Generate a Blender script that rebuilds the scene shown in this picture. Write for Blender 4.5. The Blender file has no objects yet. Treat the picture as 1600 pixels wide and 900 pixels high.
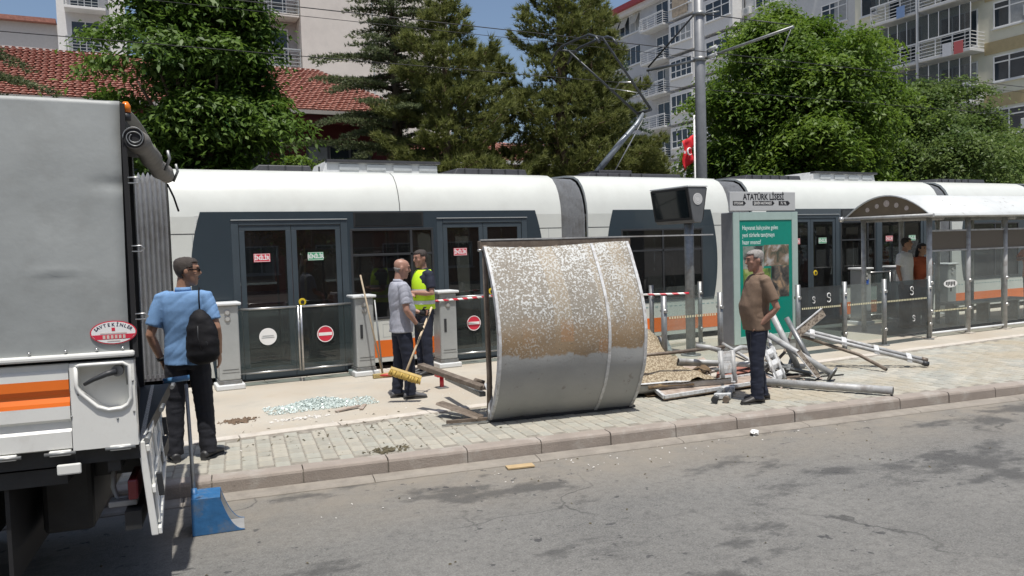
import bpy, bmesh, math, random
import numpy as np
from mathutils import Vector, Matrix, noise
random.seed(7); RNG = np.random.default_rng(7)
S = bpy.context.scene; COL = S.collection
PI = math.pi

# ---------------------------------------------------------------- camera
cam_d = bpy.data.cameras.new("camera"); cam = bpy.data.objects.new("camera", cam_d); COL.objects.link(cam)
_phi, _pit, _rol = math.radians(63.25), math.radians(2.97), math.radians(1.67)
_fh = Vector((math.cos(_phi), math.sin(_phi), 0)); _r0 = Vector((math.sin(_phi), -math.cos(_phi), 0))
_fw = _fh*math.cos(_pit) - Vector((0, 0, 1))*math.sin(_pit); _u0 = _fh*math.sin(_pit) + Vector((0, 0, 1))*math.cos(_pit)
_R = _r0*math.cos(_rol) - _u0*math.sin(_rol); _U = _r0*math.sin(_rol) + _u0*math.cos(_rol)
cam.matrix_world = Matrix(((_R.x, _U.x, -_fw.x, 0), (_R.y, _U.y, -_fw.y, 0), (_R.z, _U.z, -_fw.z, 1.95), (0, 0, 0, 1)))
cam_d.sensor_width = 36; cam_d.lens = 1222/1600*36; cam_d.clip_end = 2000
S.camera = cam

# ---------------------------------------------------------------- light
SUN_EL, SUN_AZ = math.radians(73), math.atan2(-.05, -.28)      # azimuth measured from +Y towards +X
w = bpy.data.worlds.new("World"); S.world = w; w.use_nodes = True
nt = w.node_tree; nt.nodes.clear()
sky = nt.nodes.new('ShaderNodeTexSky'); sky.sky_type = 'NISHITA'; sky.sun_disc = False
sky.sun_elevation = SUN_EL; sky.sun_rotation = SUN_AZ; sky.air_density = 1.0; sky.dust_density = 2.2; sky.ozone_density = 1.6
bg = nt.nodes.new('ShaderNodeBackground'); bg.inputs[1].default_value = .112
wo = nt.nodes.new('ShaderNodeOutputWorld'); nt.links.new(sky.outputs[0], bg.inputs[0]); nt.links.new(bg.outputs[0], wo.inputs[0])
sd = bpy.data.lights.new("sun", 'SUN'); sd.energy = 4.6; sd.angle = math.radians(.53); sd.color = (1, .962, .905)
sun = bpy.data.objects.new("sun", sd); COL.objects.link(sun)
_sv = Vector((math.sin(SUN_AZ)*math.cos(SUN_EL), math.cos(SUN_AZ)*math.cos(SUN_EL), math.sin(SUN_EL)))
sun.rotation_euler = (-_sv).to_track_quat('-Z', 'Y').to_euler(); sun.location = (0, 0, 40)
S.view_settings.view_transform = 'Standard'; S.view_settings.look = 'None'; S.view_settings.gamma = 1
S.view_settings.use_curve_mapping = False; S.view_settings.exposure = 0.07
S.render.engine = 'CYCLES'
S.cycles.max_bounces = 7; S.cycles.transparent_max_bounces = 14; S.cycles.caustics_reflective = False; S.cycles.caustics_refractive = False
S.cycles.sample_clamp_indirect = 6

# ---------------------------------------------------------------- materials
MATS = {}
def srgb(c):
    return tuple((x/12.92 if x <= .04045 else ((x+.055)/1.055)**2.4) for x in c)
def mat(name, col, rough=.6, metal=0., var=.12, scale=6., bump=0., bscale=60., spec=.5, stain=None, sscale=2., smix=.5, sthr=(.5, .65), coat=0.):
    """plain procedural material: base colour broken up by noise, optional second (stain) colour, fine bump"""
    if name in MATS: return MATS[name]
    m = bpy.data.materials.new(name); m.use_nodes = True; t = m.node_tree; N = t.nodes; L = t.links
    b = N['Principled BSDF']; b.inputs['Roughness'].default_value = rough; b.inputs['Metallic'].default_value = metal
    b.inputs['Specular IOR Level'].default_value = spec; b.inputs['Coat Weight'].default_value = coat
    tc = N.new('ShaderNodeTexCoord')
    n1 = N.new('ShaderNodeTexNoise'); n1.inputs['Scale'].default_value = scale; n1.inputs['Detail'].default_value = 6; n1.inputs['Roughness'].default_value = .65
    L.new(tc.outputs['Object'], n1.inputs['Vector'])
    r = N.new('ShaderNodeMapRange'); r.inputs[1].default_value = .3; r.inputs[2].default_value = .7; r.inputs[3].default_value = 1-var; r.inputs[4].default_value = 1+var
    L.new(n1.outputs['Fac'], r.inputs[0])
    mx = N.new('ShaderNodeMix'); mx.data_type = 'RGBA'; mx.blend_type = 'MULTIPLY'; mx.inputs[0].default_value = 1
    mx.inputs[6].default_value = (*col, 1); L.new(r.outputs[0], mx.inputs[7]); out = mx.outputs[2]
    if stain is not None:
        n2 = N.new('ShaderNodeTexNoise'); n2.inputs['Scale'].default_value = sscale; n2.inputs['Detail'].default_value = 8; n2.inputs['Roughness'].default_value = .7
        L.new(tc.outputs['Object'], n2.inputs['Vector'])
        r2 = N.new('ShaderNodeMapRange'); r2.inputs[1].default_value = sthr[0]; r2.inputs[2].default_value = sthr[1]; r2.inputs[4].default_value = smix
        L.new(n2.outputs['Fac'], r2.inputs[0])
        m2 = N.new('ShaderNodeMix'); m2.data_type = 'RGBA'; L.new(r2.outputs[0], m2.inputs[0]); L.new(out, m2.inputs[6]); m2.inputs[7].default_value = (*stain, 1); out = m2.outputs[2]
    L.new(out, b.inputs['Base Color'])
    if bump:
        n3 = N.new('ShaderNodeTexNoise'); n3.inputs['Scale'].default_value = bscale; n3.inputs['Detail'].default_value = 4
        L.new(tc.outputs['Object'], n3.inputs['Vector'])
        bp = N.new('ShaderNodeBump'); bp.inputs['Strength'].default_value = bump; bp.inputs['Distance'].default_value = .02
        L.new(n3.outputs['Fac'], bp.inputs['Height']); L.new(bp.outputs[0], b.inputs['Normal'])
    MATS[name] = m; return m
def glass(name, tint, rough=.02, refl=1.0, haze=0., hcol=(.8, .8, .8), ior=1.45):
    """thin sheet glass: tinted see-through mixed with a fresnel mirror and a diffuse haze for dust and pale reflections"""
    if name in MATS: return MATS[name]
    m = bpy.data.materials.new(name); m.use_nodes = True; t = m.node_tree; N = t.nodes; L = t.links; N.clear()
    o = N.new('ShaderNodeOutputMaterial'); tr = N.new('ShaderNodeBsdfTransparent'); tr.inputs[0].default_value = (*tint, 1)
    gl = N.new('ShaderNodeBsdfGlossy'); gl.inputs['Roughness'].default_value = rough; gl.inputs[0].default_value = (refl, refl, refl, 1)
    fr = N.new('ShaderNodeFresnel'); fr.inputs[0].default_value = ior
    a = N.new('ShaderNodeMixShader'); ge = N.new('ShaderNodeNewGeometry'); sb_ = N.new('ShaderNodeMath'); sb_.operation = 'SUBTRACT'; sb_.inputs[0].default_value = 1
    L.new(ge.outputs['Backfacing'], sb_.inputs[1]); ml = N.new('ShaderNodeMath'); ml.operation = 'MULTIPLY'; L.new(fr.outputs[0], ml.inputs[0]); L.new(sb_.outputs[0], ml.inputs[1])
    L.new(ml.outputs[0], a.inputs[0])      # mirror only on the outer face of the sheet
    df = N.new('ShaderNodeBsdfDiffuse'); df.inputs[0].default_value = (*hcol, 1)
    h = N.new('ShaderNodeMixShader')
    tc = N.new('ShaderNodeTexCoord'); nz = N.new('ShaderNodeTexNoise'); nz.inputs['Scale'].default_value = 3; nz.inputs['Detail'].default_value = 6
    L.new(tc.outputs['Object'], nz.inputs['Vector']); mm = N.new('ShaderNodeMath'); mm.operation = 'MULTIPLY'; mm.inputs[1].default_value = haze*2
    L.new(nz.outputs['Fac'], mm.inputs[0]); L.new(mm.outputs[0], h.inputs[0])
    L.new(tr.outputs[0], h.inputs[1]); L.new(df.outputs[0], h.inputs[2])
    L.new(h.outputs[0], a.inputs[1]); L.new(gl.outputs[0], a.inputs[2]); L.new(a.outputs[0], o.inputs[0])
    MATS[name] = m; return m
def leafmat(name, c1, c2, trans=.35, rough=.5):
    if name in MATS: return MATS[name]
    m = bpy.data.materials.new(name); m.use_nodes = True; t = m.node_tree; N = t.nodes; L = t.links
    b = N['Principled BSDF']; b.inputs['Roughness'].default_value = rough; b.inputs['Specular IOR Level'].default_value = .35
    at = N.new('ShaderNodeAttribute'); at.attribute_name = 'rnd_shade'
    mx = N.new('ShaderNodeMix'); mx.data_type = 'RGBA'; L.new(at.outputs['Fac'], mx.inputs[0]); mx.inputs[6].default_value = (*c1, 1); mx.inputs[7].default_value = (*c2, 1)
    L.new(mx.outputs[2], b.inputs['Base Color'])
    tl = N.new('ShaderNodeBsdfTranslucent'); L.new(mx.outputs[2], tl.inputs[0])
    ms = N.new('ShaderNodeMixShader'); ms.inputs[0].default_value = trans
    L.new(b.outputs[0], ms.inputs[1]); L.new(tl.outputs[0], ms.inputs[2]); L.new(ms.outputs[0], N['Material Output'].inputs[0])
    MATS[name] = m; return m

# ---------------------------------------------------------------- mesh builder
V3 = Vector
class MB:
    def __init__(s): s.v = []; s.f = []; s.sm = []
    def add(s, vs, fs, smooth=False):
        o = len(s.v); s.v += [tuple(p) for p in vs]; s.f += [tuple(i+o for i in f) for f in fs]; s.sm += [smooth]*len(fs); return s
    def obox(s, o, a, b, c):
        o, a, b, c = V3(o), V3(a), V3(b), V3(c)
        vs = [o, o+a, o+a+b, o+b, o+c, o+a+c, o+a+b+c, o+b+c]
        fs = [(0, 3, 2, 1), (4, 5, 6, 7), (0, 1, 5, 4), (1, 2, 6, 5), (2, 3, 7, 6), (3, 0, 4, 7)]
        if a.cross(b).dot(c) < 0: fs = [f[::-1] for f in fs]
        return s.add(vs, fs)
    def box(s, lo, hi):
        lo, hi = [min(a, b) for a, b in zip(lo, hi)], [max(a, b) for a, b in zip(lo, hi)]
        return s.obox(lo, (hi[0]-lo[0], 0, 0), (0, hi[1]-lo[1], 0), (0, 0, hi[2]-lo[2]))
    def bar(s, p, q, wd, th, upv=(0, 0, 1)):
        """rectangular bar from p to q"""
        p, q = V3(p), V3(q); d = (q-p).normalized(); u = V3(upv)
        if abs(d.dot(u)) > .98: u = V3((1, 0, 0))
        sd_ = d.cross(u).normalized(); u = sd_.cross(d)
        return s.obox(p-sd_*wd/2-u*th/2, q-p, sd_*wd, u*th)
    def tube(s, pts, r, n=10, caps=True, smooth=True, flat=None):
        pts = [V3(p) for p in pts]; k = len(pts)
        rs = list(r) if hasattr(r, '__len__') else [r]*k
        rings = []; pu = None
        for i, p in enumerate(pts):
            t = (pts[min(i+1, k-1)]-pts[max(i-1, 0)]).normalized()
            u = pu if pu is not None else (V3((0, 0, 1)) if abs(t.z) < .9 else V3((1, 0, 0)))
            sdv = t.cross(u).normalized(); u = sdv.cross(t).normalized(); pu = u
            fl = 1 if flat is None else flat
            rings.append([p+sdv*math.cos(2*PI*j/n)*rs[i]+u*math.sin(2*PI*j/n)*rs[i]*fl for j in range(n)])
        return s.loft(rings, caps, smooth)
    def loft(s, rings, caps=True, smooth=True, closed=True):
        n = len(rings[0]); vs = [p for r in rings for p in r]; fs = []
        for i in range(len(rings)-1):
            for j in range(n if closed else n-1):
                a = i*n+j; b = i*n+(j+1) % n; fs.append((a, b, b+n, a+n))
        s.add(vs, fs, smooth)
        if caps and closed:
            o = len(s.v)-len(vs); s.f.append(tuple(range(o+n-1, o-1, -1))); s.sm.append(False)
            s.f.append(tuple(range(o+(len(rings)-1)*n, o+len(rings)*n))); s.sm.append(False)
        return s
    def prism(s, poly, ex):
        """poly: 3-D outline; ex: extrusion vector"""
        n = len(poly); ex = V3(ex); p = [V3(q) for q in poly]
        nrm = V3((0, 0, 0))
        for i in range(n): nrm += p[i].cross(p[(i+1) % n])
        if nrm.dot(ex) > 0: p = p[::-1]
        vs = p+[q+ex for q in p]; fs = [tuple(range(n)), tuple(range(2*n-1, n-1, -1))]
        fs += [((i+1) % n, i, i+n, (i+1) % n+n) for i in range(n)]
        return s.add(vs, fs)
    def ell(s, c, rx, ry, rz, nu=14, nv=9, M=None):
        rings = []
        for i in range(1, nv):
            a = PI*i/nv-PI/2
            rings.append([(rx*math.cos(a)*math.cos(2*PI*j/nu), ry*math.cos(a)*math.sin(2*PI*j/nu), rz*math.sin(a)) for j in range(nu)])
        c = V3(c); T = (lambda p: c+(M @ V3(p) if M else V3(p)))
        o = len(s.v); vs = [T(p) for r in rings for p in r]+[T((0, 0, -rz)), T((0, 0, rz))]; k = len(vs); fs = []
        for i in range(len(rings)-1):
            for j in range(nu): fs.append((i*nu+j, i*nu+(j+1) % nu, (i+1)*nu+(j+1) % nu, (i+1)*nu+j))
        for j in range(nu): fs.append((k-2, (j+1) % nu, j)); fs.append((k-1, (len(rings)-1)*nu+j, (len(rings)-1)*nu+(j+1) % nu))
        return s.add(vs, fs, True)
    def disc(s, c, r, nrm, n=24, th=0.0):
        c = V3(c); nrm = V3(nrm).normalized(); u = nrm.orthogonal().normalized(); v = nrm.cross(u)
        ring = [c+u*r*math.cos(2*PI*j/n)+v*r*math.sin(2*PI*j/n) for j in range(n)]
        if th: return s.prism(ring, nrm*th)
        return s.add(ring, [tuple(range(n))])
    def xf(s, M): s.v = [tuple(M @ V3(p)) for p in s.v]; return s
    def build(s, name, m, parent=None, bev=0., kind=None, label=None, seg=2):
        me = bpy.data.meshes.new(name); org = V3((0, 0, 0)); p = parent
        while p is not None: org += p.location; p = p.parent
        me.from_pydata([(a[0]-org[0], a[1]-org[1], a[2]-org[2]) for a in s.v], [], s.f)
        me.polygons.foreach_set('use_smooth', s.sm); me.materials.append(m); me.update()
        o = bpy.data.objects.new(name, me); COL.objects.link(o)
        if parent: o.parent = parent
        if bev:
            b = o.modifiers.new('bevel', 'BEVEL'); b.width = bev; b.segments = seg; b.limit_method = 'ANGLE'
        if kind: o['kind'] = kind
        if label: o['label'] = label
        return o
def tag(o, label, cat=None, group=None, kind=None):
    o['label'] = label
    if cat: o['category'] = cat
    if group: o['group'] = group
    if kind: o['kind'] = kind
    return o
def thing(name, loc, label, cat, group=None):
    o = bpy.data.objects.new(name, None); COL.objects.link(o); o.location = loc; o.empty_display_size = .1
    return tag(o, label, cat, group)
def copy_tree(o, parent=None):
    c = o.copy(); COL.objects.link(c); c.parent = parent
    for ch in o.children: copy_tree(ch, c)
    return c
def text_mesh(body, size, bold=0., align='CENTER', sx=1.0):
    cu = bpy.data.curves.new('t', 'FONT'); cu.body = body; cu.size = size; cu.align_x = align; cu.offset = bold; cu.resolution_u = 2
    o = bpy.data.objects.new('t', cu); COL.objects.link(o); bpy.context.view_layer.update()
    me = bpy.data.meshes.new_from_object(o.evaluated_get(bpy.context.evaluated_depsgraph_get()))
    vs = [(v.co.x*sx, v.co.y, 0) for v in me.vertices]; fs = [tuple(p.vertices) for p in me.polygons]
    bpy.data.objects.remove(o); bpy.data.curves.remove(cu); bpy.data.meshes.remove(me)
    return vs, fs
def lettering(mb, body, size, o, u, v, **k):
    """flat printed letters on the plane o + x*u + y*v"""
    vs, fs = text_mesh(body, size, **k); o, u, v = V3(o), V3(u).normalized(), V3(v).normalized()
    return mb.add([o+u*p[0]+v*p[1] for p in vs], fs)
def quads(name, P, m, parent=None, rnd_shade=None, kind=None):
    """P: (n,k,3) array of polygons with k corners each"""
    n, k = P.shape[:2]; me = bpy.data.meshes.new(name); org = np.zeros(3); p = parent
    while p is not None: org += np.array(p.location); p = p.parent
    me.vertices.add(n*k); me.vertices.foreach_set('co', (P.reshape(-1, 3)-org).astype(np.float32).ravel())
    me.loops.add(n*k); me.loops.foreach_set('vertex_index', np.arange(n*k, dtype=np.int32))
    me.polygons.add(n); me.polygons.foreach_set('loop_start', np.arange(0, n*k, k, dtype=np.int32))
    if rnd_shade is not None:
        a = me.attributes.new('rnd_shade', 'FLOAT', 'POINT'); a.data.foreach_set('value', np.repeat(rnd_shade, k).astype(np.float32))
    me.materials.append(m); me.update(calc_edges=True)
    o = bpy.data.objects.new(name, me); COL.objects.link(o)
    if parent: o.parent = parent
    if kind: o['kind'] = kind
    return o

# frequently used materials
M_white = mat('white_paint', (.62, .637, .595), .35, var=.05, scale=1.5, coat=.2, stain=(.48, .475, .43), sscale=1.3, smix=.35, sthr=(.5, .75))
M_steel = mat('brushed_steel', (.5, .5, .49), .32, metal=.85, var=.15, scale=25)
M_galv = mat('galvanised_steel', (.25, .26, .26), .45, metal=.5, var=.2, scale=18, stain=(.2, .17, .14), sscale=6, smix=.5)
M_alu = mat('painted_aluminium', (.40, .405, .40), .55, metal=.12, var=.2, scale=9, stain=(.2, .175, .15), sscale=7, smix=.6)
M_dark = mat('dark_plastic', (.03, .032, .035), .5, var=.2)
M_black = mat('black_rubber', (.012, .012, .013), .65, var=.2)
M_orange = mat('orange_paint', (.78, .17, .02), .4, var=.06, scale=3)
M_red = mat('red_print', (.62, .03, .06), .45, var=.05)
M_green = mat('green_print', (.05, .36, .17), .45, var=.05)
M_paper = mat('white_print', (.8, .8, .78), .5, var=.03)
M_ink = mat('black_print', (.015, .015, .018), .5, var=.05)
M_grey = mat('grey_paint', (.36, .38, .38), .45, var=.08, scale=5)
# ================================================================ GROUND
def yk(x): return 6.70-.128*(x-.29)          # front edge of the kerb
KD = V3((1, -.128, 0)).normalized(); KN = V3((.128, 1, 0)).normalized()

def asphalt():
    m = bpy.data.materials.new('asphalt'); m.use_nodes = True; t = m.node_tree; N = t.nodes; L = t.links
    b = N['Principled BSDF']; b.inputs['Roughness'].default_value = .85; b.inputs['Specular IOR Level'].default_value = .25
    tc = N.new('ShaderNodeTexCoord')
    def nz(sc, det=8, vec=None, rgh=.65):
        n = N.new('ShaderNodeTexNoise'); n.inputs['Scale'].default_value = sc; n.inputs['Detail'].default_value = det; n.inputs['Roughness'].default_value = rgh
        L.new(vec or tc.outputs['Object'], n.inputs['Vector']); return n.outputs['Fac']
    def rng(x, a, bb, c, d):
        r = N.new('ShaderNodeMapRange'); r.inputs[1].default_value = a; r.inputs[2].default_value = bb; r.inputs[3].default_value = c; r.inputs[4].default_value = d
        L.new(x, r.inputs[0]); return r.outputs[0]
    def mix(f, a, bcol, mode='MIX'):
        x = N.new('ShaderNodeMix'); x.data_type = 'RGBA'; x.blend_type = mode
        if hasattr(f, 'links'): L.new(f, x.inputs[0])
        else: x.inputs[0].default_value = f
        if hasattr(a, 'links'): L.new(a, x.inputs[6])
        else: x.inputs[6].default_value = (*a, 1)
        if hasattr(bcol, 'links'): L.new(bcol, x.inputs[7])
        else: x.inputs[7].default_value = (*bcol, 1)
        return x.outputs[2]
    def mul(a, bq, op='MULTIPLY'):
        x = N.new('ShaderNodeMath'); x.operation = op; x.use_clamp = True
        for i, q in enumerate((a, bq)):
            if hasattr(q, 'links'): L.new(q, x.inputs[i])
            else: x.inputs[i].default_value = q
        return x.outputs[0]
    mp = N.new('ShaderNodeMapping'); L.new(tc.outputs['Object'], mp.inputs[0]); mp.inputs['Rotation'].default_value = (0, 0, .13); mp.inputs['Scale'].default_value = (.7, 1.15, 1)
    sv = mp.outputs[0]
    base = mix(rng(nz(.8, 10, None, .7), .35, .65, 0, 1), (.112, .109, .102), (.185, .178, .162))
    base = mix(rng(nz(75, 4, None, .8), .36, .64, 0, .75), base, (.29, .29, .275))           # exposed stone chips
    base = mix(rng(nz(48, 5, None, .8), .56, .66, 0, .55), base, (.075, .077, .08))
    base = mix(rng(nz(120, 2), .66, .72, 0, .6), base, (.5, .5, .48))
    base = mix(rng(nz(3.2, 8, sv, .75), .54, .70, 0, .35), base, (.10, .10, .10))
    base = mix(rng(nz(16, 10, None, .85), .47, .66, 0, .65), base, (.075, .073, .07))
    base = mix(rng(nz(24, 8, None, .85), .55, .70, 0, .5), base, (.30, .28, .25))
    # dust along the kerb
    sep = N.new('ShaderNodeSeparateXYZ'); L.new(tc.outputs['Object'], sep.inputs[0])
    ky = mul(sep.outputs[0], .128); ad = N.new('ShaderNodeMath'); ad.operation = 'MULTIPLY_ADD'; ad.inputs[1].default_value = .128; ad.inputs[2].default_value = -6.737
    L.new(sep.outputs[0], ad.inputs[0]); a2 = N.new('ShaderNodeMath'); a2.operation = 'ADD'; L.new(ad.outputs[0], a2.inputs[0]); L.new(sep.outputs[1], a2.inputs[1])   # signed distance to kerb
    dust = mul(rng(a2.outputs[0], -1.5, -.05, 0, 1), rng(nz(1.7), .3, .62, .25, 1))
    base = mix(dust, base, (.275, .245, .20))
    # oil drips and damp patches
    vo = N.new('ShaderNodeTexVoronoi'); vo.feature = 'DISTANCE_TO_EDGE'; vo.inputs['Scale'].default_value = .75
    dsn = N.new('ShaderNodeTexNoise'); dsn.inputs['Scale'].default_value = 2.2; dsn.inputs['Detail'].default_value = 7; L.new(tc.outputs['Object'], dsn.inputs['Vector'])
    vm = N.new('ShaderNodeMix'); vm.data_type = 'VECTOR'; vm.inputs[0].default_value = .30; L.new(tc.outputs['Object'], vm.inputs[4]); L.new(dsn.outputs['Color'], vm.inputs[5]); L.new(vm.outputs[1], vo.inputs['Vector'])
    crack = mul(rng(vo.outputs['Distance'], .0, .007, 1, 0), rng(nz(.45, 3), .50, .60, 0, .75)); base = mix(crack, base, (.05, .05, .05))
    patch = rng(nz(.85, 12, sv, .68), .545, .60, 0, .62)
    base = mix(patch, base, (.05, .05, .05))
    drips = mul(rng(nz(8.5, 3, None, .6), .635, .68, 0, .8), rng(nz(.55, 3), .42, .54, 0, 1))
    base = mix(drips, base, (.055, .055, .058))
    L.new(base, b.inputs['Base Color'])
    bp = N.new('ShaderNodeBump'); bp.inputs['Strength'].default_value = .7; bp.inputs['Distance'].default_value = .012
    L.new(nz(170, 4), bp.inputs['Height']); L.new(bp.outputs[0], b.inputs['Normal'])
    rr = rng(patch, 0, .72, .88, .6); L.new(rr, b.inputs['Roughness'])
    return m
road = MB().add([(-260, -260, 0), (420, -260, 0), (420, 420, 0), (-260, 420, 0)], [(0, 1, 2, 3)]).build('road', asphalt(), kind='structure')
road['label'] = 'worn dusty grey asphalt road with dark oil stains'

# pavement slab body under the pavers, platform of concrete behind it
M_bed = mat('paver_bed', (.235, .215, .18), .95, var=.3, scale=14)
M_conc = mat('platform_concrete', (.45, .415, .35), .9, var=.18, scale=2.2, bump=.25, bscale=90, stain=(.33, .275, .205), sscale=1.1, smix=.7, sthr=(.42, .66))
XA, XB = -16., 44.
walk = MB().prism([(XA, yk(XA)+.16, -.05), (XB, yk(XB)+.16, -.05), (XB, 8.2, -.05), (XA, 8.2, -.05)] if False else
                  [(-9, yk(-9)+.16, -.05), (XB, yk(XB)+.16, -.05), (XB, 8.3, -.05), (-9, 8.3, -.05)], (0, 0, .196)).build('sidewalk', M_bed, kind='structure')
walk['label'] = 'pavement of interlocking pale pavers between kerb and tram stop'
plat = MB().prism([(-9, 8.1, .0), (XB, 8.42, .0), (XB, 11.52, .0), (-9, 11.52, .0)], (0, 0, .15)).build('platform', M_conc, kind='structure', bev=.01)
plat['label'] = 'tan concrete tram platform with dust and dirt'
M_edge = mat('platform_edging', (.52, .48, .42), .85, var=.14, scale=6, bump=.2, stain=(.3, .25, .2), sscale=4, smix=.4)
# pale edging stones between pavers and platform
def ye(x): return 8.1+.32*(x+9)/(XB+9)
for i in range(38):
    x = -3+i*1.0
    MB().obox((x+.004, ye(x)-.145, .06), (.992, .006, 0), (0, .15, 0), (0, 0, .102)).build('edging_stone', M_edge, plat, bev=.008)
# tactile strip and platform edge coping
M_tact = mat('coping_stone', (.46, .43, .37), .85, var=.14, scale=5, bump=.2)
for i in range(46):
    x = -3+i*.6
    MB().box((x+.004, 11.22, .1), (x+.596, 11.515, .158)).build('coping_stone', M_tact, plat, bev=.006)

# pavers, laid square to the kerb, staggered column by column
PM = [mat('paver_%d' % k, c, .9, var=.14, scale=9, bump=.25, bscale=120, stain=(.36, .305, .215), sscale=.8, smix=.7, sthr=(.42, .6)) for k, c in enumerate([(.355, .345, .30), (.405, .39, .335), (.32, .318, .28), (.365, .368, .325)])]
pw, pl = .135, .168
K0 = V3((.29, 6.70, 0))
pav = []
for i in range(-26, 150):
    off = (i % 2)*pl/2
    for j in range(-1, 40):
        c = K0+KD*((i+.5)*pw)+KN*(.165+off+(j+.5)*pl)
        if c.y > ye(c.x)-.15-pl*.35 or c.x < -4 or c.x > 24 or c.y < yk(c.x)+.165+pl*.3: continue
        pav.append(c)
cw = V3((0, 0, 1.95))
def vis(c): return (c-cw).length + (30 if (c.x < .25 or (3.4 < c.x < 5 and c.y > 7.2)) else 0)
pav.sort(key=vis)
def paver_mb(mb, c, z=0., tx=0., ty=0., g=.0035):
    a, b = pw/2-g, pl/2-g*1.9; h = .152+z
    o = [c+KD*sx*a+KN*sy*b for sx, sy in ((-1, -1), (1, -1), (1, 1), (-1, 1))]
    a2, b2 = a-.008, b-.009
    i_ = [c+KD*sx*a2+KN*sy*b2 for sx, sy in ((-1, -1), (1, -1), (1, 1), (-1, 1))]
    T = lambda p, zz: (p.x, p.y, zz+(p-c).dot(KD)*tx+(p-c).dot(KN)*ty)
    vs = [T(p, .1) for p in o]+[T(p, h-.007) for p in o]+[T(p, h) for p in i_]
    fs = [(8, 9, 10, 11)]
    for k in range(4):
        n = (k+1) % 4; fs += [(k, n, n+4, k+4), (k+4, n+4, n+8, k+8)]
    return mb.add(vs, fs)
proto = []
for k in range(4):
    mb = paver_mb(MB(), V3((0, 0, 0))); me = bpy.data.meshes.new('paver'); me.from_pydata(mb.v, [], mb.f); me.materials.append(PM[k]); proto.append(me)
for c in pav[:300]:
    o = bpy.data.objects.new('paver', random.choice(proto)); COL.objects.link(o); o.parent = walk
    o.location = (c.x, c.y, random.uniform(-.0025, .0035)); o.rotation_euler = (random.uniform(-.008, .008), random.uniform(-.008, .008), random.uniform(-.008, .008))
for k in range(4):
    mb = MB()
    for c in pav[300+k::4]: paver_mb(mb, c, random.uniform(-.003, .003), random.uniform(-.01, .01), random.uniform(-.01, .01))
    if k == 0: pass
    mb.build('pavers', PM[k], walk, kind='stuff')

# kerb stones with a chamfered face, and the low concrete gutter below them
kerb = MB().prism([K0+KD*(-9.2)+KN*.02, K0+KD*30+KN*.02, K0+KD*30+KN*.155, K0+KD*(-9.2)+KN*.155], (0, 0, .12)).build('kerb', M_bed, kind='structure')
kerb['label'] = 'brownish concrete kerb of long stones along the road'
M_kerb = mat('kerb_concrete', (.29, .25, .215), .85, var=.12, scale=4, bump=.25, bscale=80, stain=(.42, .40, .36), sscale=3, smix=.6)
M_gut = mat('gutter_concrete', (.26, .235, .20), .9, var=.16, scale=5, bump=.3, bscale=70, stain=(.17, .15, .13), sscale=1.4, smix=.7)
KL = .715
for i in range(-12, 40):
    a = K0+KD*(.31+i*KL)+KN*random.uniform(-.006, .006)
    sec = [(0, -.02), (.004, .122), (.012, .142), (.026, .152), (.155, .157), (.155, -.02)]
    MB().prism([a+KD*.004+KN*p+V3((0, 0, z+random.uniform(-.002, .002))) for p, z in sec], KD*(KL-.008)).build('kerb_stone', M_kerb, kerb, bev=.005)
gut = MB()
for i in range(-6, 20):
    a = K0+KD*(.1+i*1.5)
    MB().prism([a+KN*p+V3((0, 0, z)) for p, z in ((-.15, -.02), (-.15, .006), (-.13, .022), (-.004, .034), (-.004, -.02))], KD*1.495).build('gutter_slab', M_gut, kerb, bev=.004)

# track bed behind the platform, second platform / pavement and school yard
M_ball = mat('track_bed', (.20, .18, .155), .95, var=.35, scale=30, bump=.8, bscale=45)
tb = MB().box((-60, 11.55, .0), (90, 18.3, .03)).build('track_bed', M_ball, kind='structure')
rl = mat('rail_steel', (.25, .22, .2), .4, metal=.7)
for y in (12.15, 13.65, 15.45, 16.95):
    MB().box((-60, y-.035, .03), (90, y+.035, .11)).build('rail', rl, tb)
yard = MB().box((-120, 18.3, .0), (200, 160, .16)).build('school_yard_pavement', mat('yard_paving', (.34, .33, .30), .9, var=.15), kind='structure')
# ================================================================ TRAM
TY0, TY1 = 11.65, 14.10; TYM = (TY0+TY1)/2
M_band = mat('tram_dark_band', (.035, .05, .062), .22, var=.05, scale=2, coat=.4)
M_frame = mat('tram_door_frame', (.055, .072, .085), .35, var=.08)
M_bel = mat('bellows_fabric', (.30, .31, .32), .75, var=.12, scale=12, bump=.2, stain=(.18, .17, .16), sscale=4, smix=.5)
M_int = mat('tram_interior_panel', (.30, .31, .32), .6, var=.06)
M_floor = mat('tram_floor', (.10, .10, .11), .8, var=.1)
M_yel = mat('yellow_rail', (.75, .55, .04), .35, var=.04)
M_seat = mat('seat_fabric', (.05, .10, .22), .8, var=.1)
M_tglass = glass('tram_window_glass', (.26, .29, .30), .015, .9, .02, (.3, .3, .3), 1.7)
tram = thing('tram', (8, TYM, .11), 'long white articulated tram with dark window band and orange stripe at the platform', 'tram')

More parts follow.
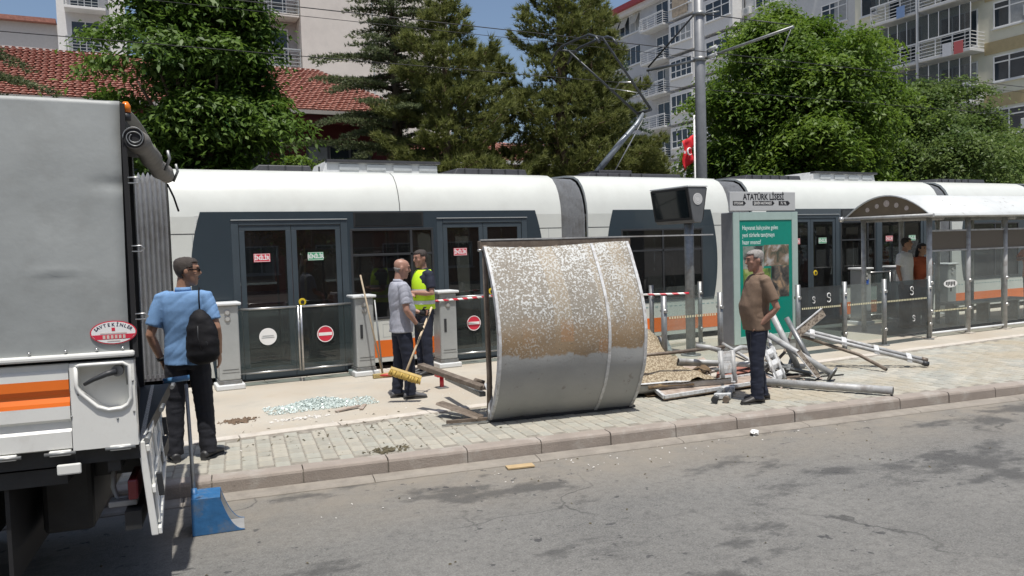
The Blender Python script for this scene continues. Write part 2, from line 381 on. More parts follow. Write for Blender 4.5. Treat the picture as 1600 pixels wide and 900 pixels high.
def grid_wall(mb, x0, x1, z0, z1, holes, y, dy, th):
    """wall of thickness th on the plane y (outer face), with rectangular holes"""
    xs = sorted({x0, x1, *[h[0] for h in holes], *[h[1] for h in holes]}); zs = sorted({z0, z1, *[h[2] for h in holes], *[h[3] for h in holes]})
    xs = [x for x in xs if x0 <= x <= x1]; zs = [z for z in zs if z0 <= z <= z1]
    for a, b in zip(xs, xs[1:]):
        run = None
        for c, d in zip(zs, zs[1:]):
            cx, cz = (a+b)/2, (c+d)/2; hole = any(h[0] < cx < h[1] and h[2] < cz < h[3] for h in holes)
            if not hole: run = (run[0], d) if run else (c, d)
            if hole and run: mb.box((a, y, run[0]), (b, y+dy*th, run[1])); run = None
        if run: mb.box((a, y, run[0]), (b, y+dy*th, run[1]))
RP = [(0, 2.5), (.025, 2.68), (.08, 2.86), (.16, 3.0), (.28, 3.12), (.44, 3.19), (.75, 3.23), (1.225, 3.245)]
RPF = RP+[(2.45-a, z) for a, z in RP[-2::-1]]
def shell(x0, x1, holes):
    mb = MB(); n = len(RPF)
    grid_wall(mb, x0, x1, .24, 2.5, holes, TY0, 1, .05); grid_wall(mb, x0, x1, .24, 2.5, holes, TY1, -1, .05)
    for (sc, fl) in ((0, 1), (.05, -1)):
        pts = [(TYM+(a-1.225)*(1-sc/1.3), z-sc*.6 if i not in (0, n-1) else z) for i, (a, z) in enumerate(RPF)]
        r0 = [(x0, y, z) for y, z in pts]; r1 = [(x1, y, z) for y, z in pts]
        fs = [((i, i+1, n+i+1, n+i) if fl > 0 else (i, n+i, n+i+1, i+1)) for i in range(n-1)]
        mb.add(r0+r1, fs, True)
        if fl > 0: o0, o1 = r0, r1
        else:
            for q0, q1 in ((o0, r0), (o1, r1)): mb.add(q0+q1, [(i, i+1, n+i+1, n+i) for i in range(n-1)])
    mb.build('car_body', M_white, tram)
    fb = MB().box((x0, TY0+.05, .24), (x1, TY1-.05, .34)).build('floor', M_floor, tram)
    MB().box((x0+.002, TY0+.08, 2.46), (x1-.002, TY1-.08, 2.50)).build('ceiling', M_int, tram)
def joints(x0, x1, z=2.262):
    MB().box((x0, TY0-.0015, z-.006), (x1, TY0+.004, z+.006)).build('panel_joint', M_dark, tram)
def arc_x(z, side, xe, zt=2.565, bow=.19, zc=1.62):
    """x of the curved end of the dark band"""
    return xe+side*bow*(1-((z-zc)/1.05)**2 if abs(z-zc) < 1.05 else -.15-.5*(abs(z-zc)-1.05))*1.0
def band(x0, x1, xl, xr, holes, z0, z1=2.565, lowL=None, lowR=None):
    """dark glazed band proud of the body: rows between the doors, bowed ends x0 / x1 outside xl / xr"""
    mb = MB(); grid_wall(mb, xl, xr, z0, z1, holes, TY0-.006, 1, .008)
    for side, xe, xi, lo in ((-1, x0, xl, lowL), (1, x1, xr, lowR)):
        lo = z0 if lo is None else lo; K = 18; prev = None; y = TY0-.006
        zs = [lo+(z1-lo)*k/K for k in range(K+1)]
        xa = [arc_x(z, side, xe) for z in zs]
        poly = [(xi, y, zs[0])]+[(a, y, z) for a, z in zip(xa, zs)]+[(xi, y, zs[-1])]
        mb.prism(poly, (0, .008, 0))
    return mb.build('window_band', M_band, tram)
def pane_win(x0, x1, z0, z1, split=None, vent=True):
    w_ = MB(); t = .035
    for a, b, c, d in ((x0, x1, z0, z0+t), (x0, x1, z1-t, z1), (x0, x0+t, z0+t, z1-t), (x1-t, x1, z0+t, z1-t)): w_.box((a, TY0-.010, c), (b, TY0+.03, d))
    if vent: w_.box((x0+t, TY0-.009, z1-.42), (x1-t, TY0+.02, z1-.385))
    if split: w_.box((split-.02, TY0-.009, z0+t), (split+.02, TY0+.02, z1-t))
    o = w_.build('window', M_dark, tram, bev=.004)
    xs = [x0+t, x1-t] if not split else [x0+t, split-.02, split+.02, x1-t]
    for a, b in zip(xs[::2], xs[1::2]):
        MB().box((a, TY0+.004, z0+t), (b, TY0+.010, z1-t)).build('pane', M_tglass, o)
def door(x0, x1, z0=.17, z1=2.37, btn=True, stick=True):
    fr = MB(); t = .10
    fr.box((x0-t, TY0-.016, z0), (x0, TY0+.05, z1+.07)); fr.box((x1, TY0-.016, z0), (x1+t, TY0+.05, z1+.07)); fr.box((x0, TY0-.016, z1), (x1, TY0+.05, z1+.07))
    f = fr.build('door_frame', M_frame, tram, bev=.008)
    MB().box((x0-t, TY0-.030, z1+.072), (x1+t, TY0+.02, z1+.085)).build('drip_rail', M_grey, f)
    xm = (x0+x1)/2
    for k, (a, b) in enumerate(((x0+.006, xm-.003), (xm+.003, x1-.006))):
        lf = MB(); u = .075; lb = z0+.16
        lf.box((a, TY0-.004, z0), (b, TY0+.03, lb)); lf.box((a, TY0-.004, z1-u), (b, TY0+.03, z1-.003))
        lf.box((a, TY0-.004, lb), (a+u, TY0+.03, z1-u)); lf.box((b-u, TY0-.004, lb), (b, TY0+.03, z1-u))
        d = lf.build('door', M_frame, tram, bev=.005)
        MB().box((a+u, TY0+.004, lb), (b-u, TY0+.010, z1-u)).build('pane', M_tglass, d)
        MB().tube([(b-u-.12 if k == 0 else a+u+.12, TY0+.09, lb+.1), (b-u-.12 if k == 0 else a+u+.12, TY0+.09, z1-.3)], .016, 8).build('grab_pole', M_yel if (k == 1) else M_steel, d)
        if stick:
            sx = (a+b)/2+(-.06 if k == 0 else -.02); sz = 1.905
            s = MB().box((sx-.115, TY0-.0065, sz-.06), (sx+.115, TY0-.0045, sz+.06)).build('sticker', M_red if k == 0 else M_green, d, label='red exit sticker' if k == 0 else 'green boarding sticker')
            tm = MB(); lettering(tm, 'İNİLİR' if k == 0 else 'BİNİLİR', .078, (sx, TY0-.0072, sz-.028), (1, 0, 0), (0, 0, 1), bold=.003, sx=.82)
            tm.build('lettering', M_paper, d)
            bt = MB()
            for q, r in enumerate((.055, .048)):
                pass
            for a_, b_, c_, e_ in ((-.110, .110, -.056, -.050), (-.110, .110, .050, .056), (-.110, -.104, -.05, .05), (.104, .110, -.05, .05)):
                bt.box((sx+a_, TY0-.0070, sz+c_), (sx+b_, TY0-.0060, sz+e_))
            bt.build('sticker_border', M_paper, d)
    if btn:
        MB().disc((xm+.12, TY0-.004, 1.24), .055, (0, -1, 0), 20, .012).build('door_button', M_yel, tram, bev=.003)
        MB().disc((xm+.12, TY0-.017, 1.24), .026, (0, -1, 0), 16, .006).build('button_centre', M_dark, tram)
def stripe(x0, x1, z0=.315, z1=.575):
    MB().box((x0, TY0-.003, z0), (x1, TY0+.004, z1)).build('orange_stripe', M_orange, tram)
def seatrow(x, y):
    m = MB().box((x-.21, y-.22, .76), (x+.21, y+.22, .82)).box((x+.17, y-.22, .82), (x+.23, y+.22, 1.42)).box((x-.03, y-.05, .34), (x+.03, y+.05, .76))
    m.build('seat', M_seat, tram, bev=.03)
def double_section(x0, x1, b0, b1, d1, d2, win, disp=None):
    holes = [(d1[0]-.1, d1[1]+.1, .17, 2.44), (d2[0]-.1, d2[1]+.1, .17, 2.44), (*win, .90, 2.30)]
    shell(x0, x1, holes)
    # no wall strip below a door
    xl, xr = d1[0]-.1, d2[1]+.1
    band(b0, b1, xl, xr, holes+[(d1[1]+.1, d2[0]-.1, .0, .9)], .16, lowL=.16, lowR=.16)
    door(*d1); door(*d2)
    pane_win(win[0], win[1], .90, 2.30, split=(win[0]+win[1])/2+.30)
    if disp:
        o = MB().box((disp[0], TY0-.012, 2.325), (disp[1], TY0-.004, 2.55)).build('destination_display', M_black, tram, bev=.004)
        MB().box((disp[0]+.03, TY0-.0145, 2.345), (disp[1]-.03, TY0-.0125, 2.53)).build('screen', mat('display_screen', (.02, .024, .026), .08), o)
    joints(x0, arc_x(2.262, -1, b0)); joints(arc_x(2.262, 1, b1), x1)
    stripe(d1[1]+.11, d2[0]-.11)
    for k, xx in enumerate((win[0]+.35, win[0]+.95)):
        seatrow(xx, TY1-.45)
def window_section(x0, x1, b0, b1, wins):
    holes = [(*q, .90, 2.22) for q in wins]
    shell(x0, x1, holes)
    band(b0, b1, b0+.02, b1-.02, holes, .86)
    for q in wins: pane_win(q[0], q[1], .90, 2.22, split=(q[0]+q[1])/2)
    joints(x0, arc_x(2.262, -1, b0)); joints(arc_x(2.262, 1, b1), x1); stripe(x0+.01, x1-.01)
    for q in wins:
        for xx in (q[0]+.3, (q[0]+q[1])/2, q[1]-.3): seatrow(xx, TY0+.5); seatrow(xx, TY1-.5)
def bellows(x0, x1):
    n = max(7, int((x1-x0)/.062)); rings = []
    pr = [(0.06, .3), (.05, 1.2), (.05, 2.45)]+[(a+.05 if a < 1.225 else a, z-.05) for a, z in RP[1:]]
    prf = pr+[(2.45-a, z) for a, z in pr[-2::-1]]
    for i in range(2*n+1):
        x = x0+(x1-x0)*i/(2*n); s_ = .0 if i % 2 else -.075
        rings.append([(x, TYM+(a-1.225)*(1+s_), z*(1+s_*.35)) for a, z in prf])
    mb = MB(); mb.loft(rings, False, False, closed=False); mb.build('bellows', M_bel, tram)
    fl = MB().box((x0, TY0+.1, .26), (x1, TY1-.1, .34)).build('floor', M_floor, tram)
double_section(.68, 6.86, 1.10, 6.31, (1.56, 3.02), (4.66, 6.08), (3.16, 4.50), (3.22, 4.34))
window_section(7.40, 10.62, 7.96, 10.12, [(8.09, 9.95)])
double_section(11.22, 16.95, 11.64, 16.75, (12.08, 13.53), (14.90, 16.35), (13.68, 14.76), (13.7, 14.74))
window_section(17.37, 20.6, 17.9, 20.1, [(18.05, 19.95)])
double_section(21.1, 27.0, 21.6, 26.8, (22.0, 23.4), (24.9, 26.3), (23.55, 24.75), None)
window_section(-3.2, .06, -2.7, -.44, [(-2.55, -.6)])
for a, b in ((6.86, 7.40), (10.62, 11.22), (16.95, 17.37), (20.6, 21.1), (.06, .68)): bellows(a, b)
MB().box((26.99, TY0+.02, .3), (27.05, TY1-.02, 3.1)).build('end_wall', M_white, tram)
# painted joint on the roof curve, loudspeaker grille, small hatch panel
n = len(RP)
jm = MB(); jm.add([(3.96, TY0+a-.002, z+.001) for a, z in RP]+[(3.972, TY0+a-.002, z+.001) for a, z in RP], [(i, n+i, n+i+1, i+1) for i in range(n-1)]); jm.build('panel_joint', M_dark, tram)
g = MB().box((.985, TY0-.004, 2.30), (1.18, TY0+.004, 2.52)).build('loudspeaker_panel', mat('off_white_panel', (.62, .63, .6), .4), tram, bev=.003)
gm = MB()
for k in range(4):
    r = .018+.018*k
    for j in range(8+4*k):
        a = 2*PI*j/(8+4*k); gm.box((1.082+r*math.cos(a)-.005, TY0-.0055, 2.41+r*math.sin(a)-.005), (1.082+r*math.cos(a)+.005, TY0-.003, 2.41+r*math.sin(a)+.005))
gm.build('grille', M_grey, g)
# lower hatch outlines and dotted line on the white wall under the windows
for x0_, x1_ in ((3.62, 3.84), (3.95, 4.17)):
    hm = MB()
    for a, b, c, d in ((x0_, x1_, .62, .626), (x0_, x1_, .82, .826), (x0_, x0_+.006, .626, .82), (x1_-.006, x1_, .626, .82)): hm.box((a, TY0-.0014, c), (b, TY0+.002, d))
    hm.build('hatch_joint', M_grey, tram)
cbx = MB().box((3.42, TY0+.16, .9), (4.12, TY0+.5, 1.62)).build('beige_box', mat('beige_box_paint', (.62, .52, .42), .5), tram, bev=.02)  # plain beige box just behind the window glass
MB().disc((3.88, TY0+.159, 1.32), .085, (0, -1, 0), 6, .003).build('sticker', M_ink, cbx)
# rows of small dashes under the windows and vertical panel joints on the white side
for x0_, x1_ in ((7.5, 10.5), (17.5, 20.4)):
    dmk = MB()
    for k in range(int((x1_-x0_)/.11)): dmk.box((x0_+k*.11, TY0-.0014, .765), (x0_+k*.11+.06, TY0+.002, .785))
    dmk.build('dashed_marking', mat('teal_print', (.25, .36, .36), .5), tram)
for x in (.95, 6.6, 7.72, 10.35, 11.5, 17.62, 20.35):
    MB().box((x, TY0-.0012, .26), (x+.006, TY0+.003, 2.25 if x not in (7.72, 10.35, 17.62, 20.35) else .85)).build('panel_joint', M_grey, tram)
# roof equipment
M_roofbox = mat('roof_unit_white', (.55, .56, .56), .45, var=.12, scale=4, stain=(.3, .28, .25), sscale=3, smix=.4)
M_roofdk = mat('roof_unit_dark', (.07, .07, .075), .5, var=.2, metal=.3)
for x0_, x1_, z1, m_, y0 in ((1.9, 2.85, 3.33, M_roofdk, 12.5), (2.95, 4.95, 3.42, M_roofbox, 12.45), (5.2, 6.7, 3.34, M_roofdk, 12.5), (11.8, 13.5, 3.33, M_roofdk, 12.5), (13.7, 15.8, 3.42, M_roofbox, 12.45), (18, 20, 3.33, M_roofdk, 12.5), (7.9, 10.2, 3.31, M_roofdk, 12.5)):
    mb = MB(); mb.prism([(x0_, y0, 3.16), (x0_+.12, y0+.02, z1), (x1_-.05, y0+.02, z1), (x1_, y0, 3.16)], (0, .95, 0))
    o = mb.build('roof_unit', m_, tram, bev=.012)
    if m_ is M_roofbox:
        MB().box((x0_+.1, y0-.03, z1-.03), (x1_+.02, y0+.1, z1+.012)).build('roof_rail', M_roofdk, o)
        for k in range(4):
            MB().box((x0_+.3+k*.45, y0-.006, 3.27), (x0_+.62+k*.45, y0+.015, 3.36)).build('louvre', mat('roof_louvre', (.42, .44, .45), .4), o)
    else:
        for k in range(5): MB().box((x0_+.25+k*.26, y0-.004, 3.24), (x0_+.27+k*.26, y0+.02, z1-.01)).build('rib', M_dark, o)
# pantograph
pg = MB().box((8.25, 12.55, 3.30), (9.0, 13.3, 3.37)).build('pantograph', M_roofdk, tram, bev=.01)
kx = (9.60, 12.95, 4.56)
M_pan = mat('pantograph_steel', (.06, .065, .07), .4, metal=.4, var=.12)
MB().tube([(8.45, 12.95, 3.36), (9.05, 12.95, 3.98), (9.42, 12.95, 4.33), kx], [.062, .058, .05, .036], 12).build('lower_arm', mat('pantograph_grey', (.20, .22, .24), .4, metal=.3), pg)
MB().tube([(8.85, 12.95, 3.36), (9.52, 12.88, 4.40)], .012, 6).build('control_rod', M_steel, pg)
MB().tube([(9.62, 12.72, 4.60), (9.62, 13.18, 4.60)], .03, 8).build('knee_joint', M_pan, pg)
hA, hB = (8.18, 13.45, 5.80), (8.22, 12.30, 5.78)
MB().tube([(9.60, 13.14, 4.58), hA], [.028, .02], 8).build('upper_arm', M_pan, pg)
MB().tube([(9.64, 12.76, 4.62), hB], [.028, .02], 8).build('upper_arm', M_pan, pg)
MB().tube([(9.1, 13.28, 5.02), (9.02, 12.92, 5.14), (9.1, 12.6, 5.08)], .013, 6).build('cross_brace', M_steel, pg)
MB().tube([(8.96, 13.3, 5.1), (9.35, 12.68, 4.9)], .008, 5).build('cross_brace', M_steel, pg)
for dx in (-.19, .19):
    pts = [(8.2+dx, 12.08, 5.62), (8.2+dx, 12.22, 5.76), (8.2+dx, 12.42, 5.84), (8.2+dx, 12.9, 5.86), (8.2+dx, 13.4, 5.86), (8.2+dx, 13.62, 5.80), (8.2+dx, 13.84, 5.64)]
    MB().tube(pts, .024, 8).build('collector_head', M_pan, pg)
for y in (12.35, 13.45): MB().tube([(8.0, y, 5.80), (8.4, y, 5.80)], .018, 6).build('head_tie', M_pan, pg)
# ================================================================ GATES, FENCES, SHELTER, SIGNS
M_pil = mat('gate_pillar_steel', (.44, .46, .455), .38, metal=.35, var=.07, scale=5, stain=(.33, .33, .32), sscale=2, smix=.4)
M_cap = mat('gate_pillar_cap', (.66, .68, .68), .4, var=.06, stain=(.45, .43, .4), sscale=6, smix=.5)
M_cglass = glass('clear_glass', (.88, .92, .91), .01, .9, .06, (.5, .53, .51), 1.5)  # haze raised as a painted pale reflection on the glass
M_gglass = glass('gate_glass', (.62, .69, .68), .012, .9, .05, (.35, .37, .36), 1.5)
M_lens = mat('lamp_lens', (.62, .62, .6), .15, metal=.5, var=.05)
def gate_pillar(x, label, arrow=True):
    t = thing('ticket_gate_pillar', (x, 11.16, .15), label, 'gate pillar', 'grey ticket gate pillars along the platform')
    MB().box((x-.185, 10.98, .15), (x+.185, 11.36, .225)).build('plinth', M_cap, t, bev=.015)
    MB().box((x-.145, 11.015, .225), (x+.145, 11.325, .275)).build('base_band', M_galv, t, bev=.004)
    b = MB().box((x-.138, 11.02, .275), (x+.138, 11.32, 1.285)).build('housing', M_pil, t, bev=.022)
    MB().box((x-.175, 10.985, 1.285), (x+.175, 11.345, 1.325)).build('cap', M_cap, t, bev=.012)
    for z in (1.19, 1.105):
        d = MB().disc((x-.005, 11.0205, z), .04, (0, -1, 0), 20, .010).build('signal_lamp', M_steel, t, bev=.003)
        MB().disc((x-.005, 11.0095, z), .027, (0, -1, 0), 16, .006).build('lens', M_lens, d)
    if arrow:
        MB().box((x-.075, 11.013, .70), (x-.035, 11.021, .90)).build('card_slot', M_dark, t, bev=.003)
    MB().box((x-.09, 11.016, .42), (x+.11, 11.021, .424)).build('panel_joint', M_dark, t)
    MB().box((x-.10, 11.0165, .38), (x+.12, 11.0215, .383)).build('panel_joint', M_dark, t)
for x, lb, ar in ((1.29, 'grey ticket gate pillar beside the man in the blue shirt', False), (3.16, 'grey ticket gate pillar with two broom handles leaning on it', True),
              (4.46, 'grey ticket gate pillar with red and white tape tied round its front', True), (6.3, 'grey ticket gate pillar hidden behind the fallen canopy', True),
              (13.70, 'grey ticket gate pillar with small blue wheelchair sign', True), (14.75, 'grey ticket gate pillar beside the man in the white t-shirt', True),
              (16.45, 'grey ticket gate pillar seen through the shelter glass', True)):
    gate_pillar(x, lb, ar)
MB().box((13.63, 11.012, .98), (13.75, 11.0195, 1.09)).build('wheelchair_sign', mat('blue_sign', (.03, .12, .5), .4), [o for o in COL.objects if o.name.startswith('ticket_gate_pillar') and abs(o.location.x-13.7) < .01][0])

def gate_leaf(x0, x1, y0, y1, label, disc, dx, rail_both=True):
    t = thing('glass_gate', (x0, y0, .3), label, 'gate', 'low glass gates between the pillars')
    d = V3((x1-x0, y1-y0, 0)); u = d.normalized(); o = V3((x0, y0, 0))
    z0, z1 = .31, 1.21
    P = lambda s, z, off=0: o+d*s+V3((0, 0, z))+V3((-u.y, u.x, 0))*off
    MB().obox(P(.01, z0+.03, -.004), d*.98, V3((-u.y, u.x, 0))*.008, (0, 0, z1-z0-.05)).build('glass_panel', M_gglass, t)
    MB().tube([P(0, z1), P(1, z1)], .017, 10).build('top_rail', M_steel, t)
    MB().tube([P(0, z0+.02), P(1, z0+.02)], .013, 8).build('bottom_rail', M_steel, t)
    e = 1 if dx > 0 else 0
    MB().tube([P(e, z0), P(e, z1+.015)], .016, 8).build('end_stile', M_steel, t)
    if disc:
        c = P(disc[0], disc[1], -.012)
        k = MB().disc(c, .118, (0, -1, 0), 28, .003).build('round_sticker', disc[2], t)
        if disc[2] is M_red:
            MB().box((c.x-.095, c.y-.0058, c.z-.022), (c.x+.095, c.y-.0038, c.z+.022)).build('white_bar', M_paper, k)
            rg = MB(); 
            for j in range(28):
                a0, a1 = 2*PI*j/28, 2*PI*(j+1)/28
                rg.add([(c.x+r*math.cos(a), c.y-.0045, c.z+r*math.sin(a)) for a, r in ((a0, .106), (a0, .117), (a1, .117), (a1, .106))], [(0, 1, 2, 3)])
            rg.build('white_rim', M_paper, k)
        else:
            m2 = MB()
            for zz, ww in ((.012, .075), (-.012, .085)): m2.box((c.x-ww, c.y-.0058, c.z+zz-.004), (c.x+ww, c.y-.0038, c.z+zz+.004))
            m2.build('small_print', M_grey, k)
gate_leaf(1.44, 2.24, 11.14, 11.13, 'low glass gate with a white round sticker', (.47, .82, M_paper), 1)
gate_leaf(2.275, 3.0, 11.10, 11.13, 'low glass gate with a red round no entry sticker', (.45, .80, M_red), -1)
gate_leaf(4.62, 5.42, 11.14, 11.13, 'low glass gate with no entry sticker beside the fallen canopy', (.38, .79, M_red), 1)
gate_leaf(13.86, 14.55, 11.14, 11.13, 'low glass gate between the two pillars near the platform couple', None, 1)
gate_leaf(14.92, 15.6, 11.14, 11.13, 'low glass gate right of the pillar near the couple', None, 1)

M_dot = mat('cream_dots', (.72, .68, .45), .5, var=.03)
def glass_fence(pts, label, z1=1.2, dots=.9, grey_panel=(), post_h=1.25):
    """posts at pts with glass in clamps between them"""
    t = thing('glass_fence', (pts[0][0], pts[0][1], .15), label, 'fence')
    for i, (x, y) in enumerate(pts):
        p = MB().tube([(x, y, .15), (x, y, post_h)], .038, 14).build('post', M_galv, t)
        MB().tube([(x, y, .15), (x, y, .165)], .085, 16).build('base_plate', M_galv, p)
        for z in (.42, 1.05):
            MB().tube([(x, y-.05, z), (x, y+.05, z)], .026, 10).build('clamp', M_steel, p)
    for i, ((x0, y0), (x1, y1)) in enumerate(zip(pts, pts[1:])):
        a, b = V3((x0, y0, 0)), V3((x1, y1, 0)); u = (b-a).normalized(); nrm = V3((-u.y, u.x, 0)); L_ = (b-a).length
        m_ = M_fdark if i in grey_panel else M_cglass
        g = MB().obox(a+u*.05-nrm*.005+V3((0, 0, .27)), u*(L_-.1), nrm*.010, (0, 0, z1-.27)).build('glass_panel', m_, t)
        if dots:
            n = int((L_-.14)/.043); mb = MB()
            for k in range(n):
                c = a+u*(.08+k*.043)-nrm*.008+V3((0, 0, dots)); mb.obox(c, u*.024, nrm*.002, (0, 0, .028))
            mb.build('dotted_band', M_dot, g)
    return t
M_fdark = glass('smoked_fence_glass', (.38, .44, .45), .03, .8, .12, (.25, .27, .28), 1.5)
def fence_logo(t, x, y, z, s=.07):
    MB().tube([(x+s*.5*math.cos(a), y, z+s*.5*math.sin(a)+s*.5) for a in np.linspace(-.5, 4.6, 12)], s*.10, 6).build('logo', M_paper, t)
    MB().tube([(x+s*.5*math.cos(a), y, z-s*.5+s*.5*math.sin(a)) for a in np.linspace(-2.6, 1.5, 12)], s*.10, 6).build('logo', M_paper, t)
f1 = glass_fence([(6.42, 8.30), (7.38, 8.30)], 'glass fence with cream dotted band behind the broken canopy piece', dots=.94)
f2 = glass_fence([(9.30, 8.72), (10.32, 8.72), (11.28, 8.74), (12.50, 8.80)], 'smoked glass fence with dotted band between poster box and shelter', dots=.86, grey_panel=(0, 2))
fence_logo(f2, 9.95, 8.70, 1.02); fence_logo(f2, 12.0, 8.76, 1.02); fence_logo(f2, 12.05, 8.76, .55, .05); fence_logo(f2, 9.62, 8.70, 1.0, .05)
f3 = glass_fence([(7.96, 10.62), (9.2, 10.86)], 'short glass fence beside the display pole', dots=None)

# ---- platform information display on its pole (double sided wedge)
t = thing('information_display', (8.10, 9.80, .15), 'black wedge-shaped station display on a grey pole', 'display')
MB().tube([(8.10, 9.80, .15), (8.10, 9.80, 1.5), (8.10, 9.80, 2.34)], .075, 18).build('pole', M_galv, t)
MB().tube([(8.10, 9.80, .15), (8.10, 9.80, .17)], .16, 18).build('base_plate', M_galv, t)
y0, y1 = 9.52, 10.46; hw1, hw0 = .185, .095; zb, zt = 2.25, 2.80
hs = MB().prism([(8.05-hw1, y0, zt), (8.05+hw1, y0, zt), (8.05+hw0, y0, zb+.05), (8.05+hw0*.7, y0, zb), (8.05-hw0*.7, y0, zb), (8.05-hw0, y0, zb+.05)], (0, y1-y0, 0)).build('housing', mat('display_housing', (.11, .115, .12), .4, var=.1), t, bev=.012)
for sgn in (-1, 1):
    a = V3((8.05+sgn*(hw1+.004), y0+.01, zt-.01)); b = V3((8.05+sgn*(hw0+.006), y0+.01, zb+.045)); dv = b-a; n_ = V3((sgn, 0, -.2)).normalized()
    fr = MB().obox(a, (0, y1-y0-.02, 0), dv, n_*.012).build('screen', M_black, t, bev=.004)
    MB().obox(a+dv*.06+V3((0, .04, 0))+n_*.0125, (0, y1-y0-.10, 0), dv*.86, n_*.003).build('screen_glass', mat('dark_screen', (.006, .010, .012), .07, var=0), fr)
MB().box((8.05-hw1-.01, y0-.01, zt), (8.05+hw1+.01, y1+.01, zt+.025)).build('top_cover', M_cap, t, bev=.006)
lg = MB().disc((8.05, y0-.001, 2.615), .09, (0, -1, 0), 26, .006).build('round_emblem', mat('emblem_grey', (.6, .6, .59), .5), t)
rgm = MB()
for rr in (.072, .045):
    for j in range(24):
        a0, a1 = 2*PI*j/24, 2*PI*(j+1)/24
        rgm.add([(8.05+r*math.cos(a), y0-.0085, 2.615+r*math.sin(a)) for a, r in ((a0, rr-.005), (a0, rr), (a1, rr), (a1, rr-.005))], [(0, 1, 2, 3)])
rgm.build('emblem_rings', M_grey, lg)

# ---- poster light box with the stop's name
PX0, PX1, PY = 8.66, 10.05, 9.42
t = thing('poster_box', (9.35, PY, .15), 'pale green poster light box with green zoo poster and stop name sign', 'poster stand')
M_mint = mat('mint_frame', (.42, .53, .49), .35, metal=.2, var=.05)
MB().box((PX0+.02, PY+.012, .15), (PX1-.02, PY+.26, .30)).build('foot', M_grey, t, bev=.01)
MB().box((PX0, PY+.010, .30), (PX1, PY+.27, 2.40)).build('box', mat('poster_box_side', (.24, .25, .27), .4, metal=.3), t, bev=.012)
fr = MB()
for a, b, c, d in ((PX0+.0, PX0+.13, .30, 2.40), (PX1-.13, PX1, .30, 2.40), (PX0+.13, PX1-.13, .30, .42), (PX0+.13, PX1-.13, 2.27, 2.40)): fr.box((a, PY-.012, c), (b, PY+.009, d))
fr.build('front_frame', M_mint, t, bev=.006)
ps = MB().box((PX0+.13, PY-.002, .42), (PX1-.13, PY+.008, 2.27)).build('poster', mat('poster_green', (.0, .23, .17), .3, var=.06, scale=3), t)
tx = MB()
for k, s_ in enumerate(('Hayvanat bahçesine gelen', 'yeni türlerle tanışmaya', 'hazır mısınız?')):
    lettering(tx, s_, .098, (PX0+.19, PY-.0035, 2.12-.115*k), (1, 0, 0), (0, 0, 1), align='LEFT', sx=.76, bold=.0015)
tx.build('lettering', mat('poster_text', (.62, .74, .70), .5), ps)
def pic(x0, x1, z0, z1, c1, c2, c3, sc, k):
    m_ = bpy.data.materials.new('poster_picture_%d' % k); m_.use_nodes = True; N = m_.node_tree.nodes; L = m_.node_tree.links
    nz = N.new('ShaderNodeTexNoise'); nz.inputs['Scale'].default_value = sc; nz.inputs['Detail'].default_value = 5; nz.inputs['Distortion'].default_value = .8
    tc = N.new('ShaderNodeTexCoord'); L.new(tc.outputs['Object'], nz.inputs['Vector'])
    cr = N.new('ShaderNodeValToRGB'); cr.color_ramp.elements[0].position = .36; cr.color_ramp.elements[1].position = .64
    cr.color_ramp.elements[0].color = (*c1, 1); cr.color_ramp.elements[1].color = (*c3, 1); e = cr.color_ramp.elements.new(.5); e.color = (*c2, 1)
    L.new(nz.outputs['Fac'], cr.inputs[0]); L.new(cr.outputs[0], N['Principled BSDF'].inputs['Base Color']); N['Principled BSDF'].inputs['Roughness'].default_value = .3
    MB().box((x0, PY-.0038, z0), (x1, PY-.0028, z1)).build('picture', m_, ps)
pic(8.86, 9.30, 1.50, 1.86, (.05, .05, .05), (.20, .25, .22), (.38, .36, .30), 5, 0)
pic(9.305, 9.85, 1.53, 1.87, (.06, .07, .05), (.22, .16, .11), (.42, .40, .38), 6, 1)
pic(8.86, 9.45, 1.20, 1.495, (.05, .10, .03), (.20, .30, .06), (.40, .42, .18), 5, 2)
pic(9.46, 9.85, 1.02, 1.525, (.02, .02, .02), (.10, .09, .08), (.45, .30, .18), 5, 3)
pic(9.06, 9.455, 1.02, 1.195, (.03, .2, .09), (.08, .35, .16), (.3, .4, .2), 5, 4)
MB().box((8.83, PY-.0034, .78), (8.93, PY-.0024, .88)).build('logo_block', mat('lime_print', (.35, .5, .06), .5), ps)
MB().disc((8.90, PY-.0024, .62), .055, (0, -1, 0), 20, .0012).build('logo_disc', M_paper, ps)
sb = MB().box((PX0-.07, PY-.02, 2.42), (PX1-.06, PY+.02, 2.72)).build('name_board', mat('sign_grey', (.48, .49, .49), .45, var=.04), t, bev=.006)
tx = MB(); lettering(tx, 'ATATÜRK LİSESİ', .135, (9.30, PY-.0215, 2.595), (1, 0, 0), (0, 0, 1), bold=.004, sx=.86); tx.build('lettering', M_ink, sb)
for x0_, x1_, s_ in ((8.65, 8.92, 'OTOGAR'), (9.06, 9.53, 'ŞEHİR HASTANESİ'), (9.62, 9.87, '75. YIL')):
    a = MB().prism([(x0_, PY-.0205, 2.505), (x1_-.04, PY-.0205, 2.505), (x1_, PY-.0205, 2.54), (x1_-.04, PY-.0205, 2.575), (x0_, PY-.0205, 2.575)], (0, -.0012, 0)).build('direction_arrow', M_ink, sb)
    lt = MB(); lettering(lt, s_, .058, ((x0_+x1_)/2-.02, PY-.0225, 2.521), (1, 0, 0), (0, 0, 1), sx=.78, bold=.001); lt.build('lettering', M_paper, a)

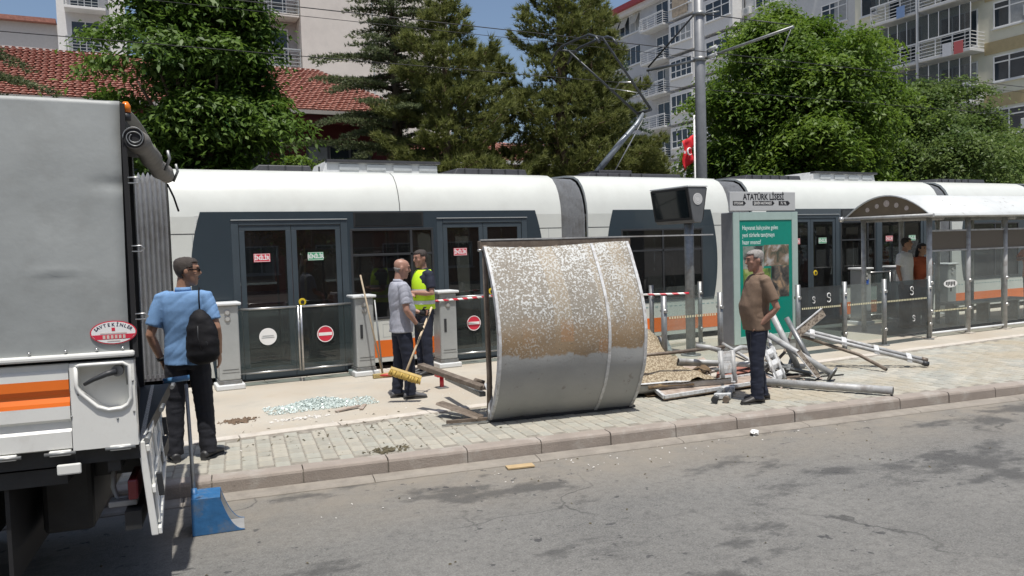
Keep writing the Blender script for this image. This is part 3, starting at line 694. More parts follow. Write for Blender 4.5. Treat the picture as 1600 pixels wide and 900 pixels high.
# ---- standing shelter
def peel_metal():
    m = mat('shelter_roof_paint', (.56, .58, .57), .5, var=.08, scale=3, bump=.15, bscale=12, stain=(.20, .18, .155), sscale=7, smix=.75, sthr=(.60, .66)); return m
M_roofs = peel_metal()
M_bronze = mat('bronze_panel', (.17, .125, .075), .45, var=.15, scale=5)
t = thing('tram_shelter', (15.5, 9.4, .15), 'standing tram shelter with white arched roof, bronze end panel and glass walls', 'shelter')
SX = [12.68, 13.75, 14.85, 15.95, 17.05, 18.15, 19.25]; SY = 8.92
for x in SX:
    p = MB().tube([(x, SY, .15), (x, SY, 2.28)], .045, 14).build('post', M_alu, t)
    MB().box((x-.09, SY-.09, .15), (x+.09, SY+.09, .17)).build('base_plate', M_edge, p)
    for z in (.62, 1.12): MB().tube([(x, SY-.07, z), (x, SY+.03, z)], .028, 10).build('clamp', M_steel, p)
    MB().tube([(x+.02, 10.28, .15), (x+.02, 10.28, 2.30)], .045, 12).build('post', M_alu, t)
M_mesh = mat('brown_mesh_film', (.13, .11, .085), .7, var=.45, scale=70)
for a, b in zip(SX, SX[1:]):
    g = MB().box((a+.06, SY-.006, .30), (b-.06, SY+.004, 1.66)).build('glass_panel', M_cglass, t)
    MB().box((a+.05, SY-.02, 1.66), (b-.05, SY+.012, 1.69)).build('frame_bar', M_alu, g)
    MB().box((a+.05, SY-.02, 2.01), (b-.05, SY+.012, 2.04)).build('frame_bar', M_alu, g)
    MB().box((a+.06, SY-.006, 1.69), (b-.06, SY+.004, 2.01)).build('film_panel', M_mesh, t)
    MB().tube([(a+.04, SY, .225), (b-.04, SY, .225)], .022, 8).build('bottom_rail', M_cap, t)
MB().tube([(SX[0]-.3, SY-.20, 2.29), (SX[-1]+.3, SY-.20, 2.29)], .04, 10).build('eaves_beam', M_alu, t)
MB().tube([(SX[0]-.3, 10.42, 2.31), (SX[-1]+.3, 10.42, 2.31)], .04, 10).build('eaves_beam', M_alu, t)
for x in (12.9, 15.0, 17.0): MB().tube([(x, SY-.1, 2.25), (x, 10.4, 2.27)], .045, 10).build('cross_beam', M_alu, t)
arc = [(8.66+1.80*k/16, 2.29+.40*(1-(2*k/16-1)**2)) for k in range(17)]
rm = MB(); rm.loft([[(x, y, z) for y, z in arc]+[(x, y, z-.02) for y, z in arc[::-1]] for x in (12.36, 14.3, 16.3, 19.6)], True, True); rm.build('roof_sheet', M_roofs, t)
MB().prism([(12.40, y, z-.022) for y, z in arc], (.03, 0, 0)).build('end_panel', M_bronze, t)
em = MB()
for k, (y, r) in enumerate(((9.95, .042), (9.75, .042), (9.55, .06), (9.35, .045), (9.15, .042))):
    em.disc((12.399, y, 2.29+.40*(1-((y-8.66)/.9-1)**2)-.17+(.02 if k == 2 else 0)), r, (-1, 0, 0), 14, .004)
em.build('round_emblems', mat('emblem_pale', (.50, .42, .36), .5, var=.3, scale=30), t)
MB().tube([(12.37, 8.62, 2.29), (12.37, 10.48, 2.30)], .032, 10).build('end_rail', M_alu, t)
MB().tube([(12.36, 10.46, 2.30), (12.30, 10.50, 2.29)], .05, 10).build('rail_end_cap', M_lens, t)
# shelter glass badge
bd = MB().prism([(13.25+.19*math.cos(a), SY-.0075, 1.08+.07*math.sin(a)) for a in np.linspace(0, 2*PI, 25)[:-1]], (0, -.001, 0)).build('oval_badge', M_paper, t)
bm = MB()
for k in range(6): bm.box((13.12+k*.045, SY-.0105, 1.06-.02*(k % 2)), (13.15+k*.045, SY-.009, 1.115))
bm.build('badge_print', M_ink, bd)
dm = MB()
for k in range(22): dm.box((12.80+k*.042, SY-.010, .60), (12.824+k*.042, SY-.008, .628))
dm.build('dotted_band', M_dot, t)
bn = MB().box((14.6, 9.75, .55), (17.0, 10.1, .60)).build('bench', M_galv, t, bev=.01)
for x in (14.8, 15.8, 16.8): MB().box((x-.03, 9.8, .15), (x+.03, 10.05, .55)).build('bench_leg', M_galv, bn)

# ---- barrier tape
def tapemat():
    m = bpy.data.materials.new('barrier_tape'); m.use_nodes = True; N = m.node_tree.nodes; L = m.node_tree.links
    tc = N.new('ShaderNodeTexCoord'); sp = N.new('ShaderNodeSeparateXYZ'); L.new(tc.outputs['Object'], sp.inputs[0])
    ad = N.new('ShaderNodeMath'); ad.operation = 'ADD'; L.new(sp.outputs[0], ad.inputs[0]); L.new(sp.outputs[2], ad.inputs[1])
    fr = N.new('ShaderNodeMath'); fr.operation = 'MULTIPLY'; fr.inputs[1].default_value = 6.2; L.new(ad.outputs[0], fr.inputs[0])
    f2 = N.new('ShaderNodeMath'); f2.operation = 'FRACT'; L.new(fr.outputs[0], f2.inputs[0]); g = N.new('ShaderNodeMath'); g.operation = 'GREATER_THAN'; g.inputs[1].default_value = .5; L.new(f2.outputs[0], g.inputs[0])
    mx = N.new('ShaderNodeMix'); mx.data_type = 'RGBA'; L.new(g.outputs[0], mx.inputs[0]); mx.inputs[6].default_value = (.75, .75, .73, 1); mx.inputs[7].default_value = (.55, .03, .05, 1)
    L.new(mx.outputs[2], N['Principled BSDF'].inputs['Base Color']); N['Principled BSDF'].inputs['Roughness'].default_value = .35; return m
TM = tapemat()
def tape(a, b, sag, label, w_=.026):
    a, b = V3(a), V3(b); mb = MB(); n = 24; r0 = []; r1 = []
    for k in range(n+1):
        s = k/n; p = a.lerp(b, s)+V3((0, 0, -sag*4*s*(1-s))); tw = .25*math.sin(7*s)
        r0.append(p+V3((0, .012*math.sin(9*s)+tw*.02, w_))); r1.append(p+V3((0, 0, -w_*.2)))
    mb.add(r0+r1, [(k, k+1, n+2+k, n+1+k) for k in range(n)], True)
    o = mb.build('barrier_tape', TM); tag(o, label, 'tape', 'red and white barrier tape')
    sm_ = o.modifiers.new('solid', 'SOLIDIFY'); sm_.thickness = .002
tape((4.22, 11.0, 1.17), (6.15, 10.97, 1.26), .02, 'red and white barrier tape tied from gate pillar to behind fallen canopy')
tape((6.15, 10.97, 1.22), (8.02, 9.72, 1.14), .04, 'red and white barrier tape running to the display pole')
# ================================================================ WRECKAGE
def mottle(name, zlim, dens=.5, bands=True):
    """weathered sheet: grey coat below zlim, above it peeled to brown and tan with white flakes (object space = world-size)"""
    m = bpy.data.materials.new(name); m.use_nodes = True; t = m.node_tree; N = t.nodes; L = t.links
    b = N['Principled BSDF']; b.inputs['Roughness'].default_value = .68; b.inputs['Specular IOR Level'].default_value = .3
    tc = N.new('ShaderNodeTexCoord'); sp = N.new('ShaderNodeSeparateXYZ'); L.new(tc.outputs['Object'], sp.inputs[0])
    def math_(op, a, bq, c=None):
        x = N.new('ShaderNodeMath'); x.operation = op
        for i, q in enumerate((a, bq, c)):
            if q is None: continue
            if hasattr(q, 'links'): L.new(q, x.inputs[i])
            else: x.inputs[i].default_value = q
        return x.outputs[0]
    def nz(sc, det=4, vec=None, rgh=.6):
        n = N.new('ShaderNodeTexNoise'); n.inputs['Scale'].default_value = sc; n.inputs['Detail'].default_value = det; n.inputs['Roughness'].default_value = rgh
        L.new(vec or tc.outputs['Object'], n.inputs['Vector']); return n.outputs['Fac']
    def mix(f, a, c):
        x = N.new('ShaderNodeMix'); x.data_type = 'RGBA'; L.new(f, x.inputs[0])
        for i, q in ((6, a), (7, c)):
            if hasattr(q, 'links'): L.new(q, x.inputs[i])
            else: x.inputs[i].default_value = (*q, 1)
        return x.outputs[2]
    def rng(x, a, bb, c, d):
        r = N.new('ShaderNodeMapRange'); r.inputs[1].default_value = a; r.inputs[2].default_value = bb; r.inputs[3].default_value = c; r.inputs[4].default_value = d
        L.new(x, r.inputs[0]); return r.outputs[0]
    # vertical patches of different old film
    cell = N.new('ShaderNodeCombineXYZ'); L.new(math_('FLOOR', math_('MULTIPLY', sp.outputs[0], 7.3), None), cell.inputs[0])
    L.new(math_('FLOOR', math_('MULTIPLY', sp.outputs[2], 2.4), None), cell.inputs[1])
    wn = N.new('ShaderNodeTexWhiteNoise'); L.new(cell.outputs[0], wn.inputs['Vector'])
    cell1 = N.new('ShaderNodeCombineXYZ'); L.new(math_('FLOOR', math_('MULTIPLY', sp.outputs[0], 5.1), None), cell1.inputs[0])
    wn1 = N.new('ShaderNodeTexWhiteNoise'); L.new(cell1.outputs[0], wn1.inputs['Vector'])
    base = mix(math_('MULTIPLY', nz(9), 1.0), (.20, .18, .145) if bands else (.15, .11, .065), (.30, .275, .235) if bands else (.27, .21, .135))
    if bands:
        tan = mix(nz(6), (.36, .29, .20), (.42, .36, .265))
        cr = N.new('ShaderNodeValToRGB'); cr.color_ramp.interpolation = 'CONSTANT'; el = cr.color_ramp.elements; el[0].position = 0; el[0].color = (.06,)*3+(1,); el[1].position = .335; el[1].color = (.5,)*3+(1,)
        for ps, vl in ((.455, .05), (.665, .45), (.745, .2), (.83, .5), (.93, .12)): e = el.new(ps); e.color = (vl,)*3+(1,)
        uu = math_('MULTIPLY_ADD', sp.outputs[0], .621, .46); uu = math_('ADD', uu, math_('MULTIPLY', math_('SUBTRACT', nz(5, 3), .5), .025)); L.new(uu, cr.inputs[0])
        base = mix(cr.outputs[0], base, tan)
        lowbr = rng(math_('ADD', sp.outputs[2], math_('MULTIPLY', math_('SUBTRACT', nz(4, 5), .5), .25)), zlim+.42, zlim+.22, 0, 1)
        base = mix(math_('MULTIPLY', lowbr, rng(nz(3), .3, .6, .55, .95)), base, (.27, .19, .11))
        base = mix(math_('MULTIPLY', lowbr, rng(wn.outputs['Value'], .84, .86, 0, .5)), base, (.36, .20, .10))
    fl = nz(46, 4, None, .62); thr = rng(sp.outputs[2], zlim, zlim+1.0, .61-.06*dens, .525-.05*dens) if bands else None
    thr = math_('ADD', thr, math_('MULTIPLY', math_('SUBTRACT', nz(2.6, 4), .5), .30)) if bands else None
    df = math_('SUBTRACT', fl, thr) if bands else math_('SUBTRACT', fl, .56-.08*dens)
    spk = rng(df, 0, .025, 0, 1)
    if bands: spk = math_('MULTIPLY', math_('MULTIPLY', spk, rng(cr.outputs[0], .2, .7, 1, .6)), rng(lowbr, 0, 1, 1, .45))
    base = mix(spk, base, (.55, .56, .54) if bands else (.40, .34, .24))
    dk = rng(nz(60, 2), .62, .68, 0, .6); base = mix(dk, base, (.13, .11, .09))
    if bands:
        grey = mix(rng(nz(2.2, 6), .35, .68, 0, 1), (.33, .34, .335), (.385, .39, .38))
        grey = mix(rng(nz(11, 5), .63, .70, 0, .5), grey, (.19, .17, .145))
        edge = math_('ADD', sp.outputs[2], math_('MULTIPLY', math_('SUBTRACT', nz(7, 5), .5), .16))
        edge = math_('ADD', edge, math_('MULTIPLY', math_('SUBTRACT', wn1.outputs['Value'], .5), .09))
        base = mix(rng(edge, zlim-.012, zlim+.012, 1, 0), base, grey)
    L.new(base, b.inputs['Base Color'])
    bp = N.new('ShaderNodeBump'); bp.inputs['Strength'].default_value = .3; bp.inputs['Distance'].default_value = .006; L.new(fl, bp.inputs['Height']); L.new(bp.outputs[0], b.inputs['Normal'])
    return m
M_rust = mat('brown_steel', (.17, .135, .105), .6, metal=.3, var=.25, scale=14, stain=(.26, .22, .18), sscale=7, smix=.6)
M_edgew = mat('chalky_edge', (.55, .56, .56), .55, var=.2, scale=25, stain=(.25, .2, .15), sscale=14, smix=.6)
A, B = V3((3.36, 7.27, 0)), V3((4.97, 7.05, 0)); E_ = (B-A).normalized(); NN = V3((E_.y, -E_.x, 0))    # towards the road
fc = thing('fallen_shelter_roof', (4.1, 7.3, .15), 'curved grey shelter roof with peeling mottled paint, lying on its side', 'shelter roof')
LEN = (B-A).length
def arcp(s, tt, off=0, lean=0.0):
    z = .165+1.80*tt; bl = .40*4*tt*(1-tt)*(1+.12*(1-2*tt))
    return A+E_*(LEN*s)+NN*(bl+off)+V3((0, 0, z+.018*math.sin(5*s+3*tt)*(1 if .9 < tt else .3)))
mb = MB(); rows = 28; cols = 14
rings = []
def dent(s, tt): return .010*math.sin(9*s)*math.sin(7*tt)+.020*noise.noise(V3((s*3.4, tt*3.6, 3)))+.010*noise.noise(V3((s*9, tt*9, 6)))-.03*math.exp(-((s-.5)/.09)**2-((tt-1)/.03)**2)-.02*math.exp(-((s-.2)/.05)**2-((tt)/.05)**2)
f_ = [[arcp(s/cols, r/rows, dent(s/cols, r/rows)) for r in range(rows+1)] for s in range(cols+1)]
bk = [[arcp(s/cols, r/rows, dent(s/cols, r/rows)-.012) for r in range(rows+1)] for s in range(cols+1)]
n = rows+1
mb.add([p for c in f_ for p in c], [(c*n+r, (c+1)*n+r, (c+1)*n+r+1, c*n+r+1) for c in range(cols) for r in range(rows)], True)
mb.add([p for c in bk for p in c], [(c*n+r, c*n+r+1, (c+1)*n+r+1, (c+1)*n+r) for c in range(cols) for r in range(rows)], True)
mb.build('roof_sheet', mottle('peeling_sheet', .70), fc)
for s, wd in ((0.005, .028), (.735, .032), (.995, .034)):
    r_ = [[arcp(s, k/rows, .012+max(-.01, dent(s, k/rows)))-E_*wd/2, arcp(s, k/rows, .012+max(-.01, dent(s, k/rows)))+E_*wd/2, arcp(s, k/rows, -.05)+E_*wd/2, arcp(s, k/rows, -.05)-E_*wd/2] for k in range(rows+1)]
    MB().loft(r_, True, False).build('roof_rib', M_edgew, fc)
MB().bar(A-E_*.03+V3((0, 0, .165)), B+E_*.05+V3((0, 0, .165)), .05, .03).build('eaves_rail', M_dark, fc)
top = V3((0, 0, 1.985))
MB().obox(A-E_*.03+NN*(-.05)+V3((0, 0, 1.94)), E_*(LEN+.10), NN*-.09, (0, 0, .085)).build('top_beam', M_rust, fc, bev=.006)
MB().bar(A-E_*.02+V3((0, 0, 2.035))-NN*.06, A+E_*2.75+V3((0, 0, 2.03))-NN*.06, .03, .014).build('top_flange', M_alu, fc)
for s in (0.012, .985):
    MB().tube([A+E_*LEN*s-NN*.05+V3((0, 0, 1.98)), A+E_*LEN*s-NN*.04+V3((0, 0, 1.2)), A+E_*LEN*s-NN*.02+V3((0, 0, .62)), A+E_*LEN*s-NN*.06+V3((0, 0, .18))], .03, 8).build('chord_bar', M_rust, fc)
for s in (.25, .5, .75):
    MB().tube([A+E_*LEN*s-NN*.05+V3((0, 0, 1.96)), A+E_*LEN*s-NN*.05+V3((0, 0, .18))], .022, 6).build('chord_bar', M_rust, fc)
# bent posts and brackets trailing from the left end
MB().bar((3.34, 7.36, .50), (2.98, 8.25, .66), .10, .05).build('bent_post', M_rust, fc, bev=.006)
MB().bar((3.36, 7.42, .42), (3.50, 8.75, .40), .07, .05).build('bent_post', M_galv, fc, bev=.006)
MB().obox((3.33, 7.36, .19), (-.26, .50, .10), (-.10, -.06, .0), (.02, .02, .02)).build('bracket_flap', M_rust, fc, bev=.004)
MB().bar((3.35, 7.30, .185), (2.94, 7.42, .18), .04, .03).build('ground_bar', M_rust, fc)
MB().bar((3.33, 7.24, .17), (2.86, 7.34, .17), .018, .012).build('ground_bar', M_galv, fc)
MB().tube([(3.42, 7.5, .52), (3.34, 7.55, .55), (3.28, 7.48, .53), (3.33, 7.38, .5), (3.44, 7.36, .5)], .028, 8).build('broken_clamp', M_rust, fc)
MB().tube([(3.36, 7.33, .55), (3.40, 7.30, .40), (3.37, 7.28, .28), (3.36, 7.27, .18)], .022, 8).build('bent_strap', M_edgew, fc)
MB().tube([(3.36, 7.30, 1.93), (3.30, 7.30, 1.93)], .014, 6).build('bolt', M_steel, fc)

# second roof fragment, hollow side up
fr2 = thing('broken_roof_piece', (6.0, 7.9, .15), 'broken curved roof piece with gravelly brown lining, lying hollow side up', 'roof piece')
M_grav = mottle('gravel_lining', 0, .75, bands=False)
prof = [(-.60, .31), (-.58, .25), (-.50, .20), (-.32, .165), (-.05, .17), (.2, .26), (.42, .42), (.58, .60), (.68, .80)]
prof2 = [(-.57, .30), (-.50, .36), (-.42, .38), (-.33, .385), (-.24, .37), (-.15, .34), (-.07, .31), (0, .30), (.07, .33), (.14, .40), (.22, .46), (.32, .53), (.42, .60), (.52, .67), (.60, .74), (.68, .80)]
U2 = V3((.985, -.17, 0)); W2 = V3((.17, .985, 0)); O2 = V3((5.05, 8.05, 0))
mb = MB(); cols = 12
def sheet2(pf, th):
    cs = []
    for c in range(cols+1):
        s = c/cols; row = []
        for k, (p, z) in enumerate(pf):
            sh = 1-.22*max(0, s-.55)*2
            zz = .155+(z-.155)*(sh if p > 0 else 1)+.015*noise.noise(V3((s*6, p*5, 1)))-th
            row.append(O2+U2*(1.62*s-.25*max(0, p)*(s > .8))+W2*p+V3((0, 0, max(zz, .152))))
        cs.append(row)
    return cs
a_ = sheet2(prof, 0); b_ = sheet2(prof, .012); n = len(prof)
MB().add([p for c in a_ for p in c], [(c*n+r, (c+1)*n+r, (c+1)*n+r+1, c*n+r+1) for c in range(cols) for r in range(n-1)], True).build('lining', M_grav, fr2)
MB().add([p-W2*.012 for c in b_ for p in c], [(c*n+r, c*n+r+1, (c+1)*n+r+1, (c+1)*n+r) for c in range(cols) for r in range(n-1)], True).build('outer_sheet', M_alu, fr2)
# heap of loose insulation lying in the hollow
cs = []; n2 = len(prof2)
for c in range(19):
    s = c/18; row = []
    for p, z in prof2:
        fall = 1-max(0, (s-.72)/.28)**2*.75
        row.append(O2+U2*(1.5*s+.02)+W2*p+V3((0, 0, .18+(z-.18)*fall+.07*noise.noise(V3((s*7, p*5, 5)))+.035*noise.noise(V3((s*23, p*19, 2)))+.06*math.exp(-((p+.32)/.16)**2)*(1-s*.5)-.07*math.exp(-((p+.02)/.07)**2))))
    cs.append(row)
MB().add([p for c in cs for p in c], [(c*n2+r, (c+1)*n2+r, (c+1)*n2+r+1, c*n2+r+1) for c in range(18) for r in range(n2-1)], True).build('loose_lining', M_grav, fr2)
MB().tube([(5.2, 7.86, .58), (6.1, 7.84, .57), (7.05, 7.86, .57)], .022, 8).build('cross_bar', M_rust, fr2)
MB().tube([(5.0, 7.47, .31), (5.8, 7.33, .31), (6.62, 7.2, .24)], .016, 6).build('edge_trim', M_edgew, fr2)
M_curl = mat('brown_lining', (.13, .085, .045), .8, var=.35, scale=14, stain=(.30, .22, .12), sscale=9, smix=.6)
for (cx_, cy_, L1, r1, ang, lb) in ((6.42, 7.62, .42, .11, .5, 'curled brown strip of lining at the end of the broken roof piece'), (6.62, 7.80, .34, .08, 1.1, 'smaller curled brown strip beside the twin pipe frame'), (5.75, 7.36, .6, .07, -.15, 'long curled brown strip along the lip of the broken roof piece')):
    rr_ = []
    for k in range(9):
        s_k = k/8-.5; bs = V3((cx_+L1*s_k*math.cos(ang), cy_+L1*s_k*math.sin(ang), .16)); nv = V3((-math.sin(ang), math.cos(ang), 0))
        rr_.append([bs+nv*(r1*math.cos(a)*(1+.35*noise.noise(V3((k*.9, a, cx_)))))+V3((0, 0, r1*(1+math.sin(a))*(1+.3*noise.noise(V3((a*2, k*.7, 4)))))) for a in np.linspace(-2.2, 2.6, 12)])
    cm_ = MB(); cm_.loft(rr_, False, True, closed=False); o = cm_.build('curled_lining', M_curl); tag(o, lb, 'debris', 'torn lining strips'); sm_ = o.modifiers.new('s', 'SOLIDIFY'); sm_.thickness = .008
# boards and torn panels
def board(o, u, v, th, m_, label, cat='board', rim=True):
    o, u, v = V3(o), V3(u), V3(v); t = thing('broken_board', o, label, cat)
    nz_ = u.cross(v).normalized()*th
    if nz_.z < 0: nz_ = -nz_
    MB().obox(o, u, v, nz_).build('panel', m_, t, bev=.004)
    if rim:
        for a, b in ((o, o+u), (o+v, o+u+v), (o, o+v), (o+u, o+u+v)): MB().bar(a+nz_, b+nz_, .035, th*.9).build('rim', M_edgew, t)
    return t
M_torn = mat('torn_panel', (.34, .27, .22), .7, var=.3, scale=9, stain=(.5, .47, .43), sscale=5, smix=.7)
board((5.47, 7.10, .165), (1.72, .02, .02), (.10, .30, .03), .04, M_torn, 'long pale framed board lying flat in front of the pipe bundle')
board((6.15, 7.75, .17), (.75, .05, .10), (.10, .42, .10), .03, M_torn, 'short torn brown panel beside the hollow roof piece', rim=False)
board((6.9, 7.85, .17), (.42, -.30, .05), (.25, .25, .08), .03, mat('brick_red_panel', (.28, .12, .09), .7, var=.3), 'small reddish broken panel behind the standing man in brown', rim=False)
# loose pipes: each a thing of its own
def pipe(pts, r, m_, label, name='steel_pipe', extra=None, cat='pipe'):
    t = thing(name, (V3(pts[0])+V3(pts[-1]))/2, label, cat, 'dismantled shelter pipes')
    r *= .84
    MB().tube(pts, r, 16).build('tube', m_, t)
    for e, dr in ((pts[0], V3(pts[0])-V3(pts[1])), (pts[-1], V3(pts[-1])-V3(pts[-2]))):
        d = dr.normalized(); MB().tube([V3(e)+d*.001, V3(e)+d*.003], r*.82, 14).build('dark_end_disc', M_black, t)  # black disc on a solid end, shade of the bore as colour
    if extra: extra(t)
    return t
pipe([(7.05, 7.12, .21), (7.73, 5.66+.22, .215)], .055, M_alu, 'thick pale pipe lying alone towards the kerb',
     extra=lambda t: (MB().bar((7.72, 5.90, .18), (7.74, 5.84, .06), .02, .02).build('hook', M_dark, t), None)[1])
def flange(t):
    d = (V3((7.96, 6.92, .24))-V3((7.60, 7.62, .70))).normalized(); e = V3((7.96, 6.92, .24))
    MB().tube([e-d*.012, e+d*.012], .105, 20).build('flange', M_galv, t); MB().tube([e+d*.0125, e+d*.016], .075, 18).build('dark_bore_disc', M_black, t)  # black disc paints the shaded bore of the flange
pipe([(7.60, 7.62, .70), (7.96, 6.92, .24)], .048, M_alu, 'leaning grey pipe ending in a round flange', extra=flange)
pipe([(7.66, 7.62, .97), (7.85, 7.35, .25)], .048, M_alu, 'steep leaning pipe just behind the man in brown')
pipe([(7.96, 7.66, .90), (8.0, 7.20, .22)], .042, M_galv, 'steep leaning pipe with its top beside the patterned strip')
pipe([(7.52, 7.9, .75), (7.75, 7.45, .22)], .04, M_galv, 'short pipe hidden in the heart of the pile')
pipe([(6.10, 7.62, .50), (6.62, 7.50, .44), (7.35, 7.45, .34)], .038, M_alu, 'pale pipe lying level across the heap')
pipe([(6.35, 7.95, .40), (7.4, 7.70, .32), (8.15, 7.55, .24)], .034, M_galv, 'thin level pipe at the back of the heap')
pipe([(8.62, 8.05, .58), (9.03, 7.40, .34), (9.05, 6.98, .185)], .028, M_rust, 'thin dull bar sloping down to the pavers')
pipe([(7.50, 7.55, .185), (8.05, 7.35, .18), (8.45, 7.30, .175)], .018, M_dark, 'thin dark rod flat on the pavers')
pipe([(7.35, 7.85, .95), (7.52, 7.62, .55), (7.60, 7.35, .20)], .026, M_galv, 'thin kinked tube leaning up behind the man in brown')
pipe([(7.85, 7.95, .82), (7.72, 7.70, .52), (7.50, 7.40, .19)], .028, M_alu, 'thin tube crossing behind the steep pipes')
pipe([(8.15, 7.75, .70), (7.80, 7.55, .46), (7.30, 7.42, .24)], .024, M_rust, 'rusty thin tube slanting through the pile')
pipe([(6.62, 7.95, .22), (7.25, 7.55, .40), (7.9, 7.2, .22)], .030, M_galv, 'dull tube with a bow lying low in the pile')
pipe([(7.1, 7.95, .60), (7.22, 7.6, .42), (7.12, 7.28, .20)], .026, M_alu, 'thin pale tube beside the short twin frame')
tag(MB().tube([(6.9, 7.6, .2), (7.2, 7.35, .30), (7.45, 7.15, .17), (7.8, 7.05, .165), (8.1, 7.2, .165), (8.4, 7.12, .165)], .009, 6).build('loose_cable', M_black), 'loose black cable trailing from the pipe pile', 'cable')
def rails(p, q, sep, r, m_, label, n=4, name='shelter_frame', ends=False):
    r *= .82; p, q, sep = V3(p), V3(q), V3(sep); t = thing(name, (p+q)/2, label, 'frame')
    for k in (0, 1): MB().tube([p+sep*k, q+sep*k], r, 12).build('rail', m_, t)
    for k in range(n):
        c = p.lerp(q, (k+.5)/n); d = (q-p).normalized()
        MB().obox(c-d*.035-sep*.25-V3((0, 0, .03)), d*.07, sep*1.5, (0, 0, .06)).build('bracket', M_edgew, t, bev=.006)
    if ends:
        for k in (0, 1):
            d = (q-p).normalized(); MB().tube([q+sep*k-d*.05, q+sep*k+d*.03], r*1.25, 12).build('end_fitting', M_rust if k else M_dark, t)
    return t
rails((8.45, 7.95, .66), (9.77, 6.92, .205), (.075, .07, .035), .033, M_alu, 'ladder-like pair of pipes sloping out over the pavers', ends=True)
rails((6.50, 7.32, .62), (6.47, 7.24, .20), (.16, -.03, 0), .036, M_alu, 'twin pipe frame standing upright in front of the heap', n=3)
rails((6.47, 7.24, .20), (5.86, 6.70, .195), (.11, -.06, 0), .036, M_galv, 'twin pipe foot lying forward on the pavers', n=2, ends=True)
rails((7.28, 7.38, .56), (7.22, 7.10, .19), (.13, .01, .03), .03, M_alu, 'short twin pipe frame leaning behind the legs of the man in brown', n=3)
pipe([(6.52, 7.34, .62), (6.40, 7.40, .66), (6.28, 7.5, .68)], .036, M_alu, 'bent pipe elbow at the top of the twin frame')
pipe([(6.68, 7.30, .60), (6.85, 7.34, .63), (7.15, 7.45, .58)], .036, M_alu, 'bent pipe running right from the twin frame')
# patterned strip on top of the pile
def strip(p, q, wd, label):
    p, q = V3(p), V3(q); t = thing('patterned_strip', p, label, 'board'); d = (q-p).normalized()
    MB().bar(p, q, .02, wd).build('panel', mat('strip_print', (.42, .36, .29), .6, var=.1, stain=(.12, .09, .07), sscale=26, smix=.9, sthr=(.5, .54)), t)
    up = d.cross(V3((0, -1, 0))).normalized()
    for sg in (-1, 1): MB().bar(p+up*sg*wd/2, q+up*sg*wd/2, .026, .012).build('rim', M_edgew, t)
strip((8.12, 7.66, .66), (8.56, 7.58, .95), .12, 'brown patterned strip sticking up out of the pile')
strip((7.72, 7.25, .52), (7.86, 7.05, .20), .07, 'cream slat leaning against the flanged pipe')
# bracket ties scattered through the heap
for k, (p, q, m_) in enumerate((((7.35, 7.75, .30), (7.95, 7.45, .22), M_edgew), ((7.2, 7.55, .25), (7.75, 7.65, .45), M_rust), ((7.45, 7.25, .20), (7.9, 7.22, .19), M_rust), ((6.75, 7.6, .22), (7.3, 7.25, .2), M_edgew), ((7.05, 7.8, .5), (7.6, 7.5, .2), M_galv), ((7.6, 7.3, .28), (7.95, 7.55, .42), M_galv))):
    o = MB().bar(p, q, .045, .02).build('steel_flat', m_, bev=.004); tag(o, ['chalky flat bar deep in the pile', 'rusty flat bar rising out of the pile', 'rusty flat bar lying by the flange', 'chalky flat bar beside the twin frame', 'grey flat bar leaning at the back of the pile', 'short grey flat bar crossing the flanged pipe'][k], 'metal bar', 'flat bars in the wreckage')

# ================================================================ SMALL THINGS ON THE GROUND
# crumbled safety glass
M_crumb = mat('crumbled_glass', (.60, .67, .64), .2, var=.25, scale=60, spec=.8)
n = 9000; r_ = RNG.random((n, 8)); th = r_[:, 0]*2*PI; rad = np.sqrt(r_[:, 1])**.8
px = 2.05+.43*rad*np.cos(th); py = 9.22+.17*rad*np.sin(th)-.12*(px-2.05)
ln = r_[:, 2] > .86; px[ln] = 2.08+1.3*(r_[ln, 3]-.5); py[ln] = 9.2+.5*(r_[ln, 4]-.5)
h = np.where(ln, 0, np.maximum(0, .10*(1-rad**1.3)))*r_[:, 5]
sz = .004+.008*r_[:, 6]**2
c = np.stack([px, py, .152+h+sz*.5], 1)
P = np.zeros((n, 3, 4, 3)); R3 = RNG.normal(size=(n, 3, 3)); q_, _ = np.linalg.qr(R3)
for k in range(3):
    u = q_[:, (k+1) % 3]*sz[:, None]; v = q_[:, (k+2) % 3]*sz[:, None]; nn = q_[:, k]*sz[:, None]*.8
    for j, (a, b) in enumerate(((-1, -1), (1, -1), (1, 1), (-1, 1))): P[:, k, j] = c+u*a+v*b+nn
o = quads('crumbled_glass', P.reshape(-1, 4, 3), M_crumb, kind='stuff'); o['label'] = 'heap of pale crumbled safety glass on the platform'
# grit, chips and twigs along pavers and kerb
def litter(name, cx, cy, sx, sy, n, s0, s1, m_, label, z=.155, el=1.0):
    r = RNG.normal(size=(n, 2)); c = np.stack([cx+sx*r[:, 0], cy+sy*r[:, 1], np.full(n, z)], 1); a = RNG.random(n)*PI; sz = s0+(s1-s0)*RNG.random(n)**2
    u = np.stack([np.cos(a), np.sin(a), RNG.normal(size=n)*.25], 1)*sz[:, None]*el; v = np.stack([-np.sin(a), np.cos(a), RNG.normal(size=n)*.25], 1)*sz[:, None]*.6
    t_ = c+np.array([0, 0, 1])*sz[:, None]*.7
    P = np.stack([np.stack([c-u-v, c+u-v, t_], 1), np.stack([c+u-v, c+u+v, t_], 1), np.stack([c+u+v, c-u+v, t_], 1), np.stack([c-u+v, c-u-v, t_], 1)], 1).reshape(-1, 3, 3)
    o = quads(name, P, m_, kind='stuff'); o['label'] = label
M_dirt = mat('dirt_clod', (.15, .105, .07), .95, var=.3, scale=20); M_chip = mat('white_chip', (.62, .6, .56), .8, var=.2)
M_twig = mat('dry_leaf', (.10, .085, .05), .9, var=.3)
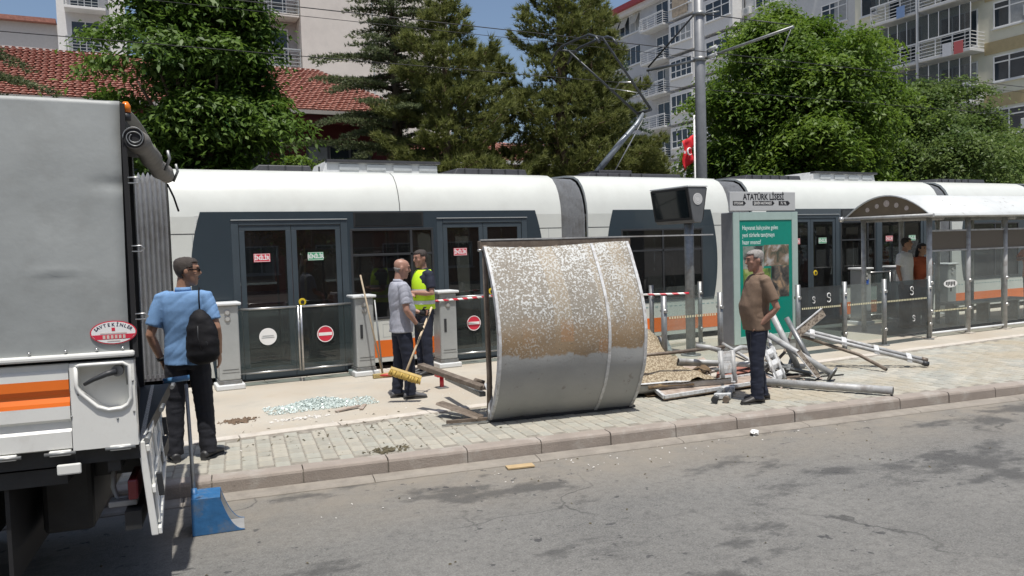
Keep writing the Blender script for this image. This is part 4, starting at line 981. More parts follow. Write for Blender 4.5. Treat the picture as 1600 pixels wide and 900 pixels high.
litter('dirt_heap', 1.10, 8.87, .09, .06, 160, .006, .03, M_dirt, 'small heap of brown dirt on the platform')
litter('plaster_chips', 1.75, 8.62, .20, .05, 90, .004, .022, M_chip, 'white plaster chips beside the crumbled glass')
litter('leaf_litter', 2.12, 6.78, .09, .05, 160, .004, .02, M_twig, 'clump of dark dry leaves by the kerb', el=1.6)
litter('grit', 2.2, 7.6, .8, .35, 260, .002, .012, M_twig, 'scattered grit and twigs over the pavers', el=2.2)
litter('grit', 2.3, 8.6, 1.2, .5, 200, .002, .010, M_chip, 'pale chips scattered over the platform')
litter('gutter_chips', 5.0, 5.8, 2.2, .16, 130, .002, .011, M_chip, 'pale stone chips in the gutter', z=.006)
litter('gutter_chips', 4.0, 5.2, 2.2, .8, 120, .002, .012, M_twig, 'dark grit scattered on the road', z=.004)
litter('rubble', 7.2, 7.4, .45, .25, 220, .006, .04, M_torn, 'brown rubble crumbs under the pipe pile', el=1.5)
# crumpled paper in the gutter, broken wooden bit, yellow board by the kerb
def crumple(c, s, m_, name, label, cat):
    mb = MB(); mb.ell(c, s, s*.7, s*.45, 10, 6)
    mb.v = [tuple(V3(p)+V3((noise.noise(V3(p)*40), noise.noise(V3(p)*40+V3((5, 0, 0))), noise.noise(V3(p)*40+V3((0, 7, 0)))))*s*.5) for p in mb.v]; mb.sm = [False]*len(mb.f)
    tag(mb.build(name, m_), label, cat)
crumple((5.62, 5.84, .032), .05, M_paper, 'crumpled_paper', 'crumpled white paper lying against the kerb', 'litter')
mb = MB().bar((2.12, 8.70, .165), (2.42, 8.80, .18), .05, .018).bar((2.40, 8.66, .162), (2.52, 8.92, .162), .04, .016); tag(mb.build('broken_wood', M_torn, bev=.003), 'broken bits of wood beside the crumbled glass', 'wood')
mb = MB().bar((2.98, 6.12, .012), (3.22, 6.07, .014), .10, .012); tag(mb.build('wood_scrap', mat('yellow_scrap', (.45, .33, .18), .8)), 'flat yellowish scrap lying in the gutter', 'scrap')

# two broom handles leaning on the second pillar, red-handled tool on the ground
def lean_broom(p, q, label, m_, hd=True):
    t = thing('leaning_broom', q, label, 'broom'); p, q = V3(p), V3(q)
    MB().tube([p, q], .0125, 10).build('handle', m_, t)
    if hd: MB().box((q.x-.14, q.y-.03, .152), (q.x+.14, q.y+.03, .215)).build('brush_head', mat('straw_brush', (.38, .29, .12), .9, var=.3, scale=60, bump=.5), t, bev=.008)
M_wood = mat('wood_handle', (.36, .29, .20), .6, var=.15, scale=20)
lean_broom((3.10, 10.95, 1.62), (3.30, 10.72, .21), 'long wooden broom leaning against a gate pillar', M_wood)
lean_broom((3.30, 10.97, 1.25), (3.36, 10.90, .16), 'short metal rod leaning against a gate pillar', M_galv, hd=False)
t = thing('red_handled_tool', (3.5, 10.8, .15), 'red-handled tool lying on the platform behind the broom', 'tool')
MB().tube([(3.20, 10.72, .19), (3.55, 10.66, .19)], .022, 10).build('handle', mat('red_plastic', (.5, .05, .035), .4), t); MB().tube([(3.55, 10.66, .19), (3.9, 10.62, .18)], .018, 8).build('shaft', M_galv, t)
t = thing('small_red_jack', (3.70, 9.45, .15), 'small red metal stand on the platform beside the bent post', 'stand')
MB().tube([(3.70, 9.45, .15), (3.70, 9.45, .30)], .028, 12).build('column', mat('red_metal', (.55, .03, .04), .35), t)
MB().box((3.62, 9.39, .30), (3.78, 9.51, .345)).build('head', MATS['red_metal'], t, bev=.008); MB().box((3.63, 9.38, .15), (3.77, 9.52, .165)).build('foot', M_galv, t, bev=.004)

# blue long-handled dustpan standing on the road
t = thing('dustpan', (.55, 5.85, 0), 'blue long-handled metal dustpan standing on the road behind the truck', 'dustpan')
M_blue = mat('blue_enamel', (.03, .135, .31), .45, var=.2, scale=10, bump=.15, bscale=20, stain=(.16, .17, .17), sscale=7, smix=.6)
M_pan = mat('pan_inside', (.38, .38, .37), .5, metal=.4, var=.15, scale=10)
# left wall, right wall (curved lip), back
def sidecurve(x):
    return [(x, 5.70, .004), (x, 5.70, .03), (x, 5.73, .09), (x, 5.78, .16), (x, 5.84, .22), (x, 5.90, .265), (x, 5.98, .27), (x, 6.02, .26), (x, 6.04, .004)]
# the pan opens towards +x : a scoop with blue back and flank, pale inside curving down to the right
rot = Matrix.Translation((.405, 5.93, 0)) @ Matrix.Rotation(-.12, 4, 'Z') @ Matrix.Scale(.9, 4)
def cv(s): return (.20+.17*s, .014+.268*(1-s)**2.2)
sc = [[(cv(k/10)[0]-.012, -.138, cv(k/10)[1]), (cv(k/10)[0]-.012, .138, cv(k/10)[1])] for k in range(11)]
sc = [[(.0, -.138, .010), (.0, .138, .010)], [(.34, -.138, .010), (.34, .138, .010)]]
mb = MB().box((0, -.138, .004), (.37, .138, .010)); mb.xf(rot); mb.build('scoop_plate', M_pan, t)
fl = MB()
for y, tp in ((-.145, 1), (.140, 1)):
    poly = [(-.005, y, .003), (-.005, y, .285)]+[(cv(q)[0], y, cv(q)[1]) for q in np.linspace(0, 1, 11)]+[(.375, y, .003)]
    fl.prism(poly, (0, .006, 0))
fl.box((-.012, -.145, .003), (-.004, .146, .285)); fl.xf(rot); fl.build('pan_body', M_blue, t, bev=.002)
il = MB()
il.prism([(.004, .1385, .010), (.004, .1385, .28)]+[(cv(q)[0]-.004, .1385, cv(q)[1]-.002) for q in np.linspace(0, 1, 11)], (0, .001, 0)).xf(rot); il.build('pan_lining', M_pan, t)
hd_ = MB().prism([(-.01, -.145, .285), (.20, -.145, .280), (.20, .146, .280), (-.01, .146, .285)], (0, 0, .006)).xf(rot); hd_.build('pan_hood', M_blue, t)
MB().tube([(.412, 5.94, .25), (.418, 6.13, .58), (.425, 6.37, .985)], .0135, 12).build('handle', M_galv, t)
MB().tube([(.411, 5.925, .20), (.413, 5.955, .30)], .022, 12).build('socket', M_blue, t)
# ================================================================ TRUCK (parked against the kerb, tail towards the wreckage)
T0 = V3((.06, 4.50, 0)); TF = -KD; TV = KN; TW = 2.05; TL = 3.7
def tr(u, v, z): return T0+TF*u+TV*v+V3((0, 0, z))
truck = thing('dropside_truck', tr(1.8, 1.0, 0), 'white dropside truck with grey tarpaulin cover, orange stripe and lowered tailgate', 'truck')
M_tarp = mat('grey_tarpaulin', (.325, .342, .335), .5, var=.08, scale=1.6, bump=.22, bscale=6, spec=.4, stain=(.27, .28, .27), sscale=3.5, smix=.55)
M_tarpin = mat('cover_inside_shade', (.045, .047, .05), .8, var=.2)  # near-black, shade inside the cover put into the colour
M_tw = mat('truck_white', (.72, .72, .68), .35, var=.05, scale=3, coat=.3, stain=(.45, .41, .35), sscale=4, smix=.35, sthr=(.56, .72))
M_chs = mat('chassis_black', (.02, .021, .022), .6, var=.3, scale=10, stain=(.035, .03, .026), sscale=6, smix=.5)
def tbox(u0, u1, v0, v1, z0, z1): return MB().obox(tr(u0, v0, z0), TF*(u1-u0), TV*(v1-v0), (0, 0, z1-z0))
tbox(0.0, TL, .03, TW-.03, .90, .985).build('deck', M_chs, truck)
# tarpaulin: near side with slight sag, roof, far side, front; open at the back
def sheet(name, fn, nu, nv, m_, th):
    g = [[fn(i/nu, j/nv) for j in range(nv+1)] for i in range(nu+1)]; n = nv+1
    mb = MB().add([p for r in g for p in r], [(i*n+j, i*n+j+1, (i+1)*n+j+1, (i+1)*n+j) for i in range(nu) for j in range(nv)], True)
    o = mb.build(name, m_, truck); s_ = o.modifiers.new('solid', 'SOLIDIFY'); s_.thickness = th; s_.offset = 0; return o
def near(s, t):
    u = .008+TL*s; z = 1.455+1.30*t; bulge = .012*math.sin(PI*t)*math.sin(6*s+1)+.006*noise.noise(V3((u*3, z*3, 0)))
    dnt = -.006*math.exp(-((u-.30)/.07)**2-((z-1.86+(u-.3)*.15)/.014)**2)-.014*math.exp(-((u-.05)/.07)**2-((z-2.33)/.03)**2)+.005*math.exp(-((u-.32)/.10)**2-((z-1.89)/.02)**2)
    return tr(u+.012*(1-t), -.018-bulge+dnt*-1+.03*t*t, z+.012*math.sin(2.3*s*TL)*t)
sheet('tarpaulin_side', near, 60, 60, M_tarp, .004)
sheet('tarpaulin_roof', lambda s, t: tr(.01+TL*s, .012+(TW-.02)*t, 2.755+.05*math.sin(PI*t)), 12, 12, M_tarp, .004)
sheet('tarpaulin_side', lambda s, t: tr(.17+(TL-.16)*s, TW-.005, 1.455+1.30*t), 6, 6, M_tarp, .004)
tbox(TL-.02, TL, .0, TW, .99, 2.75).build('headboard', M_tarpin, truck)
tbox(.04, TL-.03, .055, .062, 1.0, 2.70).build('inner_shade_sheet', M_tarpin, truck); tbox(.18, TL-.03, TW-.05, TW-.04, 1.0, 2.72).build('inner_shade_sheet', M_tarpin, truck); tbox(.04, TL-.03, .04, TW-.05, 2.70, 2.72).build('inner_shade_sheet', M_tarpin, truck)  # dark sheets inside the cover, painted as its shade
# rear frame hoop
for v, u in ((.065, .01), (TW-.09, .17)): tbox(u, u+.05, v, v+.05, .985, 2.72).build('rear_post', M_chs, truck)
tbox(.01, .05, .1, TW-.14, 2.64, 2.70).build('rear_bow', M_chs, truck)
# strip of black webbing and wire loops along the rear edge of the cover
MB().obox(tr(.004, -.02, 1.44), TF*-.022, TV*.03, (0, 0, 1.30)).build('edge_webbing', M_black, truck)
for z in (2.35, 2.0, 1.65):
    a = tr(-.012, -.028, z); MB().tube([a+TF*-.005+V3((0, 0, .014)), a-TF*.05+V3((0, 0, .015)), a-TF*.066, a-TF*.05-V3((0, 0, .015)), a+TF*-.005-V3((0, 0, .014))], .004, 6).build('wire_loop', M_steel, truck)
# rolled-up rear flap with spiral end
ro = []
for k in range(13):
    s = k/12; ro.append(tr(-.055-.02*math.sin(PI*s), -.02+(TW+.03)*s, 2.565-.03*math.sin(PI*s)+.012*math.sin(9*s)))
rl_ = MB().tube(ro, [.054+.008*math.sin(k*2.1) for k in range(13)], 18).build('rolled_flap', mat('brown_tarpaulin', (.19, .178, .16), .65, var=.15, scale=6, bump=.3, bscale=14), truck)
sp = []
for a in np.linspace(0, 13.5, 80):
    q = .049-.0020*a+.004*math.sin(.8*a+.5); sp.append(ro[0]-TV*.012+TF*q*math.cos(a)+V3((0, 0, (q+.006*math.sin(.5*a))*math.sin(a))))
MB().tube(sp, .0032, 5).build('spiral_edge', M_galv, rl_)
MB().disc(ro[0]-TV*.004, .050, -TV, 18, .003).build('dark_core', M_black, rl_)
MB().tube([ro[-1]+V3((0, 0, -.06)), ro[-1]+TF*-.04+V3((0, 0, -.16)), ro[-1]+TF*-.07+V3((0, 0, -.27))], .008, 6).build('strap', M_black, rl_)
for k in (4, 8): MB().tube([ro[k]+TF*-.09+V3((0, 0, .05)), ro[k]+TF*-.10, ro[k]+TF*-.07+V3((0, 0, -.07))], .010, 6).build('strap_buckle', M_galv, rl_)
# amber beacon
b_ = MB().tube([tr(-.02, .02, 2.66), tr(-.02, .02, 2.70)], .022, 12).build('beacon_base', M_dark, truck)
MB().tube([tr(-.02, .02, 2.70), tr(-.02, .02, 2.735), tr(-.02, .02, 2.755)], [.024, .023, .012], 14).build('amber_beacon', mat('amber_lens', (.75, .2, .015), .2, var=.05), truck)
# dropside: pressed profile, white with orange stripe, hem rail of the cover on top
PF = [(.004, .992), (.022, 1.0), (.022, 1.085), (.006, 1.10), (.006, 1.135), (.024, 1.15), (.024, 1.205), (.024, 1.215), (.020, 1.235), (.008, 1.262), (.008, 1.275), (.022, 1.30), (.022, 1.338), (.022, 1.35), (.022, 1.385), (.006, 1.40), (.006, 1.425), (.0, 1.43)]
def drop(u0, u1, z0, z1, m_, name, off=0.):
    p = [(o+off, z) for o, z in PF if z0-1e-6 <= z <= z1+1e-6]; n = len(p)
    mb = MB(); r0 = [tr(u0, -o, z) for o, z in p]+[tr(u0, .02, p[-1][1]), tr(u0, .02, p[0][1])]; r1 = [tr(u1, -o, z) for o, z in p]+[tr(u1, .02, p[-1][1]), tr(u1, .02, p[0][1])]
    mb.loft([r0, r1], True, False); return mb.build(name, m_, truck)
drop(.305, TL, .992, 1.215, M_tw, 'dropside'); drop(.305, TL, 1.215, 1.35, M_orange, 'orange_stripe'); drop(.305, TL, 1.35, 1.43, M_tw, 'dropside')
MB().obox(tr(-.005, -.045, 1.448), TF*TL, TV*.05, (0, 0, .030)).build('cover_rail', M_tw, truck, bev=.010)
for u in (.05, .17, .31, .47, .62): MB().ell(tr(u, -.028, 1.492), .008, .008, .008, 8, 5).build('lacing_stud', M_steel, truck)
# corner panel with the recessed latch
pk = [(.262, 1.405), (.245, 1.412), (.06, 1.412), (.032, 1.395), (.028, 1.24), (.045, 1.205), (.075, 1.188), (.135, 1.185), (.175, 1.205), (.25, 1.285), (.265, 1.31)]
outer = [(.30, 1.43), (.0, 1.43), (.0, .992), (.30, .992)]
cp = MB()
ou = [(.30, 1.43), (.0, 1.43), (.0, 1.10), (.30, 1.10)]
cp.add([tr(u, -.030, z) for u, z in [(.262, 1.43)]+ou[1:]+[ou[0], (.262, 1.43)]+[pk[0]]+pk[:0:-1]+[pk[0]]], [tuple(range(4+2+len(pk)+1))])
cp.obox(tr(.0, -.030, .985), TF*.30, TV*.05, (0, 0, .115))
cp.obox(tr(.0, -.030, 1.10), TF*.003, TV*.05, (0, 0, .33)); cp.obox(tr(.297, -.030, 1.10), TF*.003, TV*.05, (0, 0, .33)); cp.obox(tr(.0, -.030, 1.427), TF*.30, TV*.05, (0, 0, .003))
# pocket walls and floor
n = len(pk); cp.add([tr(u, -.030, z) for u, z in pk]+[tr(u, .030, z) for u, z in pk], [(i, n+i, n+(i+1) % n, (i+1) % n) for i in range(n)])
cp.add([tr(u, .030, z) for u, z in pk], [tuple(range(n))])
cpo = cp.build('corner_panel', M_tw, truck)
rim = [tr(u+(.006 if u > .15 else -.006), -.034, z+(.006 if z > 1.3 else -.006)) for u, z in pk]; rim.append(rim[0])
MB().tube(rim, .0095, 8).build('pocket_rim', M_tw, cpo)
lt = MB().disc(tr(.082, .005, 1.375), .030, -TV, 20, .022).build('latch', M_galv, truck, bev=.004)
MB().tube([tr(.085, -.028, 1.375), tr(.13, -.036, 1.365), tr(.19, -.038, 1.342), tr(.235, -.03, 1.318)], [.017, .015, .012, .009], 10).build('latch_lever', M_dark, lt)
MB().tube([tr(.065, .0, 1.395), tr(.04, -.01, 1.40), tr(.035, -.015, 1.30)], .009, 8).build('latch_hook', M_galv, lt)
for u, z in ((.263, 1.27), (.012, 1.32), (.012, 1.16), (.09, 1.13), (.30, 1.16)): MB().ell(tr(u, -.031, z), .006, .006, .006, 8, 5).build('rivet', M_galv, cpo)
# oval sticker
so = tr(.088, -.028, 1.575)
sk = MB().prism([so+TF*(.108*math.cos(a))+V3((0, 0, .060*math.sin(a))) for a in np.linspace(0, 2*PI, 33)[:-1]], -TV*.002).build('oval_sticker', M_red, truck, label='white and red oval dealer sticker')
MB().prism([so-TV*.0021+TF*(.102*math.cos(a))+V3((0, 0, .055*math.sin(a))) for a in np.linspace(0, 2*PI, 33)[:-1]], -TV*.0008).build('sticker_field', M_paper, sk)
zz = [(-.010), (-.034)]
bandp = [so-TV*.0030+TF*(sx*.102*math.sqrt(1-(z/.055)**2))+V3((0, 0, z)) for z, sx in ((zz[0], 1), (zz[0], -1), (zz[1], -1), (zz[1], 1))]
MB().prism(bandp, -TV*.0006).build('sticker_band', M_red, sk)
word = 'SAVTEKİNLER'; tm = MB()
for k, ch in enumerate(word):
    a = math.radians(155-(130/(len(word)-1))*k); c = so-TV*.0034-TF*(.084*math.cos(a))+V3((0, 0, .038*math.sin(a)-.006)); tl = (math.pi/2-a)*.62
    uu = (-TF)*math.cos(tl)-V3((0, 0, 1))*math.sin(tl); vv = V3((0, 0, 1))*math.cos(tl)+(-TF)*math.sin(tl)
    lettering(tm, ch, .024, c, uu, vv, bold=.0008, sx=.9)
tm.build('lettering', mat('navy_print', (.02, .02, .06), .5), sk)
MB().obox(so-TV*.0034-TF*.008+V3((0, 0, .008)), TF*.016, -TV*.0005, (0, 0, .017)).build('small_flag', M_red, sk)
lm = MB()
for k in range(6): lm.obox(so-TV*.0042-TF*(-.05+.0185*k)+V3((0, 0, -.031)), TF*-.012, -TV*.0004, (0, 0, .018))
lm.obox(so-TV*.0042+TF*.062+V3((0, 0, -.004)), TF*-.124, -TV*.0004, (0, 0, .003)); lm.obox(so-TV*.0042+TF*.03+V3((0, 0, -.044)), TF*-.06, -TV*.0004, (0, 0, .0035))
lm.build('small_print', mat('pale_print', (.6, .5, .45), .5), sk)
# hinges under the dropside
for u in (.085, .36, .60):
    h_ = MB().obox(tr(u-.05, -.035, .965), TF*.10, TV*.03, (0, 0, .028)).build('hinge', M_tw, truck, bev=.006)
    MB().tube([tr(u-.07, -.030, .978), tr(u+.07, -.030, .978)], .009, 8).build('hinge_pin', M_galv, h_)
MB().obox(tr(.27, -.03, .865), TF*.11, TV*.02, (0, 0, .055)).build('side_marker_bracket', M_tw, truck, bev=.008)
# tailgate hanging open
g0, g1 = tr(.012, .03, .985), tr(-.032, .03, .475); gd = g1-g0; gn = -TF
TGV = (TV+TF*.062); tg = MB().obox(g0, gd, TGV*(TW-.06), gn*.035).build('tailgate', M_tw, truck, bev=.006)
for s in (.04, .48, .92): MB().obox(g0+gd*s+gn*.036, gd*.07, TGV*(TW-.06), gn*.018).build('tailgate_rib', M_tw, tg, bev=.004)
for v in (.05, .7, 1.4, 1.93): MB().obox(g0+gd*.1+TGV*v+gn*.037, gd*.8, TV*.045, gn*.014).build('tailgate_stay', M_tw, tg, bev=.004)
for v in (.15, 1.75): MB().obox(g0+gd*.42+TGV*v+gn*.055, gd*.25, TV*.03, gn*.03).build('tailgate_latch', M_dark, tg, bev=.004)
for v in (.12, 1.0, 1.9): MB().tube([tr(-.03, v-.08, .985), tr(-.03, v+.08, .985)], .016, 8).build('tailgate_hinge', M_galv, truck)
MB().tube([tr(.02, 1.72, 1.05), tr(-.16, 1.74, 1.06)], .020, 10).build('blue_bar', mat('blue_bar_paint', (.06, .16, .30), .4), truck)
MB().tube([tr(.03, .10, 1.43), tr(.0, .09, 1.25), tr(.02, .10, 1.08)], .010, 6).build('tail_strap', M_black, truck)
# chassis, wheels, rear lamp, guards
tbox(.30, .56, .45, TW-.10, .42, .84).build('underbody_dark_box', M_chs, truck, bev=.03)  # added dark box, keeps light out of the gap under the deck
for v in (.55, 1.45): tbox(.05, TL+1.8, v, v+.09, .70, .90).build('chassis_rail', M_chs, truck)
for u in (.1, .9, 1.9, 2.9): tbox(u, u+.06, .05, TW-.05, .84, .90).build('cross_member', M_chs, truck)
tbox(.02, .10, .1, TW-.1, .50, .60).build('underrun_bar', M_chs, truck)
ua = MB().tube([tr(.16, .28, .84), tr(.17, .26, .70), tr(.15, .24, .64), tr(.07, .24, .635), tr(.05, .25, .70)], .016, 6).build('step_bracket', mat('bracket_grey', (.3, .3, .29), .5), truck)
MB().obox(tr(.045, .16, .615), TF*.14, TV*.10, (0, 0, .03)).build('step_plate', MATS['bracket_grey'], truck, bev=.005)
MB().obox(tr(.03, .10, .66), TF*.05, TV*.30, (0, 0, .11)).build('rear_lamp', mat('lamp_red', (.16, .015, .02), .25), truck, bev=.01)
MB().obox(tr(.62, .08, .30), TF*.02, TV*1.9, (0, 0, .55)).build('mud_flap', M_black, truck)
M_tyre = mat('tyre_rubber', (.016, .016, .016), .85, var=.3, bump=.3, bscale=40)
for u, vv in ((1.35, (.14, .40)), (1.35, (1.62, 1.88)), (4.9, (.10, .33)), (4.9, (1.72, 1.95))):
    c0, c1 = tr(u, vv[0], .40), tr(u, vv[1], .40)
    wl = MB().tube([c0, c0.lerp(c1, .12), c0.lerp(c1, .88), c1], [.36, .395, .395, .36], 32).build('wheel', M_tyre, truck)
    s_ = -TV if vv[0] < 1 else TV; e = c0 if vv[0] < 1 else c1
    MB().tube([e+s_*.002, e+s_*.012], .20, 24).build('rim', M_galv, wl); MB().tube([e+s_*.013, e+s_*.05], [.08, .06], 16).build('hub', M_chs, wl)
tbox(.35, 2.3, .06, 2.0, .80, .885).build('mudguard', M_chs, truck)
tbox(2.1, 2.9, .15, .55, .48, .86).build('fuel_tank', M_chs, truck, bev=.05)
# cab
cb = [(TL+.10, .55), (TL+.10, 2.2), (TL+.45, 2.32), (TL+1.15, 2.26), (TL+1.62, 1.55), (TL+1.75, 1.35), (TL+1.78, .45)]
MB().prism([tr(u, .02, z) for u, z in cb], TV*(TW-.04)).build('cab', M_tw, truck, bev=.05, seg=3)
M_cw = mat('cab_window', (.01, .012, .014), .06, var=0)
MB().prism([tr(u, .018, z) for u, z in ((TL+.55, 1.5), (TL+.55, 2.1), (TL+1.05, 2.1), (TL+1.42, 1.5))], TV*-.006).build('side_window', M_cw, truck)
MB().prism([tr(TL+1.20, .15, 2.19), tr(TL+1.20, TW-.15, 2.19), tr(TL+1.60, TW-.15, 1.60), tr(TL+1.60, .15, 1.60)], TF*.03).build('windscreen', M_cw, truck)
for v in (.2, TW-.5): MB().obox(tr(TL+1.77, v, .75), TF*.03, TV*.3, (0, 0, .18)).build('headlight', M_lens, truck, bev=.02)
# ================================================================ PEOPLE
def remeshed(mb, vox, it=6, fac=.5):
    me = bpy.data.meshes.new('tmp'); me.from_pydata(mb.v, [], mb.f); o = bpy.data.objects.new('tmp', me); COL.objects.link(o)
    r = o.modifiers.new('r', 'REMESH'); r.mode = 'VOXEL'; r.voxel_size = vox
    if it: s = o.modifiers.new('s', 'SMOOTH'); s.iterations = it; s.factor = fac
    dg = bpy.context.evaluated_depsgraph_get(); out = bpy.data.meshes.new_from_object(o.evaluated_get(dg))
    bpy.data.objects.remove(o); bpy.data.meshes.remove(me); return out
def finish(me, name, m_, M, parent=None, loc=None, disp=None):
    """bake transform M, optional cloth folds, link"""
    nv = len(me.vertices); co = np.empty(nv*3, np.float32); me.vertices.foreach_get('co', co); co = co.reshape(-1, 3)
    if disp:
        no = np.empty(nv*3, np.float32); me.vertices.foreach_get('normal', no); no = no.reshape(-1, 3)
        d = np.array([disp(V3(p)) for p in co]); co = co+no*d[:, None]
    A4 = np.array(M); co = co @ A4[:3, :3].T + A4[:3, 3]
    org = np.array(loc if loc is not None else parent.location); co = co-org
    me.vertices.foreach_set('co', co.astype(np.float32).ravel()); me.polygons.foreach_set('use_smooth', [True]*len(me.polygons))
    me.materials.clear(); me.materials.append(m_); me.name = name; me.update()
    o = bpy.data.objects.new(name, me); COL.objects.link(o)
    if parent: o.parent = parent
    else: o.location = loc
    return o
HEAD = [(0., .024, .030, -.052), (.012, .040, .046, -.046), (.035, .052, .062, -.032), (.065, .061, .076, -.018), (.10, .068, .088, -.007), (.135, .073, .096, -.001), (.165, .074, .098, .003), (.195, .069, .092, .005), (.218, .054, .074, .006), (.232, .033, .046, .006), (.239, .010, .014, .006)]
def headrings(infl=0., n=22):
    return [[((rx+infl)*math.cos(2*PI*j/n), cy+(ry+infl)*math.sin(2*PI*j/n), z+infl*(1 if z > .12 else 0)) for j in range(n)] for z, rx, ry, cy in HEAD]
M_hair = {}
def skinmat(c, k): return mat('skin_%s' % k, c, .5, var=.08, scale=14, stain=(c[0]*.8, c[1]*.62, c[2]*.55), sscale=9, smix=.35)
def cloth(name, c, rough=.85, **k): return mat('cloth_'+name, c, rough, var=.10, scale=30, bump=.15, bscale=300, **k)
def hand(mb, w_, d, nrm, curl=.35, s=1.0, side=1):
    """palm, four fingers and a thumb from wrist w_, fingers along d, palm facing nrm"""
    w_, d, nrm = V3(w_), V3(d).normalized(), V3(nrm); nrm = (nrm-d*nrm.dot(d)).normalized(); x = d.cross(nrm)*side
    rings = []
    for t_, hw, th in ((-.01, .024, .019), (.03, .036, .017), (.065, .041, .015), (.092, .039, .012)):
        c = w_+d*t_*s; rings.append([c+x*(hw*s*math.cos(2*PI*j/10))+nrm*(th*s*math.sin(2*PI*j/10)) for j in range(10)])
    mb.loft(rings, True, True)
    for k, (ox, L_) in enumerate(((.030, .070), (.010, .080), (-.010, .074), (-.029, .058))):
        p = w_+d*.085*s+x*ox*s; dr = d.copy(); pts = [p-d*.01*s]; 
        for q in range(3):
            a = curl*(.6+.5*q); dr = (dr*math.cos(a)+nrm*math.sin(a)).normalized(); p = p+dr*L_*s*(.42, .33, .25)[q]; pts.append(p)
            nrm2 = nrm
        mb.tube(pts, [.0095*s, .0092*s, .0085*s, .007*s], 7)
    p = w_+d*.03*s+x*.030*s; t1 = p+(d*.6+x*.75+nrm*.3).normalized()*.04*s; t2 = t1+(d*.9+x*.1+nrm*(.35+curl*.5)).normalized()*.034*s
    mb.tube([p-x*.012*s, t1, t2], [.013*s, .0105*s, .008*s], 7)
def person(label, base, heading, H=1.75, skin=(.36, .21, .145), shirt=None, trousers=None, shoes=(.03, .03, .032), hair=None, hairfn=None, pose=None, belly=0., vox=.0095, build=1.0, group=None, sleeve=.6, tuck=False, fem=False):
    P = dict(elbL=(.245, .02, 1.15), wriL=(.25, -.05, .90), elbR=(-.245, .02, 1.15), wriR=(-.25, -.05, .90), anL=(.10, 0), anR=(-.10, 0), knL=None, knR=None, yaw=0, pitch=0, curlL=.35, curlR=.35, hL=None, hR=None, toeL=0., toeR=0., sit=False, lean=0.)
    P.update(pose or {}); k = H/1.75
    th = math.atan2(heading[0], -heading[1]); M = Matrix.Translation(base) @ Matrix.Rotation(th, 4, 'Z') @ Matrix.Scale(k, 4)
    bx = build; lean = P['lean']
    def LN(p): return V3((p[0], p[1]-lean*max(0, p[2]-.95), p[2]))
    sh = {1: LN((.178*bx, .012, 1.415)), -1: LN((-.178*bx, .012, 1.415))}
    el = {1: V3(P['elbL']), -1: V3(P['elbR'])}; wr = {1: V3(P['wriL']), -1: V3(P['wriR'])}
    hip = {1: V3((.088, 0, .90)), -1: V3((-.088, 0, .90))}; an = {1: V3((*P['anL'], .085)), -1: V3((*P['anR'], .085))}
    if P['sit']: an = {1: V3((.1, -.42, .085)), -1: V3((-.1, -.42, .085))}
    kn = {}
    for s in (1, -1):
        q = P['knL' if s > 0 else 'knR']; kn[s] = V3(q) if q else hip[s].lerp(an[s], .5)+V3((s*.004, -.022, .0))
        if P['sit']: kn[s] = V3((s*.1, -.45, .50))
    def torso(g, top=1.485, bot=.88):
        mb = []
        for z, rx, ry, cy in ((.84, .176, .126, .006), (.88, .172, .122, .004), (.95, .170, .122, .004), (1.03, .160, .116, 0), (1.12, .164, .120, -.002), (1.22, .176, .124, .0), (1.31, .186, .124, .002), (1.38, .186, .112, .006), (1.43, .158, .092, .012), (1.465, .105, .074, .016), (1.49, .066, .060, .018)):
            if z > top or z < bot: continue
            bl = belly*math.exp(-((z-1.08)/.13)**2)
            if fem: rx *= .90 if z > 1.0 else 1.0; bl += .05*math.exp(-((z-1.27)/.06)**2); rx *= 1-.14*math.exp(-((z-1.08)/.09)**2)
            c = LN((0, cy-bl*.55, z)); mb.append([c+V3(((rx*bx+g)*(abs(math.cos(a))**.85)*math.copysign(1, math.cos(a)), (ry*bx+g+bl*.5)*math.sin(a), 0)) for a in [2*PI*j/24 for j in range(24)]])
        return mb
    HM = Matrix.Translation(LN((0, -.018, 1.515))) @ Matrix.Translation((0, .03, .05)) @ Matrix.Rotation(P['yaw'], 4, 'Z') @ Matrix.Rotation(P['pitch'], 4, 'X') @ Matrix.Translation((0, -.03, -.05))
    # --- body: one continuous skin surface
    mb = MB()
    hd = MB(); hd.loft(headrings(), True, True)
    hd.tube([(0, -.094, .155), (0, -.103, .130), (0, -.114, .108), (0, -.100, .096)], [.009, .011, .0145, .011], 8)      # nose
    hd.ell((0, -.083, .165), .052, .020, .011, 12, 6); hd.ell((0, -.082, .058), .022, .016, .010, 10, 6); hd.ell((0, -.07, .018), .026, .022, .016, 10, 6)
    for s in (1, -1): hd.ell((s*.077, .012, .120), .009, .020, .032, 10, 7); hd.ell((s*.042, -.062, .105), .024, .022, .022, 10, 6)
    hd.xf(HM); mb.add(hd.v, hd.f)
    nb = LN((0, .018, 1.43)); mb.tube([nb, LN((0, .008, 1.50)), HM @ V3((0, .018, .075))], [.066, .056, .054], 14)
    mb.loft(torso(-.022, bot=.88), True, True)
